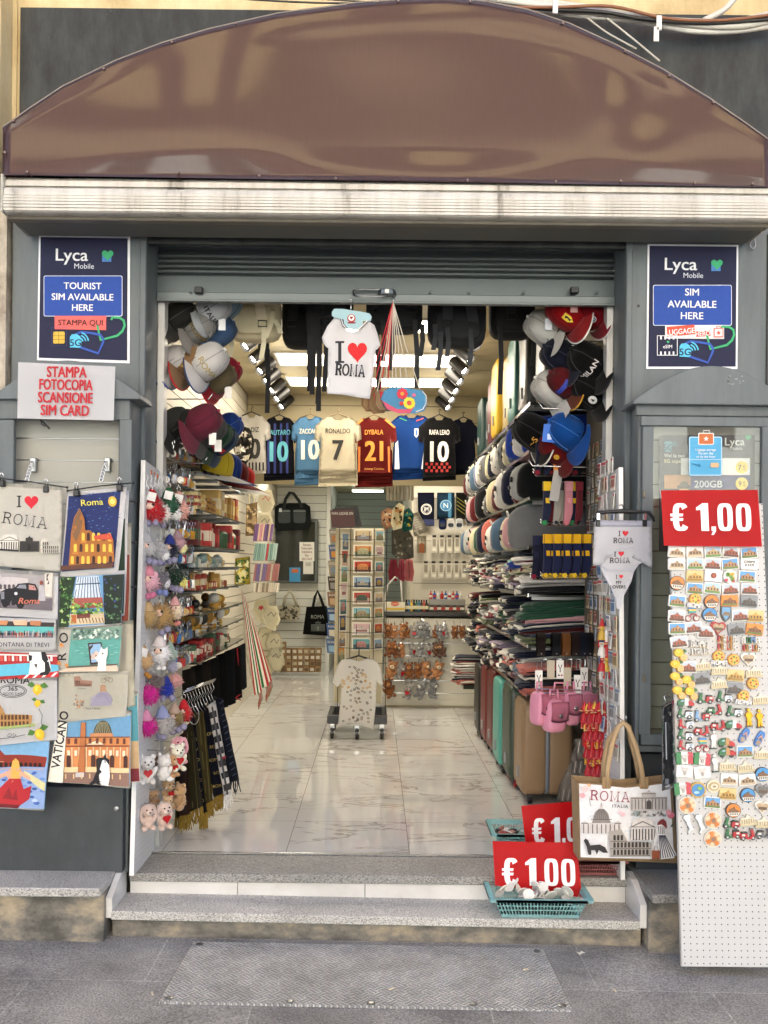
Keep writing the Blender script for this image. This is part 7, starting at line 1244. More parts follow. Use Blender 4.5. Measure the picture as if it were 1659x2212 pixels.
for j,(hx,sh)in enumerate((('#b9b9b4',0),('#c9a55c',1),('#b8302c',0),('#6f7478',2),('#e0dcd0',1),('#3a6aa0',2),('#d8a03c',0),('#d9d9d6',2))):
 mb=MB();mb.tube([(.008*math.cos(a),0,-.012+.012*math.sin(a))for a in[2*PI*k/8 for k in range(8)]],.0013,4,closed=True);mb.tube([(0,0,-.024),(0,0,-.05)],.0016,4);mb.mat(1)
 if sh==0:mb.box(-.011,.011,-.002,.002,-.092,-.05)
 elif sh==1:mb.X=Matrix.Translation((0,0,-.068))@Matrix.Rotation(PI/2,4,'X');mb.lathe([(.016,-.002),(.018,0),(.016,.002)],12)
 else:mb.lathe([(.006,-.1),(.012,-.085),(.010,-.06),(.004,-.05)],8)
 o=mb.build('keyring',[CHROME,M(hx,.35,.5 if hx in('#b9b9b4','#6f7478','#d9d9d6')else 0,.15,60)]);o.location=(0,0,-9);KP.append((o,['silver','gilt','red','steel','ivory','blue','amber','chrome'][j]))
used=set()
def keyring(loc,lab,grp,rz=0.0):
 j=rd.randrange(len(KP));o,nm=KP[j]
 if j not in used:used.add(j);r=o
 else:r=o.copy();COL.objects.link(r)
 ORG[r]=Vector();r.location=loc;r.rotation_euler=(rd.uniform(-.15,.15),rd.uniform(-.15,.15),rz+rd.uniform(-.5,.5));tag(r,nm+' '+lab,'keyring',grp)
KR=[(1.93,'uppermost'),(1.80,'second'),(1.66,'third'),(1.53,'fourth'),(1.40,'fifth'),(1.27,'sixth'),(1.13,'seventh'),(1.0,'eighth'),(.87,'lowest')]
for z,wz in KR:
 for c_ in range(7):
  y=.16+.055*c_;mb=MB();mb.tube([(-1.31,y,z),(-.985,y,z-.004),(-.975,y,z+.008)],.002,4);thing1(mb,'rack_hook','chrome keyring hook in the %s row on the left wall, %s from the street'%(wz,ordw(c_)),'hook',CHROME,'chrome keyring hooks on the left wall')
  for k in range(3):keyring((-.985-.035*k,y,z-.003),'keyring, %s hook row on the left, %s hook from street, %s out'%(wz,ordw(c_),['first','second','third'][k]),'keyrings on the left wall hooks')
SCG='scarves on the low wire rack'
def scarf(lab,P,Y,hx,draw=None,fr='#8a6f24',n=14):
 t=flatthing('scarf',lab,'scarf',P,Y,hx,draw,SCG,.008,9,.006,P[0][0]*.2,k=.35);a,b=Vector(P[-1]),Vector(P[-2]);rdl=random.Random(int(P[0][0]));mb=MB()
 for k in range(n*2):q=a.lerp(b,(k+rdl.random())/n/2);p0=px(q.x,q.y-1,Y+rdl.uniform(-.012,.012));mb.tube([p0,p0+Vector((rdl.uniform(-.008,.008),rdl.uniform(-.01,.01),-.03)),p0+Vector((rdl.uniform(-.014,.014),rdl.uniform(-.014,.014),-rdl.uniform(.06,.085)))],.0024,4)
 mb.build('fringe',M(fr,.9,0,.2,40),t);return t
LT=lambda hx,s,x,y,dx,dy,n,h=7,r=1.2:(lambda p:[p.text(s[k%len(s)],x+dx*k,y+dy*k,h,hx,.015,1.1,rot=r)for k in range(n)])
scarf('dark navy scarf with diagonal pin stripes nearest the aisle',[(462,1503),(481,1510),(517,1684),(492,1692)],.52,'#161a28',lambda p:[p.line([(474+k*2.3,1520+k*13),(483+k*2.3,1514+k*13)],1.0,'#48536c')for k in range(13)],'#1b1f2e',6)
scarf('white and black checked scarf with a red line',[(449,1524),(465,1513),(500,1714),(484,1721)],.47,'#eeeceb',lambda p:([p.poly([(451+k*5.2,1540+k*26),(466+k*5.2,1534+k*26),(469+k*5.2,1548+k*26),(454+k*5.2,1553+k*26)],'#1d1d20')for k in range(7)],p.line([(459,1526),(492,1716)],4,'#3c3c42'),p.poly([(478,1636),(488,1632),(489,1637),(479,1641)],'#8f1f34')),'#dedcda',8)
scarf('navy scarf lettered ROMA in gold',[(438,1537),(454,1525),(486,1713),(462,1723)],.5,'#151827',lambda p:[p.text('ROMA' if k%2==0 else 'RO',455+k*4.6,1588+k*28,7,'#9c8a4e',.0,.9,rot=-.2)for k in range(5)])
scarf('olive gold brocade scarf',[(414,1541),(440,1536),(460,1730),(444,1738)],.44,'#4b4220',lambda p:[p.line([(420+k*5,1545),(438+k*4,1728)],1.2,'#2e2914' if k%2 else '#6b5f30')for k in range(5)])
scarf('black scarf with gold letters hanging lowest',[(409,1557),(420,1546),(447,1755),(434,1760)],.38,'#12131d',lambda p:[p.text('OV'[k%2],423+k*2.5,1600+k*22,7,'#8c7d48',.0,1,rot=-.1)for k in range(7)])
scarf('dark olive patterned scarf in front of the board',[(396,1572),(416,1556),(438,1742),(404,1758)],.34,'#38331c',lambda p:[p.line([(399+k*5,1580),(410+k*6,1745)],1.2,'#5c522c' if k%2 else '#1f1c10')for k in range(5)])
scarf('rust and black striped scarf close to the charm board',[(386,1590),(402,1578),(410,1760),(388,1764)],.30,'#3c1f18',lambda p:[p.line([(389+k*5,1596),(393+k*5,1756)],1.6,'#17130f')for k in range(3)])
scarf('olive green scarf behind, nearest the wall',[(376,1596),(392,1588),(396,1766),(378,1768)],.42,'#403a1c');scarf('black fringed scarf farthest back on the low rack',[(424,1530),(446,1522),(470,1690),(440,1700)],.7,'#101118')
t=T('wire_rack','chrome wire rack with curly hangers above the scarves','rack',px(440,1560,.5));mb=MB()
for k in range(3):mb.tube([px(396+k*4,1496-k*4,.35+k*.1),px(462+k*2,1472-k*3,.62+k*.1)],.003,5)
for k in range(10):a=px(404+k*6,1498-k*2.6,.36+k*.026);mb.tube([a,a+Vector((.012,0,-.03)),a+Vector((-.006,0,-.06)),a+Vector((.01,0,-.1)),a+Vector((.03,.01,-.13))],.002,4)
mb.tube([px(419+11*math.cos(a),1545+20*math.sin(a),.33)for a in[2*PI*k/14 for k in range(14)]],.0022,4,closed=True);mb.build('wires',CHROME,t,smooth=True)
for i,(u0,u1,v0,v1,Y,hx,lab)in enumerate(((392,424,1440,1560,.62,'#2c261e','short taupe trousers behind the wire rack hangers'),(410,440,1432,1540,.8,'#1d1b18','brown black trousers behind the wire rack'),(428,456,1425,1520,1.0,'#2a241c','umber trousers hanging nearest the scarves'),(446,474,1418,1530,1.3,'#1c1a18','dark brown trousers hanging second from the scarves'),(464,492,1408,1532,1.6,'#141416','black trousers hanging third along the left wall'),(482,508,1400,1524,1.9,'#191b1f','charcoal trousers hanging fourth along the left wall'),(498,522,1394,1512,2.2,'#101012','black trousers hanging with a red drawstring'),(512,532,1388,1490,2.5,'#22262a','slate trousers hanging closest to the aprons'))):flatthing('trousers',lab,'trousers',[(u0+2,v0+8),(u1-2,v0),(u1+2,v1-6),(u0+14,v1),(u0,v1-4)],Y,hx,None,'dark trousers under the left shelves',.03,9,.012)
mb=MB();mb.tube([px(512,1400,2.2),px(519,1470,2.2),px(522,1498,2.2),px(508,1508,2.15),px(520,1512,2.1)],.004,5);thing1(mb,'drawstring','red drawstring dangling to the floor from the black trousers','cord',M('#a31f24',.8))
AP='striped aprons on the left wall'
for i,(P,Y,lab)in enumerate((([(522,1274),(530,1290),(566,1494),(550,1502),(528,1400)],2.9,'Italian flag striped apron nearest the street'),([(527,1284),(538,1316),(582,1480),(556,1490)],3.2,'Italian flag striped apron in the middle'),([(534,1300),(548,1340),(588,1470),(570,1478)],3.5,'Italian flag striped apron farthest inside'))):
 a,b,c,d=P[0],P[1],P[2],P[3]
 def st_(p,P=P):
  T0,T1,B1,B0_=Vector(P[0]),Vector(P[1]),Vector(P[2]),Vector(P[3])
  for k,hx in enumerate(('#a82024','#e9e4d8','#23693a','#e9e4d8','#b0222a')):f0,f1=k/5,(k+1)/5;p.poly([T0.lerp(T1,f0),T0.lerp(T1,f1),B0_.lerp(B1,f1),B0_.lerp(B1,f0)],hx)
 flatthing('apron',lab,'apron',P,Y,'#e2dccb',st_,AP,.01,9,.008)
 for k in range(3):q=px(P[2][0]-8+k*3,P[2][1],Y);mb=MB();mb.tube([q,q+Vector((.01,0,-.05)),q+Vector((-.01*k,0,-.1-.02*k))],.004,4);thing1(mb,'apron_tie','dangling tie of the %s apron, %s'%(['nearest','middle','farthest'][i],['left one','centre one','right one'][k]),'apron tie',M('#a33a34' if k%2 else '#8a6a50',.8),'apron ties')
flatthing('paper_bag','brown printed paper bag hanging on the left slats','bag',[(532,1090),(556,1084),(555,1156),(530,1158)],4.3,'#8a7452',lambda p:d_scatter(p,533,1092,554,1154,40,6,['#a48a64','#5c4a32','#c4ae84'],random.Random(4)),None,.05,9)
mb=MB();mb.tube([px(538,1086,4.3),px(541,1052,4.3),px(546,1052,4.3),px(550,1086,4.3)],.006,5);thing1(mb,'bag_handle','cream cord handle above the brown paper bag','handle',M('#cbbf9c',.8))
flatthing('quilted_cover','yellow and green lemon patterned cushion in a clear wrapper','cushion',[(508,1206),(540,1202),(541,1262),(506,1264)],3.4,'#b9a94a',lambda p:d_scatter(p,509,1206,538,1260,40,7,['#e0cf5a','#4a6a34','#d9d4a0','#33501f'],random.Random(5)),None,.06,9)
CPG='cream canvas pouches on the corner post'
for i,(u,v,lab)in enumerate(((574,1080,'canvas bag with red script at the top of the corner post'),(572,1128,'canvas bag with black script second on the corner post'),(566,1316,'canvas bag with a red heart low on the corner post'),(586,1330,'canvas bag behind the red heart one'),(574,1376,'plain canvas bag under the red heart one'),(592,1388,'lowest but one canvas bag on the corner post'),(578,1424,'lowest canvas bag, near the floor'),(596,1420,'canvas bag beside the lowest one'))):
 a=.5;P=[(u-14,v-20),(u+12,v-22),(u+20,v+8),(u+8,v+34),(u-10,v+26),(u-20,v+4)];flatthing('canvas_bag',lab,'bag',P,4.4-.05*(i%2),'#d6cfb4',(lambda p,u=u,v=v,i=i:(p.line([(u-8,v),(u,v-8),(u+6,v+2),(u+10,v-6)],1.6,'#b8303a' if i==0 else '#3a362e'),p.poly(heart(u-2,v-2,10),'#b8303a')if i==2 else None)),CPG,.02,8)
for r_,(v,n,cs)in enumerate(((1150,9,['#7a5a8a','#c98a94','#5c4a6c','#d0b4a4']),(1192,11,['#8fb0a4','#a9c4bc','#c4c8bc','#7a9a94','#b84a4a']),(1236,12,['#6a8a9c','#9ab0a8','#7a6a94','#c4bca8','#a8706c']),(1268,12,['#cfc6b4','#b4a894','#e0d8c8','#8a7c68']))):
 for k in range(n):u=552+k*4.4;q=px(u,v,4.3);mb=MB();mb.X=Matrix.Translation(q)@Matrix.Rotation(.12,4,'Y');mb.box(-.008,.008,-.05,.03,-.085 if r_<3 else-.05,.08 if r_<3 else .04);thing1(mb,'pouch','slim soft pouch on the corner post, %s row, %s from the left'%(['top','second','third','lowest'][r_],ordw(k)),'pouch',cloth(rd.choice(cs)),'slim pouches on the corner post',bev=.004)
RZ=[2.33,2.06,1.79,1.51,1.24,.95,.67];RW=['topmost','second','third','fourth','fifth','sixth','lowest']
for i,z in enumerate(RZ):
 t=T('clothes_shelf','%s dark clothes shelf on the right wall, counted from the top'%RW[i],'shelf',(1.15,2.5,z),'clothes shelves on the right wall');mb=MB();mb.box(.87,1.45,.78,4.35,z-.012,z);mb.build('board',GLS,t);mb=MB();mb.box(.864,.869,.78,4.35,z-.014,z+.006);mb.build('front_lip',CHROME,t)
 for k in range(6):y=.85+k*.66;mb=MB();mb.box(.9,1.45,y,y+.014,z-.032,z-.0125);mb.build('bracket',STEEL,t)
CLC={'navy':'#171d33','black':'#141416','grey':'#6d6f70','light grey':'#a5a6a4','maroon':'#5c1a1e','pale pink':'#c99a9c','cream':'#cfc6a4','white':'#d9d6cf','royal blue':'#24419a','bottle green':'#1f4a34','mint':'#7fb8a8','mustard':'#a8742c','slate blue':'#536a80','olive':'#55603c','salmon':'#b8665a','lilac':'#8d8096'}
PROT={}
def proto(key,fn):
 if key in PROT:o=PROT[key].copy();COL.objects.link(o);ORG[o]=Vector();return o
 o=fn();o.location=(0,0,0);ORG[o]=Vector();PROT[key]=o;return o
def rollmesh(hx,sh):
 mb=MB();r_=random.Random(sh+len(hx));ph=r_.uniform(0,6)
 def f(q,d):
  se=lambda s,e:math.copysign(abs(s)**e,s);w=1+.12*math.sin(7*d.z+ph)+.09*math.sin(11*d.x+3*d.y+ph);return Vector((se(d.x,.6)*.27,se(d.y,.7)*.075*w,se(d.z,.6)*.125*(1-.18*d.x)-.03*max(0,-d.x)**2))
 mb.ball((0,0,.125),(1,1,1),20,14,fn=f)
 if sh%3==0:
  mb.mat(1)
  for k in range(5):a=r_.uniform(-.06,.07);y=r_.uniform(-.04,.04);mb.cbox((-.268-.004*(1-abs(a)*6),y,.125+a),(.01,.022,.014))
 elif sh%3==1:mb.mat(1);mb.tube([(-.275+.03*abs(math.cos(a)),.004+.01*math.sin(3*a),.125+.1*math.sin(a))for a in[-1.2+2.4*k/8 for k in range(9)]],.007,5)
 return mb.build('rolled_sweatshirt',[M(hx,.95,0,.14,20,.5,90,sheen=.2,spec=.15),cloth('#d9d5ca' if sum(lin(hx))<1 else '#2a2a30')],None,smooth=True)
rd=random.Random(55);SEQ={1:['royal blue','white','royal blue','light grey','slate blue','cream','grey','light grey','white','maroon','olive','navy','cream','grey'],2:['black','light grey','maroon','pale pink','navy','black','white','navy','maroon','pale pink','cream','black','navy','grey','black','navy'],3:['grey','bottle green','cream','pale pink','mint','cream','light grey','slate blue','grey','mustard','black','white','salmon','pale pink','royal blue','navy']}
def put(o,loc,rot_,lab,cat,grp,sc=None):
 o.location=loc;o.rotation_euler=rot_
 if sc:o.scale=sc
 tag(o,lab,cat,grp)
for si,seq in SEQ.items():
 y=.95;n=0
 while y<4.3:
  cn=seq[n%len(seq)];sh=rd.randrange(3);w=rd.uniform(.85,1.15);big=1.25 if(si==3 and n==0)else 1.0
  put(proto(('r',cn,sh),lambda:rollmesh(CLC[cn],sh)),(1.13-.07*rd.random()-(.05 if big>1 else 0),y+.075*w*(big-1),RZ[si]+.001),(rd.uniform(-.16,.1),rd.uniform(-.08,.02),rd.uniform(-.2,.2)),'%s rolled sweatshirt, %s right shelf, %s from the street'%(cn,RW[si],ordw(n)if n<20 else 'last'),'sweatshirt','rolled sweatshirts on the right shelves',(1,w*big,rd.uniform(.85,1.08)*min(big,1.08)));y+=.142*w*big;n+=1
def foldmesh(hx,sh):
 mb=MB();r_=random.Random(sh*7+len(hx)+ord(hx[2]))
 for k in range(3):
  ph=r_.uniform(0,6);ox,oy=r_.uniform(-.014,.014),r_.uniform(-.012,.012);mb.mat(1 if(k==1 and sh==1)else 0)
  def f(q,d):
   se=lambda s,e:math.copysign(abs(s)**e,s);x=se(d.x,.2)*(.26+.008*math.sin(5*d.y+ph))+ox;return Vector((x,se(d.y,.2)*(.13+.008*math.sin(4*d.x+ph))+oy,se(d.z,.6)*.0075+.005*math.sin(9*d.y+ph+3*d.x)-.05*max(0,-x-.16)))
  mb.ball((0,0,.008+.012*k),(1,1,1),24,6,fn=f)
 if sh==2:mb.mat(1);mb.cbox((-.262,r_.uniform(-.07,.07),.012),(.02,.05,.022));mb.cbox((-.262,r_.uniform(-.07,.07),.014),(.018,.02,.03))
 return mb.build('folded_shirt',[M(hx,.95,0,.16,30,.6,70,sheen=.2,spec=.15),cloth('#d4cfc0' if sum(lin(hx))<1 else '#7a2c34')],None,smooth=True)
ST=['first','second','third','fourth','fifth','sixth','seventh','eighth','ninth','tenth','eleventh','twelfth','thirteenth']
SC={4:['white','black','lilac','black','olive','cream','grey','white','maroon','navy'],5:['light grey','black','olive','salmon','navy','black','navy','olive','bottle green','maroon'],6:['royal blue','navy','black','maroon','navy','white','black','black','salmon']}
for si in(4,5,6):
 for k in range(11):
  y=.95+k*.31;nl=rd.randint(5,8);z=RZ[si]+.001
  for j in range(nl):
   cn=rd.choice(SC[si])if rd.random()<.85 else rd.choice(list(CLC));sh=rd.randrange(3);s=rd.uniform(.8,1.05)
   put(proto(('f',cn,sh),lambda:foldmesh(CLC[cn],sh)),(1.13-rd.uniform(0,.05),y+rd.uniform(-.02,.02),z),(rd.uniform(-.03,.03),rd.uniform(-.08,.02),rd.uniform(-.15,.15)),'%s folded shirt, %s right shelf, %s pile, %s from its bottom'%(cn,RW[si],ST[k],ST[j]),'shirt','folded shirts in piles on the right shelves',(s,1,1));z+=.030
for j in range(7):cn=rd.choice(['black','maroon','salmon','navy','white']);put(proto(('f',cn,1),lambda:foldmesh(CLC[cn],1)),(.98,4.05,.32+j*.034),(0,0,rd.uniform(-.2,.2)),'%s folded shirt in the low pile beside the counter, %s up'%(cn,ST[j]),'shirt','folded shirts in the low pile by the counter')
mb=MB();mb.box(.8,1.3,3.85,4.25,.29,.318);thing1(mb,'low_shelf','short low shelf beside the counter under a pile of shirts','shelf',GLS)
def suitcase(lab,c,d,hx,ribs,grp,whx='#17171a',handle='#26262a',lie=False):
 w,l,h=d;c=Vector(c);t=T('suitcase',lab,'suitcase',c,grp);m=M(hx,.38,0,.05,12,.12,250);z0=c.z+.05
 se=lambda s,e:math.copysign(abs(s)**e,s)
 for s_ in(-1,1):
  mb=MB();mb.ball((c.x+s_*w*.25,c.y,z0+h/2),(1,1,1),30,20,fn=lambda q,d_:Vector((se(d_.x,.28)*w*.245+(.006*math.sin(d_.y*l*ribs)if ribs else 0)*(abs(d_.x)>.5),se(d_.y,.25)*l/2,se(d_.z,.22)*h/2)));mb.build('shell',m,t,smooth=True)
 mb=MB();mb.ball((c.x,c.y,z0+h/2),(1,1,1),24,14,fn=lambda q,d_:Vector((se(d_.x,.3)*.016,se(d_.y,.25)*(l/2-.004),se(d_.z,.22)*(h/2-.004))));mb.build('zip_band',M('#7d828a',.4,.3),t,smooth=True)
 mb=MB();mb.tube([(c.x,c.y-.07,z0+h-.005),(c.x,c.y-.06,z0+h+.025),(c.x,c.y+.06,z0+h+.025),(c.x,c.y+.07,z0+h-.005)],.009,6);mb.build('top_handle',M(handle,.5),t,smooth=True)
 mb=MB();mb.cbox((c.x-w/2-.004,c.y-l*.1,z0+.12),(.014,.02,.07));mb.build('side_foot',M('#9a9da0',.4),t,bev=.004)
 for a in(-1,1):
  for b in(-1,1):q=Vector((c.x+a*w*.33,c.y+b*l*.38,c.z+.027));mb=MB();mb.cyl(q+Vector((-.011,0,0)),q+Vector((.011,0,0)),.026,n=12);x=mb.build('wheel',M(whx,.5),t,bev=.004);mb=MB();mb.cbox(q+Vector((0,0,.02)),(.034,.034,.03));mb.build('fork',M('#3a3a3e',.5),x,bev=.005)
 return t
LG='suitcases standing under the right shelves'
suitcase('gold ribbed suitcase standing nearest the doorway on the right',(1.02,1.12,0),(.30,.36,.56),'#94795a',260,LG);suitcase('dark green ribbed suitcase with a red handle behind the gold one',(.985,1.52,0),(.27,.36,.60),'#39473c',300,LG,'#8a1a20','#c0272a');suitcase('turquoise suitcase between the green and burgundy ones',(.955,1.92,0),(.24,.36,.58),'#4fa094',0,LG);suitcase('burgundy suitcase third from the back of the row',(.975,2.34,0),(.26,.36,.60),'#5e1518',90,LG);suitcase('second burgundy suitcase deeper in the row',(.96,2.73,0),(.24,.34,.58),'#6a1a1c',0,LG);suitcase('black fabric suitcase at the far end of the row',(.95,3.12,0),(.24,.34,.55),'#181a18',0,LG)
TG='suitcases on the topmost right shelf'
for i,(y,x,hx,h,lab,rb)in enumerate(((3.75,1.02,'#1d3a36',.50,'dark teal suitcase farthest along the top right shelf',0),(3.36,1.05,'#2c3836',.44,'charcoal suitcase second from the far end of the top shelf',0),(2.97,1.02,'#5a1c24',.52,'burgundy suitcase on the top right shelf',0),(2.58,1.0,'#c9a21c',.58,'bright yellow suitcase on the top right shelf',0),(2.2,1.04,'#a8966a',.54,'beige ribbed suitcase beside the yellow one on the top shelf',300),(1.82,1.02,'#3f7a72',.58,'dull teal suitcase on the top right shelf',0),(1.44,1.04,'#383a37',.58,'grey green suitcase on the top right shelf',200),(1.04,1.08,'#2e261d',.54,'dark brown suitcase nearest the street on the top shelf',0))):suitcase(lab,(x,y,2.331),(.24,.34,h),hx,rb,TG)
def sockmesh(body,cuff,toe,mot):
 mb=MB();P=[(-.02,0),(.02,0),(.021,-.10),(.022,-.16),(.006,-.215),(-.012,-.23),(-.026,-.22),(-.024,-.19),(-.02,-.13)];mb.prism(P,lambda a,b:Vector((a,-.006,b)),(0,.014,0));mb.mat(1).box(-.0215,.0215,-.0075,.0095,-.05,.001);mb.mat(2).prism([(-.027,-.205),(-.005,-.2),(.004,-.217),(-.012,-.232),(-.027,-.222)],lambda a,b:Vector((a,-.0085,b)),(0,.019,0))
 if mot:mb.mat(1).prism([(-.012,-.085),(.012,-.085),(.015,-.115),(-.01,-.115)],lambda a,b:Vector((a,-.0085,b)),(0,.003,0))
 return mb.build('sock',[cloth(body),cloth(cuff),cloth(toe)],None,bev=.004)
SG='socks on the right hook racks'
def sockrow(v,u0,u1,n,kinds,wz,Y):
 for k in range(n):
  u=u0+(u1-u0)*k/max(1,n-1);kd=kinds[k%len(kinds)];put(proto(('s',)+kd,lambda:sockmesh(*kd[1:])),px(u,v,Y+.03*(k%2)),(0,0,rd.uniform(-.5,.5)),'%s socks, %s sock rack, %s from the left'%(kd[0],wz,ordw(k)),'socks',SG)
 for s_ in(0,1):a,b=px(u0-6,v-6+s_*6,Y+.02),px(u1+20,v-6+s_*6,Y+.02);mb=MB();mb.tube([a+Vector((-.02,-.02,.02)),a,b,b+Vector((.15,.3,0))],.003,5);thing1(mb,'rack_rod','%s chrome rod of the %s sock rack'%(['upper','lower'][s_],wz),'rack rod',CHROME,'chrome rods of the sock racks',smooth=True)
DK=[('navy and red toed','#14172a','#1c2038','#7a2030',1),('black','#111114','#18181c','#141416',1),('navy','#171b33','#20264a','#1a1e38',0),('black red heeled','#121216','#1b1b1f','#a3222c',0)]
sockrow(1028,1164,1256,10,DK,'upper',.36);sockrow(1136,1180,1250,7,[('navy yellow cuffed','#1a2038','#d9b42c','#2f7a4a',1),('burgundy','#5c1a24','#7a2430','#1c1c24',0),('grey','#8f8c86','#3a3a3c','#1c1c1e',0),('grey','#8f8c86','#3a3a3c','#1c1c1e',0),('pink patterned','#b87a84','#c98a94','#c0707c',1)],'middle',.36);sockrow(1250,1180,1268,9,[('navy and yellow','#1a2040','#d9a91c','#d9b42c',1)],'lower',.33);sockrow(1252,1158,1174,3,DK,'left lower',.42)
q=px(1202,1045,.32);mb=MB();mb.X=Matrix.Translation(q)@Matrix.Rotation(.15,4,'Y');mb.box(-.024,.024,0,.002,-.09,.07);thing1(mb,'sock_label','long grey cardboard label among the dark socks','label',card('#9c9a97'))
mb=MB();mb.X=Matrix.Translation(q+Vector((.0,.01,.10)));mb.box(-.014,.014,0,.002,-.03,.03);thing1(mb,'sock_label','orange cardboard label above the dark socks','label',card('#e0862c'))
BG='leather belts on the right rack'
for i,(u,hx,nm)in enumerate(((1168,'#2a1f1a','dark brown belt at the left end of the belt rack'),(1200,'#1c1c1e','black belt second on the belt rack'),(1222,'#8a5a30','tan belt in the middle of the belt rack'),(1242,'#33251f','espresso brown belt right of the tan one'),(1260,'#1c2233','navy belt fourth of the rack'),(1272,'#17181c','black belt at the right end of the belt rack'))):
 Y=.34;t=T('belt',nm,'belt',px(u,1430,Y),BG);c=px(u,1392,Y);m=M(hx,.45,0,.15,30,.2,120);mb=MB();mb.grid(lambda a,b:c+Vector((-.021+.042*b,.03*math.cos(2*PI*a),.062*math.sin(2*PI*a))),20,1);mb.build('strap',m,t,thick=.004,smooth=True)
 mb=MB();q=c+Vector((0,-.034,-.095));mb.tube([q+Vector(k)for k in((-.024,0,.022),(.024,0,.022),(.024,0,-.03),(-.024,0,-.03))],.003,5,closed=True);mb.tube([q+Vector((0,0,.022)),q+Vector((0,-.004,-.03))],.002,4);mb.build('buckle',CHROME,t);mb=MB();mb.ball(c+Vector((0,-.034,-.045)),.004,7,5);mb.build('stud',CHROME,t)
for i,(u,v,hx,sy)in enumerate(((1164,1468,'#e6e4de',1),(1190,1446,'#b8ad98',0),(1210,1446,'#e6e4de',1),(1226,1462,'#b8ad98',0),(1248,1478,'#e9e7e2',1),(1262,1462,'#dedbd4',1))):
 fn=flat(.29-.004*i);t=T('belt_tag','%s swing tag under the belts, %s from the left'%('white' if sy else 'tan',ordw(i)),'tag',fn(u,v+22),'swing tags below the belts');backed(rectp(u-8,v-20,u+8,v+20),fn,card(hx),t,'card',.0015)
 if sy:p=PR();p.line([(u-4,v-10),(u,v),(u+4,v-10)],2,'#26262a');p.line([(u,v),(u,v+6)],2,'#26262a');p.poly(rectp(u-5,v+11,u-1,v+14),'#26262a');p.poly(rectp(u+1,v+11,u+5,v+14),'#a3323a');p.build(fn,t,'print')
for i,(u,v,w,h,rz,lab)in enumerate(((1164,1530,24,66,.5,'pink saddle bag half open at the left of the rack'),(1196,1546,40,64,.35,'pink saddle bag hanging lowest in front with its flap open'),(1232,1530,30,66,.2,'pink saddle bag second from the right on the rack'),(1268,1528,30,62,.1,'pink saddle bag with a clear wrapper at the right end of the rack'),(1208,1518,44,40,0,'pink saddle bag pressed against the shelf behind the others'))):
 Y=.26+.05*(i==4)-.03*(i==1);c=px(u,v,Y);W2,H2=pxw(w*1.12,Y)/2,pxw(h*1.1,Y)/2;t=T('saddle_bag',lab,'handbag',c-Vector((0,0,H2)),'pink saddle bags on the right rack',rz,world=False);m=M('#dd93ab',.45,0,.06,20,.15,200);se=lambda s:math.copysign(abs(s)**.5,s)
 mb=MB();mb.ball((0,0,H2),(1,1,1),18,12,fn=lambda q,d:Vector((se(d.x)*W2*(1-.12*d.z),se(d.y)*.05,se(d.z)*H2)));mb.build('body',m,t,smooth=True)
 mb=MB();mb.grid(lambda a,b:Vector(((-1+2*a)*W2*.92,-.056-.012*math.sin(b*PI),H2*(1.92-b*1.1)-.1*H2*math.cos((2*a-1)*1.5)*b)),8,6);mb.build('flap',M('#d586a0',.45,0,.06,20),t,thick=.004,smooth=True)
 mb=MB();mb.tube([Vector(((-1+2*a)*W2*.92,-.062,H2*.82-.1*H2*math.cos((2*a-1)*1.5)))for a in[q_/8 for q_ in range(9)]]+[Vector((W2*.94,-.055,H2*1.9))],.004,5);mb.build('piping',M('#5c2f40',.5),t)
 mb=MB();mb.tube([(-W2*.5,-.0,2*H2),(-W2*.4,0,2*H2+.05),(W2*.4,0,2*H2+.05),(W2*.5,0,2*H2)],.006,6);mb.build('strap',m,t,smooth=True);mb=MB();mb.lathe([(.011,0),(.012,.003),(.004,.005)],10);mb.v=[Vector((p.x,-.07-p.z,p.y+H2*1.1))for p in mb.v];mb.build('clasp',CHROME,t)
for k,v in enumerate((1488,1496)):a,b=px(1160,v,.24),px(1282,v+4,.24);mb=MB();mb.tube([a,b,b+Vector((.1,.2,0))],.003,5);thing1(mb,'rack_rod',['upper','lower'][k]+' chrome rod the pink saddle bags hang from','rack rod',CHROME,'chrome rods over the pink bags')
lean_board('charm_board','narrow white pegboard of little packets standing edge on by the right jamb',1.13,(-.33,.06),(-.22,.16),.0,1.86,-1,WHITE,PEGS)
def packet(hx,h2):
 mb=MB();mb.box(-.004,0,-.024,.024,-.075,0);mb.mat(1).box(-.006,-.0042,-.018,.018,-.06,-.022);mb.mat(2).box(-.0052,-.0041,-.022,.022,-.018,-.006);return mb.build('packet',[card(hx),plastic(h2),card('#b8454a' if h2[1]in '89' else '#6a7a94')],None)
PKC=[('clear','#d2d0ca','#9a958c'),('red topped','#d9d0c8','#8a4a48'),('blue','#c4ccd4','#4a6a94'),('tan','#cbbd9f','#8a7250'),('white','#e2e0da','#b8b4aa'),('silver','#c9c9c6','#7d8083')]
for r_ in range(17):
 for c_ in range(4):
  z=1.84-.082*r_;k=PKC[(r_//3+c_*(r_%2)+rd.randrange(2))%6];y=-.235+.085*c_+(.009*(10-r_)if 1 else 0);put(proto(('k',)+k,lambda:packet(*k[1:])),(1.104-.012*rd.random(),y,z),(0,rd.uniform(-.1,.1),rd.uniform(-.2,.2)),'%s souvenir packet on the right charm board, row %s, %s from the street'%(k[0],ordw(r_),ordw(c_)),'packet','packets on the right charm board')
slat('card_wall','white panel of small carded souvenirs behind the right jamb',.3,.78,'y',1.20,.3,2.4,.3,M('#d6d4cd',.5,0,.05,3),1,.01)
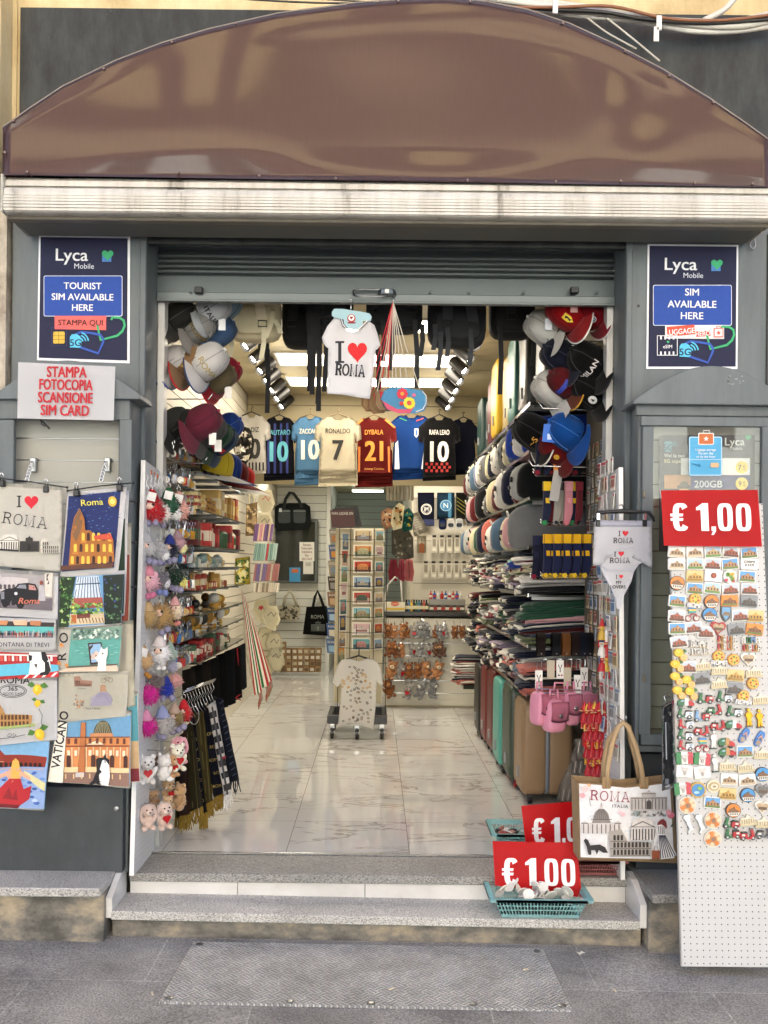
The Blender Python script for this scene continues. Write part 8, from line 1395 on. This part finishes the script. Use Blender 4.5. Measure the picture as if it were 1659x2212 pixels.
for r_ in range(19):
 for c_ in range(5):
  z=2.0-.083*r_;k=PKC[(r_//2+c_+rd.randrange(2))%6];put(proto(('k',)+k,lambda:packet(*k[1:])),(1.19-.008*rd.random(),.33+.09*c_,z),(0,rd.uniform(-.08,.08),rd.uniform(-.15,.15)),'%s carded souvenir behind the right jamb, row %s, %s from the street'%(k[0],ordw(r_),ordw(c_)),'carded souvenir','carded souvenirs behind the right jamb')
def puppet(hx,h2):
 mb=MB();mb.lathe([(.022,-.09),(.016,-.06),(.008,-.045)],10);mb.ball((0,0,-.035),.014,9,7);mb.mat(1).lathe([(.015,-.026),(.003,.01)],9);mb.mat(2).ball((-.01,-.012,-.034),(.012,.004,.004),7,5);mb.mat(1);[mb.tube([(s_*.012,0,-.085),(s_*.014,0,-.125)],.005,5)for s_ in(-1,1)];return mb.build('puppet',[M(hx,.4),M(h2,.4),M('#d9a878',.5)],None,auto=.6)
for k in range(44):
 r_,c_=divmod(k,11);kd=[('red','#b3141c','#c21c24'),('scarlet and gold','#b3141c','#d9a83c'),('crimson','#9a1018','#b8202a')][k%3];u,v=1262+c_*5.5+r_*3,1575+r_*38+4*(c_%2);put(proto(('p',)+kd,lambda:puppet(*kd[1:])),px(u,v,-.02-.012*c_+.1),(0,0,rd.uniform(-1,1)),'%s jointed puppet keyring over the shopping bag, %s row, %s from the left'%(kd[0],['top','second','third','lowest'][r_],ordw(c_)),'puppet','red puppet keyrings')
for k in range(12):kd=[('yellow','#c9a23c','#c22a2a'),('white and navy','#dcd8d0','#22305c'),('red','#b3202a','#e0dcd4')][k%3];put(proto(('p',)+kd,lambda:puppet(*kd[1:])),px(1300+(k%4)*10,1398+(k//4)*34,-.1),(0,0,rd.uniform(-1,1)),'%s jointed puppet keyring below the white underwear, %s row, %s from the left'%(kd[0],['top','middle','lowest'][k//4],ordw(k%4)),'puppet','bright puppet keyrings')
for i,P in enumerate(([(1206,1700),(1234,1640),(1258,1656),(1262,1700),(1240,1740),(1204,1728)],[(1232,1640),(1246,1596),(1280,1604),(1286,1660),(1258,1690)],[(1240,1596),(1288,1590),(1290,1640),(1246,1644)])):flatthing('clear_packet',['lowest bundle of clear packets leaning by the gold suitcase','middle bundle of clear packets above the leaning one','top row of clear packets on a wire hook'][i],'packet',P,.22-.05*i,'#8b8780',lambda p,P=P:[p.line([(P[0][0]+6+k*6,P[0][1]+4),(P[0][0]+2+k*6,P[0][1]+30)],1.4,'#c9c6c0' if k%2 else '#4f4a44')for k in range(6)],'bundles of clear packets',.03,9,.006,mat=M('#8f8b84',.15,0,.3,40,.5,60))
mb=MB();mb.tube([px(1266,1560,.3),px(1266,1640,.3),px(1254,1664,.3),px(1238,1680,.28),px(1236,1740,.28)],.011,8);thing1(mb,'frame_tube','bent grey metal tube of the right rack stand','rack tube',M('#b3b3b0',.35,.4),smooth=True)
YW=YB-.02
t=flatthing('duffel_bag','black duffel bag hanging by its handles on the white back wall','duffel bag',[(592,1096),(604,1088),(658,1086),(670,1094),(672,1128),(666,1142),(598,1146),(591,1134)],YW-.2,'#24292a',lambda p:([p.poly(rrect(a,1100,a+26,1130,5),'#2f3637')for a in(601,634)],[p.line([(a,1104),(a+26,1104)],1.2,'#8f9696')for a in(601,634)],p.poly(rectp(603,1098,609,1106),'#c9cdcd')),None,.22,8,.006)
mb=MB();mb.tube([px(u,v,YW-.22)for u,v in((612,1098),(617,1078),(626,1064),(634,1066),(646,1082),(652,1096))],.022,6);mb.build('handles',cloth('#2a2f2f'),t,smooth=True)
t=T('display_window','dark grey framed display window on the back wall with paper notices','window',px(638,1259,YW-.1));mb=MB();zbox(mb,590,1122,687,1260,YW-.09,.08);mb.build('frame',M('#5c605c',.4,.2),t,bev=.01);mb=MB();zbox(mb,590,1127,680,1254,YW-.096,.004);mb.build('glass',M('#2c302c',.06,0,.2,3),t)
fn=flat(YW-.1)
t=T('notice','white notice in the back window reading stampa fotocopia scansione fax sim card','notice',fn(663,1212));backed(rectp(647,1171,679,1212),fn,card('#e6e4da'),t,'sheet',.002);p=PR();[p.text(s_,663,1179+k*7.6,5,'#8a3a34',.012,.85)for k,s_ in enumerate(('Stampa','Fotocopia','Scansione','Fax','Sim Card'))];p.build(fn,t,'lettering',lift=.002)
for a,hx,lab in((rectp(625,1226,649,1257),'#3f8fc0','blue leaflet low in the back window'),(rectp(655,1212,677,1240),'#dcdad2','plain white slip under the notice in the back window')):t=T('leaflet',lab,'leaflet',fn(a[0][0],a[2][1]));backed(a,fn,card(hx),t,'sheet',.002);p=PR();p.poly(rectp(a[0][0]+5,a[0][1]+3,a[1][0]-5,a[0][1]+11),'#c2683c' if hx[1]=='3' else '#b8b4aa');p.build(fn,t,'print',lift=.002)
t=flatthing('handbag','cream handbag with small dark motifs on the back wall','handbag',[(600,1308),(612,1306),(640,1306),(650,1309),(648,1330),(640,1340),(606,1340),(598,1328)],YW-.12,'#cfc8b2',lambda p:d_scatter(p,602,1308,646,1338,34,4,['#4a4438','#7a705c','#2f2a24'],random.Random(2)),None,.1,8);mb=MB();mb.tube([px(u,v,YW-.12)for u,v in((612,1308),(617,1288),(626,1277),(634,1288),(641,1308))],.02,6);mb.build('handles',cloth('#b9b29c'),t,smooth=True)
t=flatthing('tote_bag','black tote bag lettered ROMA on the back wall beside the postcard rack','tote bag',[(662,1311),(706,1309),(713,1374),(654,1370)],YW-.1,'#121314',lambda p:(p.text('ROMA',686,1336,8,'#9aa09a',0,.9),d_palace(p,672,1340,702,1364,'#3c403e','#7a807c')),None,.05,9);mb=MB();mb.tube([px(u,v,YW-.1)for u,v in((676,1312),(680,1290),(686,1277),(692,1290),(699,1310))],.02,6);mb.build('handles',cloth('#1a1b1c'),t,smooth=True)
for k in range(34):
 c_,r_=k%8,k//8;u,v=599+c_*12.6+rd.uniform(-1,1),1446-r_*13;q=px(u,v,7.1);s=.034;mb=MB();mb.box(q.x-s,q.x+s,7.1,7.2,q.z-.035,q.z+.038);mb.mat(1).box(q.x-s*.7,q.x+s*.7,7.096,7.0995,q.z-.022,q.z+.02);thing1(mb,'small_box','small brown box by the back wall, %s layer, %s from the left'%(['bottom','second','third','fourth','top'][r_],ordw(c_)),'box',[card(rd.choice(['#8a6a42','#7a5c3a','#9a7a50'])),card(rd.choice(['#c9c2b0','#b3a88c','#d6d0c0','#5c4a34']))],'small boxes piled at the back wall',bev=.002)
YP=3.1
t=T('postcard_rack','revolving wire postcard rack on a black wheeled base','postcard rack',px(772,1590,YP));q=px(772,1575,YP)
mb=MB();mb.cyl((q.x,YP+.14,.12),(q.x,YP+.14,1.72),.02);mb.build('post',STEEL,t);mb=MB();mb.box(q.x-.2,q.x+.2,YP+.10,YP+.26,.25,1.70);mb.build('core',M('#c4b99a',.6,0,.1,5),t,bev=.004);mb=MB();mb.box(q.x-.24,q.x+.24,YP-.16,YP-.12,.12,.19);mb.box(q.x-.24,q.x+.24,YP+.3,YP+.34,.12,.19);mb.box(q.x-.24,q.x-.2,YP-.12,YP+.3,.12,.19);mb.box(q.x+.2,q.x+.24,YP-.12,YP+.3,.12,.19);mb.build('base_frame',BLACKP,t,bev=.004)  # cream panel behind the cards, added to block the tube's reflection in the floor
for a,b in((-.2,-.14),(.2,-.14),(0,-.16),(-.2,.3),(.2,.3)):c=Vector((q.x+a,YP+b,.05));mb=MB();mb.cyl(c+Vector((-.014,0,0)),c+Vector((.014,0,0)),.05,n=16);w=mb.build('wheel',BLACKP,t,bev=.006);mb=MB();mb.cyl(c+Vector((-.016,0,0)),c+Vector((.016,0,0)),.024,n=12);mb.build('hub',CHROME,w);mb=MB();mb.cbox(c+Vector((0,0,.05)),(.05,.05,.04));mb.build('fork',STEEL,w,bev=.006)
PCD=[('#c9b48c','#8f9aa8','#8a6a4a'),('#c98a4a','#b8b48c','#5c6a4a'),('#b8442c','#d98a4a','#6a3a2c'),('#8aa4b8','#b3a894','#4a5a6a'),('#a8483c','#4a5c4a','#c9a894'),('#7fb0b8','#a89a7a','#6a7a4c'),('#c9a8a4','#a8706c','#d9cfc4'),('#5f9a9c','#c48a84','#3a5a5c'),('#4a5c84','#c9a45c','#2c3344')]
def postcard(P,Y,lab,k,sk=0.0):
 fn=lambda u,v,l=0.0:px(u,v,Y)+Vector((0,sk*(u-P[0][0])-l,0));t=T('postcard',lab,'postcard',fn(P[0][0],P[2][1]),'postcards in the wire rack');backed(P,fn,card('#e0dac6'),t,'card',.008);p=PR();a,b,c=PCD[k%9];x0,y0,x1,y1=P[0][0]+3,P[0][1]+3,P[1][0]-3,P[2][1]-3;w,h=x1-x0,y1-y0
 p.poly(rectp(x0,y0,x1,y1),a);p.poly([(x0,y1),(x0,y0+h*.55),(x0+w*.3,y0+h*.45),(x0+w*.7,y0+h*.55),(x1,y0+h*.5),(x1,y1)],c)
 (d_dome if k%3==0 else d_temple)(p,x0+w*.5,y1-h*.2,w*.7,h*.6,b,*(('#d8d2c4','#4a4038')if k%3==0 else('#4a4038',)));p.build(fn,t,'picture',lift=.002)
for k in range(8):v=1143+k*33.5;postcard(rectp(764-k*.6,v,806-k*.8,v+28),YP-.02,'landscape postcard facing the street, %s from the top of the rack'%ordw(k),k);postcard(rectp(737-k*1.2,1150+k*35,755-k*1.2,1190+k*35),YP+.02,'upright postcard on the left face, %s from the top of the rack'%ordw(k),k+3,.004);postcard(rectp(810-k*.5,v+2,831-k*.5,v+27),YP+.02,'postcard on the right face, %s from the top of the rack'%ordw(k),k+5,.004)
mb=MB()
for k in range(9):v=1140+k*33.5;mb.tube([px(732,v+24,YP-.0),px(760,v+26,YP-.04),px(810,v+26,YP-.04),px(836,v+24,YP)],.0025,4);[mb.tube([px(u,v+8,YP-.035),px(u,v+30,YP-.035)],.002,4)for u in(770,798)]
for u in(733,758,809,836):mb.tube([px(u,1140,YP),px(u-4,1560,YP)],.003,4)
mb.build('wire_pockets',BLACKP,t)
for k,(hx,s_)in enumerate((('#8a8478','ROMA'),('#4a5c84','ROMA'),('#8f8270','VEDUTE'),('#3c2f2a','ROMA'),('#7a5a44','ROMA'),('#2c4a74','ROMA'),('#34568a','ROMA'),('#44608a','ROMA'))):
 v=1143+k*34;fn=lambda u,v_,l=0.0:px(u,v_,YP+.16)+Vector((0,(720-u)*.003-l,0));t=T('guidebook','city guidebook on the far left face of the postcard rack, %s from the top'%ordw(k),'book',fn(715,v+32),'guidebooks on the postcard rack');backed([(710-k,v),(736-k,v+1),(737-k,v+31),(713-k,v+30)],fn,card(hx),t,'cover',.03);p=PR();p.text(s_,723-k,v+9,5,'#e0dcd0',.01,.9);p.poly([(716-k,v+14),(733-k,v+13),(734-k,v+28),(717-k,v+27)],['#a8744a','#c98a3c','#6a7a8a','#8a8a84','#b89a74','#9ab4cc','#d0c8b4','#8fb0c8'][k]);p.build(fn,t,'print',lift=.002)
for k in range(3):fn=lambda u,v_,l=0.0:px(u,v_,YP-.03+.04*k)+Vector((0,-l,0));t=T('guidebook',['burgundy guidebook standing on top of the postcard rack, title upside down','black folder behind the burgundy guidebook','dark album farthest back on top of the rack'][k],'book',fn(740,1138));backed([(713+k*5,1102-k*3),(763+k*5,1101-k*4),(768+k*7,1138),(717+k*6,1140)],fn,card(['#43211d','#1a1a1a','#241f1c'][k]),t,'cover',.02);p=PR();p.text('PAPA LEONE XIV' if k==0 else ' ',740,1112,6,'#cfc8bc',.0,.75);p.build(fn,t,'print',lift=.002)if k==0 else None
YS=YP-.2;TS2=[(x,y)for x,y in((756,1423),(738,1425),(727,1440),(718,1474),(728,1485),(737,1476),(735,1520),(730,1568),(752,1563),(775,1565),(800,1572),(806,1576),(812,1520),(814,1472),(824,1482),(828,1476),(822,1440),(812,1426),(794,1422),(776,1429))]
rdp=random.Random(14)
def pasta(p):
 for k in range(90):
  u,v=rdp.gauss(772,17),1440+rdp.random()*118
  if abs(u-772)>33:continue
  hx='#c99a3a' if 1455<v<1492 and abs(u-772)>10 else rdp.choice(['#5c4a34','#3c342c','#8a6a34','#4a4238']);p.line(circ(u,v,2.2,1.7,7),1.1,hx,True)
flatthing('tshirt','white T-shirt printed with rows of pasta shapes on the postcard rack','T-shirt',TS2,YS,'#dcdad4',pasta,None,.03,5,.016,mat=M('#f4f2ee',.9,0,.03,14,.3,18));q=px(775,1420,YS);mb=MB();mb.tube([q+Vector((-.1,.02,-.02)),q+Vector((0,.02,.012)),q+Vector((.1,.02,-.02))],.008,6);mb.tube([q+Vector((0,.02,.012)),q+Vector((0,.04,.05)),q+Vector((0,.1,.06))],.005,5);thing1(mb,'hanger','black hanger inside the pasta T-shirt','hanger',BLACKP)
YC2=4.64;xa,xb=px(832,1400,YC2).x,1.3
t=T('counter','cream slat front sales counter with a dark top','counter',(xa,YC2,0));mb=MB();z=.02
while z<.86:mb.box(xa,xb,YC2,YC2+.018,z,min(z+.117,.88));z+=.123
mb.build('slat_front',M('#cbc6b6',.45,0,.05,2),t);mb=MB();mb.box(xa,xb,YC2+.019,YC2+.5,0,.88);mb.build('carcass',CREAMB,t);mb=MB();mb.box(xa-.02,xb,YC2-.02,YC2+.55,.90,.94);mb.build('top',M('#26201c',.3,0,.15,8),t,bev=.003);mb=MB();z=.139
while z<.86:mb.box(xa,xb,YC2+.004,YC2+.016,z-.002,z+.004);z+=.123
mb.build('slat_rails',CHROME,t)
PKP={}
def plushkey(u,v,h,kd,lab):
 hx,mz,knd,held,nm=kd;c=px(u,v,YC2-.07);k=nm
 if k not in PKP:o=PKP[k]=plush('plush_keyring',lab,c,.15,hx,knd,mz,held,0,0,'plush keyrings on the counter front',True);mb=MB();mb.tube([(0,0,.14),(0,.02,.17),(0,.05,.185)],.004,4);mb.build('clip',CHROME,o)
 else:o=copytree(PKP[k],c,(rd.uniform(-.2,.2),rd.uniform(-.35,.35),rd.uniform(-1.1,1.1)),lab)
 q_=h*rd.uniform(.85,1.12);o.scale=(q_,q_,q_)
KB,KW,KM,KT,KD_=('#7c4a22','#b57c44','bear',None,'brown bear'),('#7d7f80','#d8d6d0','wolf',None,'grey wolf'),('#8e8c88','#c9b8b0','mouse','shirt','grey mouse'),('#a8744a','#e0cfae','bear',None,'spotted tan cub'),('#5c4030','#b88a5c','bear',None,'dark brown dog')
for r_,(v,us,ks)in enumerate(((1379,[838,852,866,880,894,908,922,938,952,966,982,998],[KB,KT,KT,KB,KM,KW,KW,KB,KW,KM,KB,KB]),(1419,[840,856,872,890,908,926,942,958],[KB,KB,KT,KM,KW,KM,KD_,KD_]),(1467,[840,860,884,902,920,938],[KT,KM,KB,KB,KT,KT]),(1507,[845,880,908,930],[KB,KM,KW,KW]))):
 for i,u in enumerate(us):plushkey(u,v,1.0 if r_<2 else 1.25,ks[i],'%s plush keyring on the counter, %s row, %s from the left'%(ks[i][4],['top','second','third','lowest'][r_],ordw(i)))
for k in range(9):q=px(878+k*5.4,1316,YC2+.1);souvenir('bottle',(q.x,YC2+.1,.941),.075,rd.choice(['#2c5a3a','#c9a23c','#1c1c1e','#a33a2c','#3a6a8a']),'#d9cfa8','slim bottle standing at the middle of the counter, %s from the left'%ordw(k),'slim bottles on the counter')
for r_ in range(2):
 for k in range(9):q=px(932+k*8.2,1316,YC2+.1);souvenir('box' if r_==0 else 'bottle',(q.x,YC2+.1+.14*r_,.941+.001+.12*r_),.05 if r_==0 else .052,['#3a3028','#5c4a3a'][k%2]if r_==0 else['#b3202a','#2446a0','#d9d9dc'][k%3],'#b3302c' if k%2 else '#d8d2c0','%s at right of counter, %s from left'%(['dark perfume box in front row','coloured spray bottle in back row'][r_],ordw(k)),['perfume boxes','spray bottles'][r_]+' on the counter')
mb=MB();q=px(966,1325,YC2+.2);mb.box(q.x-.18,q.x+.18,YC2+.18,YC2+.36,.941,1.06);thing1(mb,'display_stand','clear stepped stand carrying the spray bottles on the counter','stand',M('#8d8a80',.2,0,.1),bev=.004)
t=T('sweets_box','white and yellow display box at the left end of the counter','display box',(px(852,1316,YC2).x,YC2+.05,.941));q=px(853,1316,YC2+.04);mb=MB();mb.box(q.x-.1,q.x+.1,YC2+.04,YC2+.14,.941,1.03);mb.build('tray',card('#d9d2bc'),t);p=PR();p.poly(circ(853,1304,9,5),'#c2502c');p.text('GRAN',853,1306,4,'#e9e0c8');p.poly(rectp(834,1313,874,1317),'#d9b83c');p.build(flat(YC2+.038),t,'print');mb=MB();mb.tube([(q.x-.12,YC2+.1,.95),(q.x-.07,YC2+.1,1.2),(q.x,YC2+.1,1.28),(q.x+.06,YC2+.1,1.24),(q.x+.08,YC2+.1,.96)],.012,6);mb.build('arch',M('#b9b7b0',.3),t,smooth=True)
fnW=flat(5.96)
for r_,(v,n,u0)in enumerate(((1176,5,938),(1232,6,920))):
 for k in range(n):u=u0+k*16.5;fn=flat(5.93);t=T('phone_accessory','white phone accessory packet behind the counter, %s row, %s from the left'%(['upper','lower'][r_],ordw(k)),'packet',fn(u,v+20),'phone accessories on the wall');backed(rectp(u-6.5,v-16,u+6.5,v+18),fn,card('#c9c4b6'),t,'sleeve',.02);p=PR();p.poly(rectp(u-4,v-20,u+4,v-15),'#1c1b1a');p.poly(rectp(u-3.5,v-12,u+3.5,v+4),'#8d877a');p.poly(rectp(u-4,v+8,u+4,v+14),'#e0dccf');p.build(fn,t,'print',lift=.002)
flatthing('luggage_label','white card with a brown leather luggage label behind the counter','label',rectp(901,1157,921,1194),5.92,'#d9d2c2',lambda p:(p.poly([(905,1194),(905,1176),(911,1172),(917,1176),(917,1194)],'#7a4420'),p.line([(911,1162),(911,1170)],2,'#2a2420')),None,.01,12)
SCF='football scarves on hangers behind the counter'
flatthing('football_scarf','navy football scarf with a white ring emblem','scarf',[(902,1064),(938,1064),(938,1136),(904,1135)],5.9,'#10152e',lambda p:(p.line(circ(921,1100,11),1.6,'#d9d9d6',True),p.line(circ(921,1100,8.5),.9,'#d9d9d6',True),p.text('IM',921,1105,10,'#d9d9d6',.01,.7),p.poly(rectp(904,1122,938,1135),'#1e2850')),SCF,.02,9)
flatthing('football_scarf','blue striped football scarf with a round N emblem','scarf',[(944,1064),(982,1064),(982,1118),(944,1122)],5.9,'#1c3c54',lambda p:([p.line([(945+k*3,1066+k*6),(952+k*3,1064+k*6)],1,'#0e2030')for k in range(9)],p.poly(rectp(968,1065,975,1118),'#2f6a8c'),p.poly(circ(963,1092,12.5),'#2f6a94'),p.line(circ(963,1092,11.5),1,'#9ab8c8',True),p.text('N',963,1097,11,'#d0d6d4',.0,1)),SCF,.02,9)
flatthing('football_scarf','black football scarf with yellow diagonal stripes','scarf',[(985,1064),(1012,1064),(1012,1122),(985,1122)],5.92,'#14140f',lambda p:[p.line([(986,1074+k*8),(1011,1092+k*8)],1,'#8a8434')for k in range(4)],SCF,.02,9)
for i,(u,hx)in enumerate(((956,'#22386a'),(974,'#cfcfcb'),(992,'#c4c6c8'))):flatthing('goggle_case',['blue','white','silver'][i]+' goggle shaped case hanging under the football scarves','case',rrect(u-8,1120,u+8,1144,5),5.86,hx,lambda p,u=u:p.poly(rrect(u-6,1130,u+6,1138,3),'#1c2433'),'goggle cases under the scarves',.05,8)
flatthing('notice','tilted white printed sheet beside the football scarves','notice',[(881,1112),(904,1106),(926,1146),(896,1160)],5.6,'#cfcabc',lambda p:[p.line([(887+k*2,1118+k*5),(905+k*2,1113+k*5)],.7,'#6a665c')for k in range(7)],None,.003,12,mat=card('#d4cfc2'))
for i,(P,Y,hx,cs,lab)in enumerate((([(822,1106),(838,1096),(850,1102),(848,1138),(832,1146),(824,1132)],4.9,'#cfa88a',['#d98a4a','#2a2420','#e6d2b4'],'pink and orange patterned small bag hanging over the counter'),([(848,1100),(862,1086),(874,1092),(868,1140),(850,1146),(844,1130)],4.8,'#d6ceb0',['#8a7a3c','#2c2824','#c98a4a'],'cream star patterned small bag hanging over the counter'),([(868,1104),(884,1096),(894,1112),(890,1144),(872,1150),(864,1136)],4.95,'#1f5a54',['#c9b43c','#12302c','#3a8a7c'],'green and yellow patterned small bag hanging over the counter'),([(846,1146),(880,1140),(892,1160),(894,1204),(868,1214),(846,1196)],5.3,'#78756a',['#4a4840','#a8a496'],'grey crumpled bags hanging under the patterned bags'))):flatthing('small_bag',lab,'bag',P,Y,hx,lambda p,P=P,cs=cs:d_scatter(p,min(a[0]for a in P)+5,min(a[1]for a in P)+8,max(a[0]for a in P)-5,max(a[1]for a in P)-8,22,4,cs,random.Random(6)),None,.1,7,.03,k=.3)
for i,(u,w)in enumerate(((850,18),(868,14),(884,18))):flatthing('handbag',['deep pink handbag hanging above the counter, left one','deep pink handbag hanging above the counter, middle one','salmon pink handbag hanging above the counter, right one'][i],'handbag',[(u-w*.4,1208),(u+w*.4,1208),(u+w*.6,1236),(u+w*.4,1256),(u-w*.5,1254),(u-w*.65,1236)],5.3-.05*i,['#8a3444','#9a4452','#b06a6c'][i],lambda p,u=u:p.line([(u-1,1210),(u,1250)],1.4,'#5c1e2c'),'pink handbags above the counter',.1,8,.01)
for k in range(8):q=px(838+k*7.6,1056,5.2);mb=MB();mb.box(q.x-.014,q.x+.014,5.2,5.26,q.z-.12,q.z+.05);thing1(mb,'hanging_card','plain cream hanging card over the counter, %s from the left'%ordw(k),'card',card('#cbc3ac'),'cream cards hanging over the counter',bev=.002)
